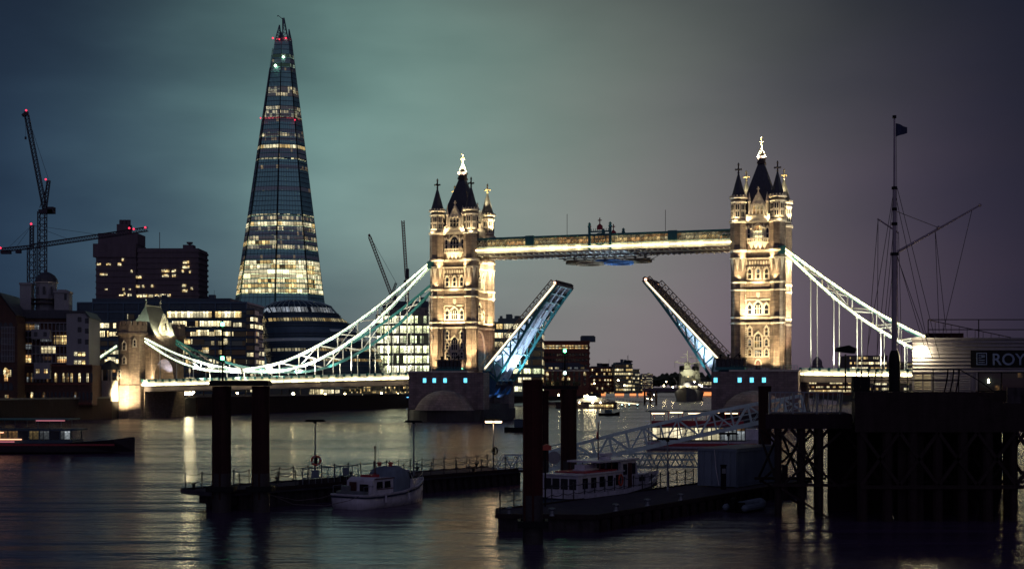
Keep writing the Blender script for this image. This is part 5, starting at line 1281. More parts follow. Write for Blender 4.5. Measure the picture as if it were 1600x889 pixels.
# --- old wharf buildings at the left edge
D = 372; s = F / D; RO = .12
def lw(px): return (px - 80) / s
br = thing('brewery_building', 'tall brick wharf building with white weatherboard bays and glazed upper storeys, domed lantern on top', 'wharf building', (X(80, D), D, 0), RO)
MB().box(lw(20), lw(142), 0, 22, 4, Z(570, D)).box(lw(30), lw(112), 1.2, 20, Z(570, D), Z(497, D)).build('brick_body', 'darkbrick', br)
MB().prism([(lw(28), Z(497, D)), (lw(114), Z(497, D)), (lw(106), Z(484, D)), (lw(36), Z(484, D))], .6, 20).build('roof', 'slate', br)
gz = MB()
for py in (504, 517, 527, 540, 553, 567): gz.box(lw(32), lw(110), .75, 1.2, Z(py, D) - .13, Z(py, D) + .13)
for k in range(14): x = lw(32 + k * 6); gz.box(x - .09, x + .09, .8, 1.2, Z(567, D), Z(504, D))
gz.build('glazing_bars', 'weatherboard', br)
for (a, b_, y0, y1, m_) in ((83, 108, 524, 538, 'w_warm'), (64, 85, 540, 552, 'w_pale'), (32, 48, 555, 567, 'w_warm'), (88, 106, 557, 568, 'w_warm'), (34, 50, 536, 546, 'w_dim'), (66, 80, 557, 563, 'w_dim'), (33, 60, 506, 516, 'w_dim'), (62, 80, 520, 534, 'w_dim'), (34, 56, 520, 533, 'w_dark'), (88, 108, 507, 517, 'w_dark'), (50, 62, 541, 553, 'w_dark'), (52, 82, 556, 567, 'w_dark')):
    MB().box(0, (b_ - a) / s, 1.0, 1.18, 0, (y1 - y0) / s).build('window', m_, br, (lw(a), 0, Z(y1, D)))
for (a, b_, y0, y1) in ((52, 80, 515, 530), (56, 80, 568, 592)):
    w_ = MB().box(lw(a), lw(b_), -1.8, 1.3, Z(y1, D), Z(y0, D)).build('weatherboard_bay', 'weatherboard', br)
    for k in (.25, .75): MB().box(-.45, .45, -.06, 0, -.6, .6).build('window', 'w_warm' if y0 > 560 else 'w_dark', w_, (lw(a + (b_ - a) * k), -1.8, (Z(y0, D) + Z(y1, D)) / 2))
# gabled white wing on the right
gw = MB().prism([(lw(104), Z(570, D)), (lw(138), Z(570, D)), (lw(138), Z(497, D)), (lw(131), Z(489, D)), (lw(104), Z(489, D))], -.8, 16); gw.build('gabled_wing', 'weatherboard', br)
MB().prism([(lw(102), Z(489, D)), (lw(131), Z(488, D)), (lw(140), Z(497.5, D)), (lw(140), Z(496, D)), (lw(132), Z(485.5, D)), (lw(102), Z(485.5, D))], -1.2, 16.4).build('wing_roof', 'slate', br)
for px, py in ((124, 499), (124, 515), (124, 533), (135, 501), (135, 517), (135, 534)):
    MB().box(-.5, .5, -.9, -.82, -.7, .7).build('window', 'w_dark', br, (lw(px), 0, Z(py, D)))
for px in (118, 124, 130): 
    for py in (553, 566): MB().box(-.4, .4, -.92, -.82, -.5, .5).build('window', 'w_pale', br, (lw(px), 0, Z(py, D)))
# cupola
cu = MB().lathe([(2.9, Z(486, D)), (2.9, Z(438, D))], (lw(63), 8, 0), 8).build('lantern', 'weatherboard', br)
MB().lathe([(3.15, Z(438, D)), (3.0, Z(433, D)), (2.3, Z(427, D)), (1.2, Z(423, D)), (.25, Z(421, D)), (.2, Z(416, D))], (lw(63), 8, 0), 12).build('dome', 'slate', cu)
MB().lathe([(3.3, Z(439.5, D)), (3.3, Z(438, D))], (lw(63), 8, 0), 8).build('cornice', 'portland', cu)
for px in (53, 63, 73): MB().box(-.35, .35, -.05, .0, -1.1, 1.1).build('window', 'w_dark', cu, (lw(px), 4.95 if px == 63 else 5.9, Z(452, D)))
rl = MB()
for k in range(14):
    a = k * pi / 7; rl.tube((lw(63) + 4.6 * cos(a), 8 + 4.6 * sin(a), Z(471, D)), (lw(63) + 4.6 * cos(a), 8 + 4.6 * sin(a), Z(465, D)), .07, 4)
rl.lathe([(4.7, Z(466, D)), (4.7, Z(465, D))], (lw(63), 8, 0), 14).lathe([(4.7, Z(473, D)), (4.7, Z(471, D))], (lw(63), 8, 0), 14); rl.build('balcony_rail', 'darkiron', br)
MB().box(lw(26), lw(43), 5, 9, Z(486, D), Z(443, D)).box(lw(25), lw(44), 4.7, 9.3, Z(443, D), Z(440, D)).build('chimney_block', 'weatherboard', br)
MB().box(lw(80), lw(102), 4, 9, Z(486, D), Z(456, D)).box(lw(79), lw(103), 3.7, 9.3, Z(456, D), Z(453, D)).box(lw(84), lw(97), 4.5, 8.5, Z(453, D), Z(450.5, D)).build('roof_turret', 'weatherboard', br)
for px in (99,): MB().box(-.35, .35, 3.9, 3.98, -.9, .9).build('window', 'w_dark', br, (lw(px - 2), 0, Z(462, D)))
# arched river-front openings
cn = MB()
for py in (571, 600, 630): cn.box(lw(20), lw(142), -.35, 0, Z(py, D) - .2, Z(py, D) + .25)
cn.build('string_course', 'redbrick', br)
for k in range(20):
    px = 27 + k * 6; rnd = random.Random(k)
    for py0, hh in ((597, 3.2), (625, 2.8)):
        bright = (py0 == 597 and px > 86 and k % 2 == 0) or (py0 == 625 and 34 < px < 62 and k % 2 == 0)
        ow = MB().prism(arch_poly(.55, hh * .8, 3, False), -.10, .02).build('window', 'w_pale' if bright and rnd.random() < .7 else 'w_dim' if rnd.random() < .3 else 'w_dark', br, (lw(px), 0, Z(py0, D)))
wh = thing('gabled_warehouse', 'dark gabled brick warehouse cut by the left edge of the picture', 'warehouse', (X(-6, 362), 362, 0), RO); s2 = F / 362; lx = lambda px: (px + 6) / s2
MB().box(lx(-60), lx(26), 0, 20, 4, Z(505, 362)).prism([(lx(-30), Z(505, 362)), (lx(26), Z(505, 362)), (lx(24), Z(494, 362)), (lx(0), Z(462, 362)), (lx(-30), Z(490, 362))], 0, 20).build('brick_body', 'darkbrick', wh)
MB().prism([(lx(-31), Z(489, 362)), (lx(0), Z(460, 362)), (lx(25), Z(493, 362)), (lx(26), Z(492, 362)), (lx(0), Z(457, 362)), (lx(-32), Z(486, 362))], -.4, 20.4).build('gable_coping', 'slate', wh)
win_grid(wh, lx(-50), lx(20), 9, Z(633, 362), Z(515, 362), 6, 1.1, 2.0, ['w_warm', 'w_dim'], y=-.02, lit=.12, seed=31, arch=True)
for px, py in ((9, 590), (14, 583), (10, 622)): MB().box(-.45, .45, -.15, -.1, -.9, .9).build('window', 'w_warm', wh, (lx(px), 0, Z(py, 362)))
fw = MB()
for i in range(9): fw.box(lx(2 + i * 2.4) - .06, lx(2 + i * 2.4) + .06, -.25, -.1, Z(565, 362), Z(510, 362))
for k in range(7): fw.box(lx(2), lx(22), -.25, -.1, Z(565 - k * 9, 362) - .06, Z(565 - k * 9, 362) + .06)
fw.build('glazing_bars', 'weatherboard', wh)
wc = thing('waterside_house', 'low brick house with a glowing entrance between the brewery and the gatehouse kiosk', 'house', (X(160, 392), 392, 0), 0); s3 = F / 392; lx = lambda px: (px - 160) / s3
MB().box(lx(139), lx(183), 0, 9, 5, Z(598, 392)).build('body', 'redbrick', wc); MB().prism([(lx(138), Z(598, 392)), (lx(184), Z(598, 392)), (lx(176), Z(588, 392)), (lx(150), Z(588, 392))], -.3, 9.3).build('roof', 'slate', wc)
MB().prism([(lx(143), Z(625, 392)), (lx(164), Z(625, 392)), (lx(164), Z(617, 392)), (lx(154), Z(612, 392)), (lx(143), Z(617, 392))], -.15, -.02).build('entrance', 'w_warm', wc)
MB().lathe([(.05, -.5), (.5, 0), (.05, .5)], n=8).build('lamp', 'warmlamp', wc, (lx(156), -.6, Z(621, 392)))
# --- promenade lamps, trees and pavilion behind the embankment wall
def street_lamp(px, py, D, label, zg=5.8, big=1.0, m='warmlamp', pw=260):
    r = thing('street_lamp', label, 'street lamp', (X(px, D), D, zg), 0, 'riverside street lamps'); zt = Z(py, D) - zg
    MB().lathe([(.2, 0), (.12, .6), (.07, zt - .3)], n=6).bar((-.3, 0, zt - .45), (.3, 0, zt - .45), .06).build('post', 'darkiron', r)
    MB().lathe([(.1, -.3 * big), (.45 * big, 0), (.1, .3 * big)], (0, 0, zt), 8).build('lantern', m, r)
    MB().lathe([(.3, .3 * big), (.05, .6 * big)], (0, 0, zt), 8).build('cap', 'darkiron', r)
    if pw: point('lamp_light', (X(px, D), D - .8, zg + zt), pw, (1, .8, .45), .3)
for px, py, D, lb_, bg, mm, pw in ((302, 613, 470, 'street lamp seen under the bridge deck above the dazzling floodlight', 1.2, 'warmlamp', 300), (371, 614, 480, 'street lamp seen between the two left piles', 1.0, 'warmlamp', 200),
        (458, 615, 500, 'brightest promenade lamp, first one right of the two left piles', 1.5, 'warmlamp', 500), (508, 616, 520, 'promenade lamp in front of the lit glass pavilion', 1.2, 'warmlamp', 350),
        (539, 616, 535, 'promenade lamp at the right end of the lit pavilion', 1.5, 'warmlamp', 500), (567, 617, 555, 'small promenade lamp left of the blue-lit canopy', .9, 'warmlamp', 200),
        (596, 614, 570, 'promenade lamp at the left end of the blue strip', 1.0, 'warmlamp', 200), (622, 615, 590, 'promenade lamp nearest the left pier', 1.0, 'warmlamp', 200),
        (873, 617, 620, 'white street lamp seen between the two middle piles', 1.1, 'warmlamp', 200), (928.5, 599, 800, 'street lamp before the brick wharf buildings', 1.2, 'warmlamp', 0), (966, 594, 830, 'street lamp before the stepped glass office', 1.4, 'warmlamp', 0), (976, 602, 830, 'lower street lamp right of the stepped office lamp', 1.2, 'warmlamp', 0), (1041, 596, 1000, 'isolated lamp left of the warship', 1.0, 'warmlamp', 0)):
    street_lamp(px, py, D, lb_, big=bg, m=mm, pw=pw)
fl = thing('quay_floodlight', 'dazzling low floodlight on the quay beneath the left span', 'floodlight', (X(296, 425), 425, 5.8)); z_ = Z(630, 425) - 5.8 + 1.2
MB().lathe([(.2, 0), (.15, .8)], n=6).build('stand', 'darkiron', fl); MB().box(-1.5, .8, -.25, .0, .8, 1.7).build('lamp_face', 'hotlamp', fl); MB().box(-1.6, .9, 0, .4, .7, 1.8).build('housing', 'darkiron', fl)
pv = thing('lit_pavilion', 'low pavilion with a slanting strip of lit glazing behind the promenade trees', 'pavilion', (X(505, 545), 545, 5.8)); s4 = F / 545; lx = lambda px: (px - 505) / s4
MB().box(lx(455), lx(535), 0, 10, 0, Z(618, 545) - 5.8).build('wall', 'redbrick', pv)
MB().prism([(lx(482), Z(617, 545) - 5.8), (lx(530), Z(614, 545) - 5.8), (lx(530), Z(609, 545) - 5.8), (lx(485), Z(608, 545) - 5.8)], -.2, .2).build('glazing', 'off1', pv)
MB().prism([(lx(455), Z(608, 545) - 5.8), (lx(598), Z(608, 545) - 5.8), (lx(598), Z(606, 545) - 5.8), (lx(455), Z(606, 545) - 5.8)], -2, 10).build('roof', 'slate', pv)
cf = thing('terrace_facade', 'busy lit terrace front with many little window lights, right of the low pavilion', 'terrace', (X(570, 600), 600, 5.8))
s5 = F / 600
MB().box(-10, 22, 0, 6, 0, 6).build('wall', 'brown', cf); MB().box(-9.5, 21.5, -.1, -.01, .4, 5.6).build('glazing', 'terr', cf) if 'terr' in M else (M.__setitem__('terr', litwin('terrace_lights', [WARM, CREAM, AMB], 3.2, cell=(.8, 1.1), lit=.35, mull=.35, fine=.9)), MB().box(-9.5, 21.5, -.1, -.01, .4, 5.6).build('glazing', 'terr', cf))
cb_ = thing('blue_lit_canopy', 'thin canopy edged with a blue light strip beside the left pier', 'canopy', (X(617, 585), 585, 5.8)); s6 = F / 585
MB().box(-5.8, 7, 0, 3, Z(620.5, 585) - 5.8, Z(619.5, 585) - 5.8).build('roof', 'navyclad', cb_); MB().box(-5.8, 7, -.15, -.02, Z(621, 585) - 5.8, Z(620, 585) - 5.8).build('light_strip', 'bluelamp', cb_)
for x in (-5, 0, 5): MB().tube((x, 1, 0), (x, 1, Z(620.5, 585) - 5.8), .1, 5).build('post', 'darkiron', cb_)
def tree_meshes(seed, h, r_):
    rnd = random.Random(seed); tk = MB(); cr = MB()
    tk.tube((0, 0, 0), (.1, 0, h * .45), .28, 6, .18)
    tips = []
    for k in range(7):
        a = k * 2 * pi / 7 + rnd.uniform(-.3, .3); q = Vector((cos(a) * r_ * rnd.uniform(.4, .8), sin(a) * r_ * .6, h * rnd.uniform(.6, .95)))
        tk.tube((.1, 0, h * rnd.uniform(.3, .45)), q, .11, 4, .03); tips.append(q)
    for q in tips + [Vector((0, 0, h * .8)), Vector((0, 0, h * .65))]:
        for k in range(95):
            d = Vector((rnd.gauss(0, 1), rnd.gauss(0, 1), rnd.gauss(0, .8))) * r_ * .24; c = q + d; z = rnd.uniform(.16, .34)
            v = [Vector((rnd.uniform(-z, z), rnd.uniform(-z, z), rnd.uniform(-z, z))) for _ in range(3)]
            cr.add([c + v[0], c + v[1], c + v[2]], [(0, 1, 2)])
    return tk.mesh('trunk', 'bark'), cr.mesh('crown', 'leaf')
TM = [tree_meshes(k, 7.5 + k * .5, 3.0 + .3 * k) for k in range(3)]
TR = [(318, 440), (340, 455), (384, 470), (402, 475), (418, 480), (440, 490), (452, 492), (470, 498), (492, 507), (522, 515), (556, 540), (580, 552), (606, 565), (630, 575), (792, 600), (858, 640), (869, 645), (884, 648), (900, 650)]
wher = ['left of the tall left pile', 'just left of the leftmost pile top', 'between the two left piles', 'behind the second left pile', 'right of the second left pile', 'second right of the second left pile', 'left of the brightest promenade lamp', 'right of the brightest promenade lamp', 'before the lit pavilion glazing', 'before the right part of the lit pavilion', 'before the terrace front', 'second before the terrace front', 'before the blue-lit canopy', 'beside the left pier wall', 'right of the left pier', 'left of the lamp between the middle piles', 'behind the middle pile cap', 'before the red brick wharf', 'right of the middle piles before the brick wharf']
for k, (px, D) in enumerate(TR):
    t_ = thing('riverside_tree', 'small dark riverside tree ' + wher[k], 'tree', (X(px, D), D, 5.7), k * 1.3, 'trees along the riverside')
    tm = TM[k % 3]; put('trunk', tm[0], t_); put('crown', tm[1], t_)
    if px > 780: t_.scale = (.8, .8, .8)
# ------------------------------------------------------------------ BOATS UNDER WAY (shown at rest)
def loft(st, m, name, parent, smooth=False):
    """hull from stations (x, half beam at deck, deck z, half beam at waterline)"""
    secs = [[(x, -hb, zd), (x, -hw * 1.02, .25), (x, -hw * .7, -.35), (x, hw * .7, -.35), (x, hw * 1.02, .25), (x, hb, zd)] for x, hb, zd, hw in st]
    n = 6; k = len(secs); vs = [p for s_ in secs for p in s_]
    fs = [(i * n + j, i * n + j + 1, (i + 1) * n + j + 1, (i + 1) * n + j) for i in range(k - 1) for j in range(n - 1)]
    fs += [(i * n, (i + 1) * n, (i + 1) * n + 5, i * n + 5) for i in range(k - 1)]
    fs += [tuple(range(n)), tuple(range((k - 1) * n, k * n))]
    return MB().add(vs, fs).build(name, m, parent, smooth=smooth)
tb = thing('river_cruiser', 'long dark low tour boat at the left edge of the river', 'tour boat', (-88, 188, 0), 0)
loft([(0, 2.6, 1.5, 2.3), (5, 3, 1.4, 2.8), (26, 3, 1.5, 2.8), (32, 1.8, 1.9, 1.2), (35, .15, 2.3, .05)], mat('dark_hull_paint', (.02, .012, .02), .35), 'hull', tb)
MB().box(1, 33, -3.02, -2.95, 1.15, 1.4).build('rubbing_strip', 'red', tb)
c = MB().box(2, 27, -2.4, 2.4, 1.4, 1.9)
for k in range(18): c.box(2 + k * 1.45, 2.15 + k * 1.45, -2.4, -2.25, 1.9, 3.2); c.box(2 + k * 1.45, 2.15 + k * 1.45, 2.25, 2.4, 1.9, 3.2)
c.build('cabin_frame', 'navyclad', tb)
for k in range(17): MB().box(0, 1.25, -2.33, -2.28, 0, 1.2).build('window', 'w_dim' if k % 3 else 'w_dark', tb, (2.18 + k * 1.45, 0, 1.95))
MB().box(1.5, 27.5, -2.6, 2.6, 3.2, 3.4).build('roof', 'navyclad', tb)
u = MB()
for k in range(8): u.tube((3 + k * 3.2, -2.3, 3.4), (3 + k * 3.2, -2.3, 4.7), .05, 5).tube((3 + k * 3.2, 2.3, 3.4), (3 + k * 3.2, 2.3, 4.7), .05, 5)
u.build('stanchion', 'navyclad', tb); MB().box(2, 26.5, -2.5, 2.5, 4.7, 4.85).build('canopy', 'teal', tb)
M['cabglow'] = emis('amber_cabin_lamp', (1, .45, .25), 2.2); M['pinkglow'] = emis('dim_red_lamp', (1, .25, .3), .5)
for x, ln, z, m in ((12, 5.5, 2.9, 'cabglow'), (13, 7, 1.95, 'cabglow'), (10, 9, 1.62, 'pinkglow'), (22, 4, 4.55, 'pinkglow')): MB().box(0, ln, -2.62, -2.5, 0, .13).build('light_strip', m, tb, (x, 0, z))
pb = thing('passenger_boat', 'brightly lit passenger boat with a lamp-lined upper deck, passing behind the white gangway', 'passenger boat', (20.0, 200, 0), 0)
loft([(0, 2.6, 1.2, 2.3), (4, 3, 1.1, 2.8), (14, 3, 1.2, 2.8), (17.5, 1.6, 1.5, 1.1), (19.3, .15, 1.9, .05)], 'gel', 'hull', pb)
MB().box(.5, 16, -3.06, -2.98, .55, .95).build('hull_stripe', 'red', pb)
c = MB().box(.6, 14.6, -2.55, 2.55, 1.1, 1.3).box(.6, 14.6, -2.6, 2.6, 3.25, 3.5)
for k in range(12): c.box(.6 + k * 1.25, .75 + k * 1.25, -2.55, -2.4, 1.3, 3.25); c.box(.6 + k * 1.25, .75 + k * 1.25, 2.4, 2.55, 1.3, 3.25)
c.build('saloon_frame', 'shipdark', pb)
M['saloon'] = litwin('saloon_window', [CREAM, (1, .86, .55)], 2.2, cell=(.9, 5), lit=1, mull=.06, fine=.35)
for k in range(11): MB().box(0, 1.1, -2.5, -2.44, 0, 1.9).build('window', 'saloon' if k < 8 else 'w_dim', pb, (.78 + k * 1.25, 0, 1.33))
u = MB().box(.6, 14.2, -2.6, -2.5, 3.5, 4.3)
for k in range(7): u.tube((1 + k * 2.1, -2.3, 3.5), (1 + k * 2.1, -2.3, 5.6), .05, 5).tube((1 + k * 2.1, 2.3, 3.5), (1 + k * 2.1, 2.3, 5.6), .05, 5)
u.build('upper_rail', 'red', pb); MB().box(0.2, 14, -2.6, 2.6, 5.6, 5.75).build('canopy', 'navyclad', pb)
M['cream_tube'] = emis('cream_lamp_tube', (1, .70, .42), 3)
for k in range(5): MB().box(0, 1.9, -2.72, -2.62, 0, .16).build('lamp_tube', 'cream_tube', pb, (.6 + k * 2.7, 0, 5.42 if k % 2 else 5.28))
MB().box(14.6, 17, -1.6, 1.6, 1.4, 3.0).build('wheelhouse', 'gel', pb)
tg = thing('tug_boat', 'low black tug lying off the left pier, half behind the reddish pile', 'tug', (X(788, 275), 275, 0), 0)
loft([(0, 1.6, 1.0, 1.3), (2, 2, .9, 1.8), (6, 1.9, 1.1, 1.6), (8.5, .2, 1.9, .05)], 'black', 'hull', tg); MB().box(2, 4.6, -1.2, 1.2, .9, 2.5).box(1.9, 4.8, -1.3, 1.3, 2.5, 2.65).build('wheelhouse', 'navyclad', tg); MB().tube((3, 0, 2.6), (3, 0, 4.6), .06, 5).build('mast', 'black', tg)
wb = thing('work_barge', 'tiny black work boat with a stubby mast in mid river, above the gangway', 'work boat', (X(935, 427), 427, 0), 0)
loft([(0, 1.2, .8, 1.0), (2, 1.6, .7, 1.4), (5, 1.4, .8, 1.2), (6.8, .2, 1.3, .05)], 'black', 'hull', wb); MB().box(2, 4.4, -1, 1, .7, 1.9).tube((3.2, 0, 1.9), (3.2, 0, 4.4), .07, 5).build('cabin', 'navyclad', wb)
# ------------------------------------------------------------------ FOREGROUND: piles and pontoons
def pile(px, D, r_, ztop, label, m='rust'):
    r = thing('mooring_pile', label, 'pile', (X(px, D), D, 0), 0, 'steel mooring piles')
    MB().lathe([(r_, -3), (r_, ztop - .25), (r_ * 1.03, ztop - .25), (r_ * 1.03, ztop)], n=28).build('shaft', m, r, smooth=False)
    b = MB()
    for a in (-.9, .0): b.bar((cos(a - pi / 2) * (r_ + .04), sin(a - pi / 2) * (r_ + .04), 1), (cos(a - pi / 2) * (r_ + .04), sin(a - pi / 2) * (r_ + .04), ztop - .6), .06, .12)
    b.build('weld_seam', m, r); MB().lathe([(r_ * 1.015, -.5), (r_ * 1.02, 2.4), (r_ * 1.005, 2.9)], n=28).build('weed_band', 'tide', r); return r
p1 = pile(346.5, 100, .69, 9.4, 'leftmost tall dark round pile, carrying the pole with green lights')
pile(407.5, 100, .65, 9.4, 'second tall dark round pile from the left')
p3 = pile(832.5, 80, .60, 9.78, 'thick reddish-brown pile at the end of the near pontoon, nearest to the camera', mat('red_brown_pile', (.060, .016, .014), .65, var=.4, scale=.7, bump=.5, spec=.15))
pile(851, 117, .36, 9.0, 'slim dark pile just behind the thick reddish one')
p5 = pile(888.5, 117, .70, 9.1, 'dark pile with a pole and green light, right of the slim one')
pile(1195, 119.6, .57, 9.4, 'dark pile rising behind the container beside the gangway top')
cb = thing('pile_cap_beam', 'black steel beam joining the tops of the two left piles', 'beam', (X(377, 100), 100, 9.42)); MB().box(-2.25, 2.15, -.72, .72, 0, .34).box(-2.2, 2.1, -.5, .5, .34, .4).build('beam', 'black', cb)
cb = thing('pile_cap_beam', 'black steel beam joining the slim pile and the pile with the green light', 'beam', (X(870, 117), 117, 9.12)); MB().box(-1.5, 1.85, -.75, .75, -.0, .3).build('beam', 'black', cb)
def navpole(loc, h, lights, label):
    r = thing('signal_pole', label, 'signal pole', loc, 0, 'signal poles on the piles'); MB().tube((0, 0, 0), (0, 0, h), .07, 8).bar((-.3, 0, .3), (.3, 0, .3), .06).build('pole', 'black', r)
    ld = MB()
    for k in range(int(h / .4)): ld.bar((-.2, -.12, .2 + k * .4), (.2, -.12, .2 + k * .4), .04)
    ld.bar((-.2, -.12, 0), (-.2, -.12, h), .04).bar((.2, -.12, 0), (.2, -.12, h), .04); ld.build('ladder', 'black', r)
    for z, m in lights: MB().lathe([(.05, -.14), (.14, -.1), (.14, .1), (.05, .14)], (0, -.1, z), 8).build('green_light', m, r); MB().lathe([(.16, .14), (.03, .25)], (0, -.1, z), 8).build('hood', 'black', r)
def collar(px, D, r_, z, label):
    r = thing('pile_collar', label, 'pile collar', (X(px, D), D, z), 0, 'steel collars sliding on the piles'); m = MB()
    q = r_ + .22
    for s in (-1, 1): m.box(-q, q, s * q - .09, s * q + .09, -.2, .2).box(s * q - .09, s * q + .09, -q, q, -.2, .2)
    m.build('frame', 'black', r); g = MB()
    for a in range(4): g.tube((cos(a * pi / 2) * (r_ + .09) - .12, sin(a * pi / 2) * (r_ + .09), 0), (cos(a * pi / 2) * (r_ + .09) + .12, sin(a * pi / 2) * (r_ + .09), 0), .1, 8)
    g.build('roller', 'rope', r)
collar(346.5, 100, .69, 1.75, 'steel roller collar round the foot of the leftmost pile')
collar(407.5, 100, .65, 1.75, 'steel roller collar round the foot of the second pile')
collar(832.5, 80, .60, 1.2, 'steel roller collar round the foot of the thick reddish pile')
navpole((X(348, 100), 100, 9.76), 4.4, ((4.25, 'greenlamp'), (1.72, 'greenlamp')), 'thin pole with two green lights on the leftmost pile')
navpole((X(882.5, 117), 117, 9.42), 3.1, ((3.05, 'greenlamp'), (1.12, 'coolsmall')), 'thin pole with a green and a white light on the middle pile')
M['railp'] = mat('rail_post_steel', (.05, .05, .06), .6, .3)
def rail(root, pts, h, step, seed=1, chains=2, lean=.04, m='railp', name='rail_post', r_=.05, sag=.13, ends=True):
    """stanchions with drooping chains along a line, each stanchion a part of its own"""
    rnd = random.Random(seed); me = MB().tube((0, 0, 0), (0, 0, h), r_, 6).lathe([(r_, 0), (r_ * 1.8, .05), (r_, .1)], (0, 0, h - .06), 6).lathe([(r_ * 2.4, 0), (r_ * 2.4, .03)], (0, 0, 0), 6).mesh(name, m)
    ch = MB()
    for p, q in zip(pts[:-1], pts[1:]):
        p = Vector(p); q = Vector(q); n = max(1, round((q - p).length / step)); tops = []
        for k in range(n + 1):
            if k == 0 and p != Vector(pts[0]): pass
            b_ = p + (q - p) * k / n; rx, ry = rnd.uniform(-lean, lean), rnd.uniform(-lean, lean)
            if not (k == 0 and len(pts) > 2 and p != Vector(pts[0])): put(name, me, root, b_, (rx, ry, 0))
            tops.append((b_, Vector((sin(ry), -sin(rx), 1))))
        for c in range(chains):
            f = (h - .08) * (1 - c * .5)
            for (a, da), (b2, db) in zip(tops[:-1], tops[1:]):
                A = a + da * f; B = b2 + db * f; prev = A
                for j in range(1, 6):
                    t = j / 5; cur = A + (B - A) * t - Vector((0, 0, sag * 4 * t * (1 - t))); ch.tube(prev, cur, .03, 4); prev = cur
    ch.build('chain', m, root)
# back pontoon
A = Vector((-24.2, 97, 0)); Bp = Vector((1.2, 128.6, 0)); dA = (Bp - A).normalized(); nA = Vector((-dA.y, dA.x, 0)); LA = (Bp - A).length; rotA = atan2(dA.y, dA.x)
po = thing('pontoon', 'long dark floating pontoon with sloping fender boards, behind the white motor boat', 'pontoon', tuple(A), rotA)
MB().box(3.7, LA, 0, 4.6, 1.12, 1.46).build('deck', 'pdeck', po)
MB().box(5.9, LA - .2, .35, 4.3, -.8, 1.12).box(5.0, 5.9, .6, 4.0, .35, 1.12).build('hull', 'pontoon', po)
me = MB().prism([(-.02, 0), (.42, 0), (.16, 1.28), (-.28, 1.28)], 0, .16).mesh('fender_board', 'pontoon')
for k in range(26): put('fender_board', me, po, (14 + k * 1.0, .12, -.15))
MB().box(3.7, LA, -.06, .1, 1.3, 1.56).box(3.7, LA, 4.5, 4.66, 1.3, 1.56).build('kerb', 'timber', po)
rail(po, [(4.0, 4.4, 1.46), (LA - .3, 4.4, 1.46)], 1.25, 1.55, 3); rail(po, [(4.0, .25, 1.46), (11.5, .25, 1.46)], 1.25, 1.7, 4); rail(po, [(20.5, .3, 1.46), (LA - .8, .3, 1.46)], 1.2, 1.7, 5)
me = MB().lathe([(.16, 0), (.12, .1), (.12, .36), (.2, .42), (.2, .5), (.05, .52)], n=8).mesh('bollard', 'black')
for k in range(9): put('bollard', me, po, (4.4 + k * 4.2, .7 if k % 2 else 3.9, 1.46))
gr = thing('guard_rail', 'steel tube guard rail with two hanging panels, beside the lamp post with the orange lifebuoy', 'railing', tuple(A + dA * 12.6 + nA * .6 + Vector((0, 0, 1.46))), rotA)
m = MB()
for z in (.55, 1.3): m.tube((0, 0, z), (6.2, 0, z), .045, 6)
for k in range(10): m.tube((k * .69, 0, 0), (k * .69, 0, 1.3), .035, 6)
m.tube((0, 0, 0), (0, 0, 1.3), .05, 6).build('frame', 'galv', gr); MB().box(.9, 1.7, -.06, -.02, .5, 1.15).build('panel', 'container', gr); MB().box(4.4, 5.1, -.06, -.02, .55, 1.2).build('panel', 'container', gr); MB().box(0, 6.2, .05, .5, 0, .42).build('locker', 'pontoon', gr)
def on_pontoon(px):      # point of the pontoon under a photo column
    k = (px - 800) / F; t = (k * A.y - A.x) / (dA.x - k * dA.y); return t
def lamp_post(loc, h, label, lit=False, buoy=None, rot=0, w=1.3):
    r = thing('lamp_post', label, 'lamp post', loc, rot, 'lamp posts on the pontoons')
    MB().lathe([(.13, 0), (.13, .2), (.075, .3), (.06, h)], n=8).build('post', 'galv', r)
    hd = MB().prism([(-.85, .02), (.85, .02), (.7, .2), (-.7, .2)], -.22, .22).box(-.12, .12, -.14, .14, -.12, .02).build('lamp_head', 'black', r, (0, 0, h))
    if lit: MB().box(-.78, .78, -.14, .14, -.12, .015).build('tube', 'ponlamp', hd)
    return r
M['ponlamp'] = emis('pontoon_lamp', (1, .66, .34), 16)
def lifebuoy(loc, m, label, rot=0):
    t = MB(); R, q = .36, .085; n = 18; vs = []
    for i in range(n):
        a = 2 * pi * i / n
        for j in range(8):
            b_ = 2 * pi * j / 8; vs.append(((R + q * cos(b_)) * cos(a), q * sin(b_) * .9, (R + q * cos(b_)) * sin(a)))
    t.add(vs, [(i * 8 + j, ((i + 1) % n) * 8 + j, ((i + 1) % n) * 8 + (j + 1) % 8, i * 8 + (j + 1) % 8) for i in range(n) for j in range(8)])
    r = thing('lifebuoy', label, 'lifebuoy', loc, rot); t.build('ring', m, r, smooth=True); g = MB()
    for k in range(4): a = k * pi / 2 + .4; g.lathe([(.11, -.05), (.11, .05)], (R * cos(a), 0, R * sin(a)), 8)
    g.build('band', 'gel' if m == 'orange' else 'galv', r)
    MB().box(-.14, .14, .09, .16, -.3, .3).build('bracket', 'black', r)
def pp(px, off, z=1.46):
    P = A + dA * on_pontoon(px) + nA * 0; q = P + nA * off
    # slide along so that the column is kept
    k = (px - 800) / F; t = (k * q.y - q.x) / (dA.x - k * dA.y); q = q + dA * t; return (q.x, q.y, z)
q = pp(492.5, .9); lamp_post(q, 9.4 - 56 * q[1] / F - 1.46, 'unlit lamp post with an orange lifebuoy, behind the stern of the white boat'); lifebuoy((q[0] + .1, q[1] - .2, 9.4 - 116 * q[1] / F), 'orange', 'orange lifebuoy hung on the left pontoon lamp post', .3)
q = pp(646.5, .9); lamp_post(q, 9.4 - 57 * q[1] / F - 1.46, 'unlit lamp post right of the white motor boat')
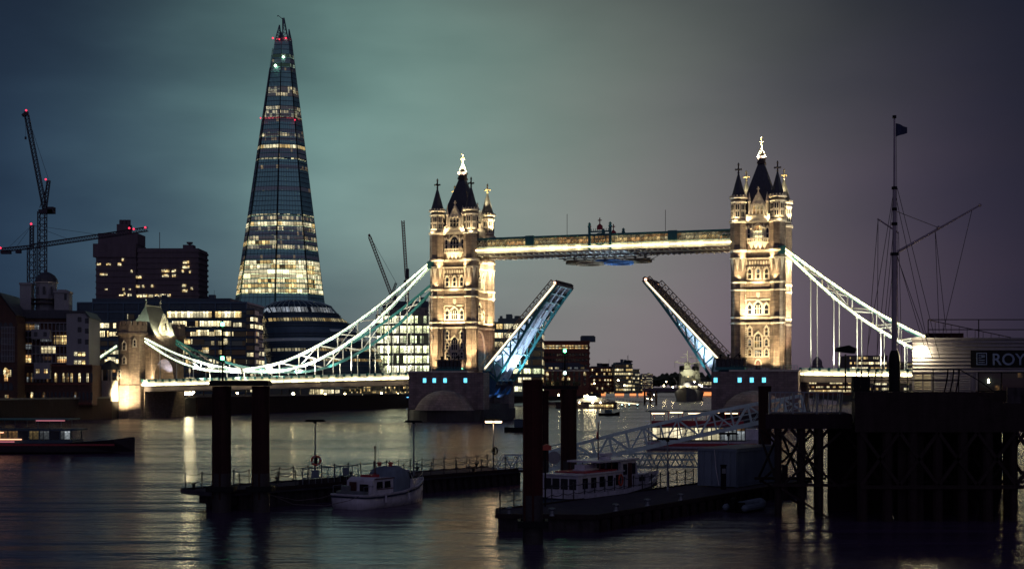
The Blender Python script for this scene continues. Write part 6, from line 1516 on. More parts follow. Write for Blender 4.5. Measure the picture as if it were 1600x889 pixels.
q = pp(771, 2.2); lamp_post(q, 9.4 - 55 * q[1] / F - 1.46, 'lamp post with a glowing warm tube head, left of the thick reddish pile', True); lifebuoy((q[0] + .15, q[1] - .2, 9.4 - 101 * q[1] / F), 'black', 'dark lifebuoy hung on the glowing lamp post', .9)
point('pontoon_light', (q[0], q[1] - .5, 5.6), 60, (1, .66, .34), .3)
# near pontoon
NP = [(-1.0, 86.6), (5.4, 85.9), (26.5, 118.6), (20.6, 121.5), (2.0, 94.0), (-1.0, 90.6)]
np_ = thing('pontoon', 'broad dark floating pontoon in the right foreground, carrying the container', 'pontoon', (5.4, 85.9, 0))
loc = [(x - 5.4, y - 85.9) for x, y in NP]
MB().prism(loc, .82, 1.05, 'z').build('deck', 'pdeck', np_); MB().prism([(x * .985, y + .12 if i < 3 else y) for i, (x, y) in enumerate(loc)], -.9, .819, 'z').build('hull', 'pontoon', np_)
k_ = MB()
for p, q2 in zip(loc, loc[1:] + loc[:1]): k_.bar((p[0], p[1], 1.0), (q2[0], q2[1], 1.0), .22, .3)
k_.build('kerb', 'timber', np_)
u_ = Vector((21.1, 32.7, 0)).normalized(); wv = Vector((-u_.y, u_.x, 0))
me = MB().box(-.28, .28, -.16, 0, -1.3, 0).mesh('fender_board', 'timber')
for k in range(22): put('fender_board', me, np_, tuple(Vector(u_) * (.8 + k * 1.5) + Vector((0, 0, .8)) - wv * .05), rotA + .1)
rail(np_, [(-6.2, 1.0, 1.05), (-6.2, 4.5, 1.05), (-3.4, 8.0, 1.05), (10.0, 27.8, 1.05)], 1.3, 1.45, 8, lean=.03)
me = MB().lathe([(.2, 0), (.14, .12), (.14, .34), (.24, .42), (.24, .5), (.05, .54)], n=8).mesh('bollard', 'galv')
for t_ in (-1.2, 3.6, 8.2, 13.5): put('bollard', me, np_, tuple(u_ * max(t_, 0) + wv * .5 + Vector((min(t_, 0) * 2, 0, 1.05))))
put('bollard', me, np_, (-5.6, .8, 1.05))
lamp_post((12.4, 106.6, 1.05), 4.05, 'thin unlit lamp post at the bow of the covered launch')
lamp_post((18.9, 116.9, 1.05), 4.1, 'lamp post with a one-sided head standing behind the container')
rp = thing('safety_post', 'tall dark post with a red top box, right beside the thick reddish pile', 'post', (X(852, 93), 93, 1.05)); MB().tube((0, 0, 0), (0, 0, 4.1), .06, 8).build('post', 'black', rp); MB().prism([(-.4, 3.9), (.42, 3.9), (.42, 4.2), (.1, 4.32), (-.4, 4.12)], -.2, .2).build('top_box', 'orange', rp)
# container
rc = rotA * 0 + atan2(u_.y, u_.x)
co = thing('shipping_container', 'dark blue-grey shipping container standing on the near pontoon', 'container', (18.4, 109.6, 1.06), rc)
MB().box(0, 9.3, 0, 3.45, .12, 3.05).build('shell', 'container', co)
m = MB()
for k in range(46): m.box(.15 + k * .2, .25 + k * .2, -.05, 0, .3, 2.9)
m.box(0, 9.3, -.08, .0, 2.92, 3.12).box(0, 9.3, -.08, 0, .05, .25); m.build('corrugation', 'container', co)
m = MB()
for y in (0.05, 1.72, 3.4): m.box(-.06, 0, y - .06, y + .06, .1, 3.1)
for z in (.15, 3.05): m.box(-.07, 0, 0, 3.45, z - .07, z + .07)
for y in (.55, 1.2, 2.2, 2.9): m.tube((-.1, y, .2), (-.1, y, 3.0), .03, 6)
m.build('door_frame', 'container', co); MB().box(-.02, 9.32, -.09, 3.5, 3.12, 3.2).build('roof', 'galv', co)
MB().path([(-.15, 1.9, 3.1), (-.2, 1.75, 1.6), (-.6, 1.3, .2)], .03, 5).build('hose', 'gel', co)
bx = thing('electric_cabinet', 'small dark power post at the container corner', 'cabinet', (17.1, 108.2, 1.05)); MB().box(-.2, .2, -.2, .2, 0, 1.9).box(-.24, .24, -.24, .24, 1.9, 2.0).build('body', 'black', bx); MB().box(-.15, .15, -.26, -.2, 1.3, 1.7).build('panel', 'galv', bx)
# inflatable
ri = thing('inflatable_boat', 'small dark inflatable tender moored against the near pontoon below the container', 'tender', (16.6, 99.6, 0), rc - .1)
t = MB(); pts = [Vector((0, -.8, .35)), Vector((2.6, -.8, .38)), Vector((3.6, -.45, .5)), Vector((3.95, 0, .6)), Vector((3.6, .45, .5)), Vector((2.6, .8, .38)), Vector((0, .8, .35))]
t.path(pts, .25, 10)
for p in pts: t.lathe([(.03, -.24), (.17, -.17), (.25, 0), (.17, .17), (.03, .24)], p, 10)
t.build('tube', 'tarp', ri); MB().box(.1, 3.2, -.7, .7, .05, .2).box(.2, .3, -.7, .7, .2, .75).box(1.2, 1.6, -.6, .6, .2, .5).build('floor', 'black', ri); MB().box(-.35, .1, -.18, .18, .3, 1.1).box(-.2, 0, -.1, .1, -.3, .4).build('outboard', 'black', ri)
# ---- white motor boat
al = radians(58)
mbt = thing('motor_boat', 'small white motor boat with blue-grey canvas cover, moored stern towards the viewer', 'motor boat', (-12.55, 102.1, 0), al)
loft([(0, 1.62, 1.08, 1.5), (2, 1.75, 1.02, 1.6), (5, 1.72, 1.12, 1.5), (7.4, 1.3, 1.4, .95), (9.0, .6, 1.7, .35), (9.7, .06, 1.85, .03)], 'gel', 'hull', mbt, True)
rs = MB(); st = [(0, 1.62, 1.08), (2, 1.75, 1.02), (5, 1.72, 1.12), (7.4, 1.3, 1.4), (9.0, .6, 1.7), (9.72, .05, 1.86)]
for s in (-1, 1):
    for p, q in zip(st[:-1], st[1:]): rs.bar((p[0], s * (p[1] + .02), p[2] - .16), (q[0], s * (q[1] + .02), q[2] - .16), .08, .12)
rs.bar((0, -1.62, .92), (0, 1.62, .92), .08, .12); rs.build('rubbing_strake', 'navyhull', mbt)
g = MB()
for s in (-1, 1):
    for p, q in zip(st[:-1], st[1:]): g.bar((p[0], s * p[1], p[2] + .02), (q[0], s * q[1], q[2] + .02), .12, .10)
g.bar((0, -1.62, 1.1), (0, 1.62, 1.1), .14, .1); g.build('gunwale', 'gel', mbt)
MB().prism([(1.3, 1.0), (4.3, 1.0), (4.3, 2.25), (2.0, 2.35), (1.5, 2.1)], -1.25, 1.25).build('aft_cabin', 'gel', mbt)
for s in (-1, 1):
    for x in (2.35, 3.35): MB().prism([(-.38, 0), (.38, 0), (.33, .52), (-.33, .52)], s * 1.27 - .02, s * 1.27 + .02).build('window', 'glassdk', mbt, (x, 0, 1.5))
MB().box(1.28, 1.34, -.95, -.15, 1.25, 1.85).build('window', 'glassdk', mbt); MB().box(1.25, 1.33, .2, .85, 1.05, 2.0).build('door', 'wood', mbt)
cv = MB(); pr = [(-1.32, 1.1), (-1.38, 2.0), (-1.15, 2.75), (-.6, 3.02), (0, 3.1), (.6, 3.02), (1.15, 2.75), (1.38, 2.0), (1.32, 1.1)]
secs = [(4.1, .86), (4.4, .98), (5.2, 1.0), (5.9, .98), (6.25, .92)]
vs = [(x, y * (.97 if k in (0, 4) else 1), 1.1 + (z - 1.1) * f) for k, (x, f) in enumerate(secs) for y, z in pr]
cv.add(vs, [(i * 9 + j, i * 9 + j + 1, (i + 1) * 9 + j + 1, (i + 1) * 9 + j) for i in range(4) for j in range(8)] + [tuple(range(9)), tuple(range(36, 45))]); cv.build('canvas_cover', 'tarp', mbt, smooth=True)
fc_ = MB().add([(6.2, -1.2, 1.2), (6.2, 1.2, 1.2), (6.2, 1.05, 2.75), (6.2, -1.05, 2.75), (7.2, -1.05, 1.3), (7.2, 1.05, 1.3), (6.75, .9, 2.65), (6.75, -.9, 2.65), (8.8, -.3, 1.75), (8.8, .3, 1.75), (7.25, .85, 1.95), (7.25, -.85, 1.95)],
    [(0, 3, 2, 1), (2, 3, 7, 6), (0, 4, 7, 3), (1, 2, 6, 5), (4, 11, 7), (5, 6, 10), (6, 7, 11, 10), (4, 8, 11), (5, 10, 9), (8, 9, 10, 11), (4, 5, 9, 8)]); fc_.build('wheelhouse', 'gel', mbt)
for s in (-1, 1): MB().add([(6.3, s * 1.16, 2.0), (6.85, s * 1.06, 2.0), (6.7, s * .98, 2.55), (6.3, s * 1.09, 2.6)], [(0, 1, 2, 3)]).build('window', 'glassdk', mbt)
MB().add([(7.24, -.75, 2.02), (7.24, .75, 2.02), (6.84, .8, 2.58), (6.84, -.8, 2.58)], [(0, 1, 2, 3)]).build('windscreen', 'glassdk', mbt)
br_ = MB(); pr2 = [(6.6, 1.45), (7.8, 1.15), (8.9, .62), (9.75, .02)]
for s in (-1, 1):
    pts = [Vector((x, s * y, 1.35 + (x - 6.6) * .16 + .6)) for x, y in pr2]; br_.path(pts, .025, 5)
    for (x, y), p in zip(pr2, pts): br_.tube((x, s * y, 1.35 + (x - 6.6) * .16), p, .022, 5)
br_.build('bow_rail', 'galv', mbt)
MB().tube((3.4, 0, 2.3), (3.4, 0, 4.5), .05, 6).lathe([(.09, 0), (.09, .2)], (3.4, 0, 4.5), 6).build('mast', 'wood', mbt)
MB().box(2.2, 3.3, -.5, .5, 2.3, 2.5).lathe([(.12, 0), (.12, .25)], (4.0, .5, 2.3), 8).build('life_raft', 'red', mbt)
for x, y in ((4.6, .5), (5.0, -.3)): MB().lathe([(.14, 0), (.14, .16), (.22, .2), (.2, .3), (.03, .34)], (x, y, 3.05), 8).build('vent', 'orange', mbt)
cl_ = MB()
cl_.tube((5.0, .9, 3.0), (5.0, .9, 5.0), .015, 4).tube((6.0, -.7, 2.7), (6.2, -.75, 4.0), .015, 4).box(7.7, 8.15, -.25, .25, 2.0, 2.06).box(.25, .9, -1.3, 1.3, 1.1, 1.35).box(.3, .75, .3, .9, 1.35, 1.75).tube((5.3, 0, 3.1), (5.3, 0, 3.5), .05, 6)
for s in (-1, 1):
    cl_.path([(.1, s * 1.5, 1.15), (.1, s * 1.5, 1.75), (1.2, s * 1.55, 1.75), (1.3, s * 1.3, 1.6)], .022, 5)
cl_.build('deck_fittings', 'galv', mbt)
for s in (-1, 1): MB().box(2.0, 4.2, s * 1.27 - .012, s * 1.27 + .012, 1.4, 1.46).box(1.7, 4.2, s * 1.29 - .03, s * 1.29 + .03, 2.2, 2.27).build('trim_strip', 'wood', mbt)
MB().path([(.1, 1.4, 1.1), (-.6, 2.2, .8), (-1.8, 3.4, .65), (-3.2, 5.0, 1.1), (-3.6, 5.6, 1.5)], .025, 5).build('mooring_line', 'rope', mbt)
MB().path([(.05, -1.2, 1.1), (-.5, -.6, .75), (-1.5, .9, .35), (-2.8, 2.9, .45), (-3.8, 4.8, 1.3)], .025, 5).build('mooring_line', 'rope', mbt)
for s in (-1, 1):
    for x in (2.4, 5.4): MB().tube((x, s * 1.84, .45), (x, s * 1.84, 1.0), .1, 8).build('fender', 'gel', mbt)
# ---- covered launch
al2 = atan2(.83, .56)
ln_ = thing('cabin_launch', 'long navy-hulled launch with white cabins and a red ensign, moored under the gangway', 'launch', (2.7, 98.4, 0), al2)
st = [(0, 1.75, 1.45, 1.6), (2, 1.95, 1.35, 1.85), (8, 2.05, 1.35, 1.9), (12.5, 1.7, 1.6, 1.3), (15.5, .8, 2.0, .45), (17, .06, 2.25, .03)]
loft([(x, hb, z - .25, hw) for x, hb, z, hw in st], 'navyhull', 'hull', ln_, True)
g = MB()
for s in (-1, 1):
    for p, q in zip(st[:-1], st[1:]): g.bar((p[0], s * p[1], p[2] - .1), (q[0], s * q[1], q[2] - .1), .14, .32)
g.bar((0, -1.75, 1.35), (0, 1.75, 1.35), .14, .32); g.build('gunwale', 'gel', ln_)
MB().prism([(x, -hb * .98) for x, hb, z, hw in st] + [(x, hb * .98) for x, hb, z, hw in st[::-1]], 1.2, 1.36, 'z').build('deck', 'pdeck', ln_)
def cabin_(x0, x1, hw, z0, z1, name='cabin'):
    return MB().box(x0, x1, -hw, hw, z0, z1).box(x0 - .15, x1 + .12, -hw - .1, hw + .1, z1, z1 + .1).build(name, 'gel', ln_)
cabin_(1.6, 8.4, 1.55, 1.36, 2.75, 'aft_cabin')
for s in (-1, 1):
    for k in range(5): MB().prism([(-.36, 0), (.36, 0), (.36, .78), (-.36, .78)], s * 1.57 - .02, s * 1.57 + .02).build('window', 'glassdk', ln_, (2.6 + k * 1.25, 0, 1.75))
for k in range(4): MB().box(-.03, .0, -.3, .3, 0, .8).build('window', 'glassdk', ln_, (1.58, -1.1 + k * .73, 1.72))
wh_ = MB().prism([(8.4, 1.36), (11.2, 1.36), (11.2, 2.3), (10.8, 3.55), (8.4, 3.55)], -1.35, 1.35); wh_.build('wheelhouse', 'gel', ln_)
MB().box(5.0, 11.2, -1.5, 1.5, 3.55, 3.68).build('wheelhouse_roof', 'gel', ln_)
for x in (5.2, 7.0): 
    for s in (-1, 1): MB().tube((x, s * 1.3, 2.8), (x, s * 1.3, 3.56), .05, 6).build('roof_post', 'wood', ln_)
for s in (-1, 1):
    MB().box(8.75, 9.35, s * 1.37 - .02, s * 1.37 + .02, 2.45, 3.3).build('window', 'glassdk', ln_); MB().box(9.5, 10.1, s * 1.38 - .02, s * 1.38 + .02, 1.4, 3.35).build('door', 'wood', ln_); MB().box(10.2, 10.7, s * 1.37 - .02, s * 1.37 + .02, 2.45, 3.3).build('window', 'glassdk', ln_)
MB().box(8.33, 8.39, -1.1, -.1, 2.85, 3.4).build('window', 'glassdk', ln_); MB().box(8.33, 8.39, .1, 1.1, 2.85, 3.4).build('window', 'glassdk', ln_)
cabin_(11.25, 13.6, 1.05, 1.5, 2.25, 'fore_cabin'); MB().box(11.9, 12.9, -1.08, -1.05, 1.75, 2.1).build('window', 'glassdk', ln_)
MB().box(4.2, 6.4, -.5, .5, 2.86, 3.05).box(4.4, 6.2, -.45, .45, 3.05, 3.4).build('deck_box', 'gel', ln_); MB().box(3.0, 7.8, -1.35, 1.35, 2.86, 2.95).build('red_awning', 'red', ln_)
MB().lathe([(.5, 3.68), (.5, 3.9), (.2, 3.95)], (8.2, 0, 0), 14).box(7.7, 8.9, -.3, .3, 3.95, 4.15).build('radar', 'gel', ln_)
MB().tube((7.2, 0, 3.6), (7.2, 0, 6.6), .05, 6).bar((7.2, -.4, 5.3), (7.2, .4, 5.3), .05).build('mast', 'wood', ln_)
MB().add([(7.2, 0, 5.95), (6.6, -.25, 5.8), (6.55, -.2, 5.25), (7.2, 0, 5.4), (7.2, .03, 5.95), (6.6, -.22, 5.8), (6.55, -.17, 5.25), (7.2, .03, 5.4)], [(0, 1, 2, 3), (7, 6, 5, 4), (0, 4, 5, 1), (1, 5, 6, 2), (2, 6, 7, 3), (3, 7, 4, 0)]).build('ensign', 'red', ln_)
r_ = MB(); pr2 = [(11.5, 1.75), (13.5, 1.35), (15.5, .8), (17, .05)]
for s in (-1, 1):
    pts = [Vector((x, s * y, 2.3 + (x - 11.5) * .12)) for x, y in pr2]; r_.path(pts, .025, 5)
    for (x, y), p in zip(pr2, pts): r_.tube((x, s * y, 1.5 + (x - 11.5) * .1), p, .02, 5)
r_.build('bow_rail', 'galv', ln_); MB().path([(11, 0, 3.6), (16.9, 0, 2.4)], .015, 4).build('stay', 'rope', ln_)
t = MB(); n = 14
for i in range(n):
    a = 2 * pi * i / n; b_ = 2 * pi * (i + 1) / n; t.tube((7.9 + .3 * cos(a), -1.62, 2.1 + .42 * sin(a)), (7.9 + .3 * cos(b_), -1.62, 2.1 + .42 * sin(b_)), .07, 6)
t.build('ring_buoy', 'orange', ln_)
# ---- link truss bridge between the pontoons
lk = thing('truss_footbridge', 'low level pale truss footbridge crossing behind the covered launch', 'footbridge', (-1.4, 127.5, 1.46), atan2(3.5, 19.5))
L = 20.0
for y in (0, 1.6):
    m = MB(); n = 14
    for z, w_ in ((.0, .14), (.72, .08), (1.35, .12)): m.bar((0 if z < 1 else .7, y, z), (L, y, z), w_)
    for k in range(n):
        a = k * L / n; b_ = (k + 1) * L / n; m.bar((a, y, 0), ((a + b_) / 2 + .0, y, 1.35), .11); m.bar(((a + b_) / 2, y, 1.35), (b_, y, 0), .11)
    m.build('side_truss', 'ltruss', lk)
MB().box(0, L, 0.1, 1.5, -.06, .04).build('walking_deck', 'pdeck', lk)
# ---- gangway
G0 = Vector((3.0, 125, 1.5)); G1 = Vector((26.8, 122, 7.0)); gd = (G1 - G0); GL = gd.length; yaw = atan2(gd.y, gd.x); pit = atan2(gd.z, hypot(gd.x, gd.y))
gw_ = thing('gangway', 'long pale blue-green truss gangway rising from the pontoon to the pier', 'gangway', tuple(G0), (0, -pit, yaw))
def prof_(x): return 1.55 + .35 * sin(pi * x / GL)
for y in (0, 1.9):
    m = MB(); n = 15; st_ = GL / n
    for k in range(n):
        a = k * st_; b_ = a + st_
        m.bar((a, y, 0), (b_, y, 0), .24, .32); m.bar((a, y, prof_(a)), (b_, y, prof_(b_)), .22, .26)
        m.bar((a, y, 0), (a, y, prof_(a)), .12)
        if k % 2: m.bar((a, y, 0), (b_, y, prof_(b_)), .13)
        else: m.bar((a, y, prof_(a)), (b_, y, 0), .13)
        m.bar((a, y, .95), (b_, y, .95), .045); m.bar((a, y, .5), (b_, y, .5), .03)
        m.bar((a, y, 0), (a + st_ / 2, y, prof_(a) * .5), .05)
    m.bar((GL, y, 0), (GL, y, prof_(GL)), .12); m.build('side_truss', 'ltruss', gw_)
m = MB()
for k in range(16): m.bar((k * GL / 15, 0, -.05), (k * GL / 15, 1.9, -.05), .12)
m.box(0, GL, .1, 1.8, -.03, .03); m.build('walking_deck', 'pdeck', gw_)
m = MB()
for x in (.3, 2.6):
    for y in (-.1, 2.0): m.bar((x, y, -.3), (x, y, 2.1), .14)
    m.bar((x, -.1, 2.1), (x, 2.0, 2.1), .12)
m.bar((.3, -.1, 2.1), (2.6, -.1, 2.1), .1).bar((.3, -.1, .2), (2.6, -.1, 2.0), .09).bar((2.6, -.1, .2), (.3, -.1, 2.0), .09); m.build('portal_frame', 'ltruss', gw_)
t = MB(); t.tube((1.2, -.35, 1.0), (1.2, .3, 1.0), .6, 20).build('cable_drum', 'weatherboard', gw_)
# ---- pier platform at the right
pf = thing('pier_platform', 'big black timber pier platform on piles filling the lower right', 'pier', (18.2, 96, 0))
MB().prism([(0, 0), (6.2, 0), (7.6, 8), (1.9, 8)], 6.34, 7.40, 'z').build('landing_deck', mat('landing_timber', (.035, .020, .028), .75, var=.35, scale=1.5, bump=.5, spec=.15), pf)
MB().prism([(5.6, -3.2), (42, -3.2), (42, 34), (14.8, 34)], 6.2, 8.2, 'z').prism([(5.6, -3.2), (13.2, -3.2), (13.2, 2), (7.0, 2)], 8.203, 9.0, 'z').build('main_deck', 'timber', pf)
MB().prism([(13.2, 8.2), (13.2, 9.0), (16.0, 8.2)], -3.2, -.5).build('ramp', 'timber', pf)
MB().prism([(7.1, 2.01), (42, 2.01), (42, 34), (14.9, 34)], 8.203, 8.95, 'z').build('upper_deck', 'timber', pf)
MB().box(16.2, 42, -3.1, -2.95, 8.2, 9.3).build('slatted_screen', 'pontoon', pf)
pm_ = MB().tube((0, 0, -3), (0, 0, 9.2), .26, 10).mesh('support_pile', 'timber')
pt = MB().tube((0, 0, -3), (0, 0, 9.2), .36, 10).mesh('support_pile', 'timber')
for j, yy in enumerate((0.3, 3.8, 7.4)):
    for x in (.9, 2.6, 3.9): 
        o = put('support_pile', pm_, pf, (x + yy * .2, yy, -2.9))
for j, yy in enumerate((-2.8, 2, 7, 12, 18, 24)):
    for k in range(16):
        x = 6.2 + k * (1.75 if k < 8 else 2.4) + (j % 2) * .8 + max(0, yy) * .26
        if x > 41.5: continue
        o = put('support_pile', pt if (x < 15) else pm_, pf, (x, yy, -2.6 if x < 15 else -2.4))
class BB:
    def bar(s, *a): MB().bar(*a).build('cross_brace', 'timber', pf); return s
bc = BB()
for j, yy in enumerate((.3, 7.4)):
    y = yy - .3
    bc.bar((.9, y, 6.1), (5.4, y, 2.0), .16).bar((5.4, y, 6.1), (.9, y, 2.0), .16).bar((.9, y, 2.2), (5.4, y, -.6), .16).bar((.5, y, 2.3), (6, y, 2.3), .2)
for x in (.9, 2.6, 3.9): bc.bar((x, .3, 5.8), (x, 7.4, 2.4), .14).bar((x, 7.4, 5.8), (x, .3, 2.4), .14)
for x, y in ((0.9, 0.3), (2.6, .3), (3.9, .3)): bc.bar((x - .7, y, 6.3), (x, y, 5.5), .2).bar((x + .7, y, 6.3), (x, y, 5.5), .2)
bc.bar((1.9, 2.5, 1.0), (1.9, 2.5, 3.6), .35)
for k in range(6):
    for s_ in (0, 1):
        x0 = 6 + k * 2.7; bc.bar((x0, -3.1 + s_ * 5, 6.2), (x0 + 2.7, -3.1 + s_ * 5, 2.5), .22).bar((x0 + 2.7, -3.1 + s_ * 5, 6.2), (x0, -3.1 + s_ * 5, 2.5), .22).bar((x0, -3.1 + s_ * 5, 2.4), (x0 + 2.7, -3.1 + s_ * 5, 2.4), .26)
for x0, x1, y, z1 in ((4.4, 6.3, 5, 6.3), (5.6, 7.0, 8, 6.3), (7.4, 8.3, 3, 6.3), (8.8, 10.6, -2.4, 6.3), (10.9, 12.3, 4, 6.3), (12.6, 13.4, 9, 6.3), (13.7, 15.6, 11, 6.3), (16.2, 17.3, 6, 6.3)): MB().box(x0 + max(0, y) * .25, x1 + max(0, y) * .25, y, y + .2, -2, z1).build('dark_sheet', 'timber', pf)  # dark sheets added between the piles to deepen the blackness under the deck
rl = thing('balustrade', 'pale slanted-bar balustrade on the landing at the top of the gangway', 'railing', (18.5, 96.2, 7.4)); m = MB()
m.bar((0, 0, 1.55), (5.2, 0, 1.55), .09).bar((0, 0, .12), (5.2, 0, .12), .07)
for k in range(16): m.bar((k * .345, 0, .1), (k * .345 + .12, 0, 1.55), .07, .05)
for k in range(4): m.box(k * 1.7 - .05, k * 1.7 + .05, -.1, .1, 0, 1.58)
m.build('frame', 'galv', rl)
rl = thing('deck_railing', 'dark tubular railing along the black pier edge beside the mast', 'railing', (24, 93.2, 9.0)); m = MB()
for z in (.8, 1.55): m.tube((-.1, 0, z), (7.2, 0, z), .035, 6)
for k in range(5): m.tube((k * 1.78, 0, 0), (k * 1.78, 0, 1.55), .035, 6)
for x0 in (.1, .6, 1.1, 6.1, 6.5, 6.9):
    pts = [Vector((x0 + .25 * sin(t_ * 1.4) , -.1, t_ * 1.55)) for t_ in (0, .25, .5, .75, 1)]; m.path(pts, .05, 5)
m.path([(7.2, 0, 1.55), (8.6, 0, .75), (9.4, -.2, .1)], .04, 6).build('frame', 'black', rl)
cam_ = thing('floodlight_post', 'dark floodlight on a short post on the black pier, left of the ship mast', 'floodlight', (X(1321, 97), 97, 9.0)); MB().tube((0, 0, 0), (0, 0, 2.7), .06, 6).build('post', 'black', cam_); MB().prism([(-.75, 2.9), (.6, 2.75), (.75, 3.1), (.2, 3.35), (-.6, 3.2)], -.3, .3).build('head', 'black', cam_)
cbn = thing('equipment_cabinet', 'small dark cabinet on the pier between floodlight and mast', 'cabinet', (X(1347, 97), 97, 9.0)); MB().box(-.7, .5, -.3, .3, 0, 1.1).build('body', 'black', cbn)
# mast
ma = thing('ship_mast', 'tall white ship mast with gaff and flag standing on the pier', 'flag mast', (X(1397.5, 98), 98, 9.0)); s = F / 98
def mz(py): return Z(py, 98) - 9.0
def mx(px): return (px - 1397.5) / s
MB().lathe([(.20, 0), (.20, mz(397)), (.14, mz(396)), (.13, mz(294)), (.08, mz(293)), (.06, mz(183)), (.03, mz(182))], n=12).build('pole', 'mast', ma)
MB().lathe([(.42, 0), (.42, 2.2), (.36, 2.7), (.25, 3.0)], n=12).build('boot', 'black', ma)
m = MB()
for py, r_ in ((294, .2), (327, .19), (350, .22), (397, .3), (183, .14)): m.lathe([(r_, mz(py) - .1), (r_, mz(py) + .1)], n=10)
m.build('mast_band', 'black', ma)
m = MB().tube((mx(1402), 0, mz(394)), (mx(1520), -1.5, mz(325)), .11, 8, .06).lathe([(.05, -.12), (.14, 0), (.05, .12)], (mx(1520), -1.5, mz(325)), 8).lathe([(.05, -.15), (.16, 0), (.05, .15)], (mx(1461), -.8, mz(358)), 8); m.build('gaff', 'mast', ma)
MB().tube((mx(1371), 0, mz(342)), (mx(1404), 0, mz(364)), .06, 6).build('crosstree', 'mast', ma)
m = MB(); Y_ = 0
for a, b_ in (((1397, 329), (1460, 357)), ((1397, 295), (1445, 540)), ((1397, 296), (1352, 540)), ((1372, 343), (1350, 560)), ((1397, 350), (1372, 560)), ((1397, 400), (1376, 560)), ((1404, 364), (1404, 560)), ((1402, 400), (1440, 545)), ((1402, 402), (1452, 560)),
              ((1461, 358), (1462, 520)), ((1461, 358), (1473, 520)), ((1519, 327), (1468, 520)), ((1372, 343), (1366, 560)), ((1397, 297), (1365, 560)), ((1402, 294), (1463, 560))):
    m.tube((mx(a[0]), -.0, mz(a[1])), (mx(b_[0]), -.8 if b_[1] > 500 else -.7, max(0, mz(b_[1]))), .022, 4)
m.tube((.12, 0, mz(195)), (.3, 0, 1.5), .018, 4); m.build('rigging', 'rope', ma)
fg = MB(); n = 8; vs = []
for i in range(n + 1):
    t = i / n
    for z in (0, 1): vs.append((.1 + t * .85, -.12 * sin(t * 6), mz(193) - t * .28 - z * (.98 - t * .55)))
fg.add(vs + [(x, y + .02, z) for x, y, z in vs], [(2 * i, 2 * i + 2, 2 * i + 3, 2 * i + 1) for i in range(n)] + [(2 * n + 2 + 2 * i, 2 * n + 2 + 2 * i + 1, 2 * n + 2 + 2 * i + 3, 2 * n + 2 + 2 * i + 2) for i in range(n)])
fg.build('flag', mat('navy_flag', (.03, .04, .09), .8), ma)
# ---- pier building
pbd = thing('pier_building', 'long grey clad pier building with a name board, roof railing and dazzling corner lamp', 'building', (29.9, 100, 8.96)); 
Hb = 3.93
MB().prism([(0, 0), (22, 0), (22, 9), (3.2, 9)], 0, Hb, 'z').prism([(-.1, -.15), (22.1, -.15), (22.1, 9.1), (3.1, 9.1)], Hb, Hb + .12, 'z').build('shell', 'clad', pbd)
m = MB(); k = 0; z = 1.5
while z < Hb - .1: m.prism([(-.14, z), (0, z), (0, z + .2), (-.02, z + .2)], 0.02, 22, 'x'); z += .27
m.build('cladding_board', 'clad', pbd)
m = MB()
for x in (0, 1.45, 2.9, 4.4, 4.75): m.box(x, x + .14, -.07, 0, 0, 1.48)
m.box(0, 4.9, -.08, 0, 1.4, 1.5).box(0, 4.9, -.07, 0, 0, .12).build('shutter_frame', 'clad', pbd)
for x0, x1 in ((.16, .75), (.85, 1.42), (1.62, 2.88), (3.06, 4.38)):
    mm = MB().box(0, x1 - x0, -.05, -.01, .14, 1.38)
    for j in range(9): mm.prism([(-.1, .2 + j * .13), (-.04, .2 + j * .13), (-.04, .28 + j * .13)], .04, x1 - x0 - .04, 'x')
    mm.build('shutter', 'clad' if x0 > 1.6 else 'shutterw', pbd, (x0, 0, 0)) if 'shutterw' in M else (M.__setitem__('shutterw', mat('cream_shutter', (.38, .33, .26), .7)), mm.build('shutter', 'shutterw', pbd, (x0, 0, 0)))
M['cafe'] = litwin('dim_bar_interior', [AMB, (.9, .3, .2), WARM], .35, cell=(.5, .5), lit=.22, mull=.3, fine=.95, low=.004)
for k in range(7): MB().box(0, 1.62, -.04, -.005, .12, 1.4).build('window', 'cafe', pbd, (5.0 + k * 1.72, 0, 0))
m = MB()
for k in range(8): m.box(4.93 + k * 1.72, 5.0 + k * 1.72, -.09, 0, 0, 1.5)
m.box(4.9, 17, -.08, 0, 1.41, 1.5).box(4.9, 17, -.08, 0, 0, .1).build('window_frame', 'black', pbd)
for x, z in ((5.7, .85), (5.7, .68)): MB().lathe([(.02, -.06), (.06, 0), (.02, .06)], n=6).build('bar_lamp', 'warmlamp', pbd, (x, -.1, z + .05))
sg_ = MB().box(0, 9.2, -.14, -.1, 0, 1.28).build('name_board', 'black', pbd, (4.35, 0, 1.82))
m = MB().box(0, .78, -.17, -.142, 0, .06).box(0, .78, -.17, -.142, .84, .9).box(0, .06, -.17, -.142, .06, .84).box(.72, .78, -.17, -.142, .06, .84)
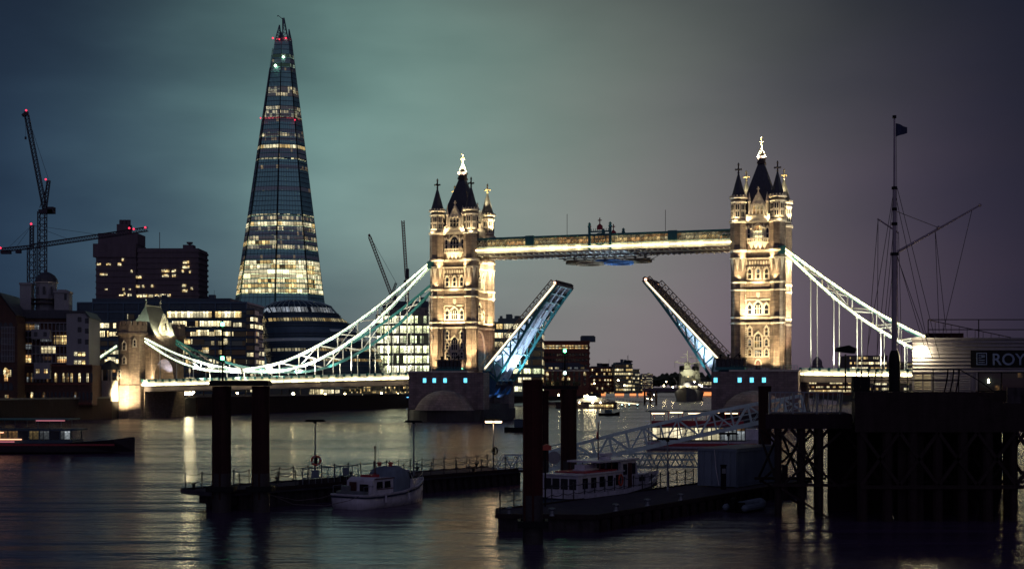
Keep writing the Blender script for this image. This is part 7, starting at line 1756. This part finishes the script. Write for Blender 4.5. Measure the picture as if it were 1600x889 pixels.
for j in range(4): m.box(.16, .62, -.17, -.142, .16 + j * .17, .22 + j * .17)
m.box(.38, .62, -.17, -.142, .5, .76); m.build('emblem', 'signpaint', sg_, (.42, 0, .2)) if 'signpaint' in M else (M.__setitem__('signpaint', mat('sign_lettering', (.20, .27, .42), .5)), m.build('emblem', 'signpaint', sg_, (.42, 0, .2)))
cu_ = bpy.data.curves.new('lettering', 'FONT'); cu_.body = 'ROYAL'; cu_.size = 1.22; cu_.extrude = .012; cu_.offset = .012; cu_.space_character = 1.02
to = bpy.data.objects.new('lettering', cu_); COL.objects.link(to); bpy.context.view_layer.update()
me = bpy.data.meshes.new_from_object(to); bpy.data.objects.remove(to); me.materials.clear(); me.materials.append(M['signpaint'])
me.transform(Matrix.Rotation(pi / 2, 4, 'X')); put('lettering', me, sg_, (1.55, -.158, .2))
# roof railing and ladder-like ramp
m = MB()
for z in (.55, 1.3 - .0): pass
for z in (Hb + .75, Hb + 1.5 - .85 + .85): m.tube((1.4, .6, z), (22, .6, z), .04, 6)
m.tube((1.4, .6, Hb + 0.1), (1.4, .6, Hb + 1.5), .04, 6)
for k in range(1, 7): m.tube((1.4 + k * 3.9 - .1, .6, Hb + .1), (1.4 + k * 3.9 - .1, .6, Hb + 1.5), .04, 6)
m.tube((1.5, .5, Hb + 1.45), (7.6, .5, Hb + .15), .035, 6)
for k in range(9): x = 1.9 + k * .6; m.tube((x, .5, Hb + .1), (x, .5, Hb + 1.42 - (x - 1.5) * .213), .02, 5)
m.build('roof_railing', 'darkiron', pbd)
MB().box(1.5, 4.2, 1.0, 1.6, Hb + .12, Hb + .5).build('roof_box', 'rust', pbd)
lp = MB().lathe([(.05, -.42), (.3, -.3), (.42, 0), (.3, .3), (.05, .42)], n=12).build('corner_lamp', 'hotlamp', pbd, (.62, -.5, 3.0)); MB().box(.55, .7, -.45, 0, 3.25, 3.33).build('lamp_bracket', 'black', pbd)
point('corner_lamp_light', (30.52, 99.35, 11.96), 130, (1, .72, .28), .15)
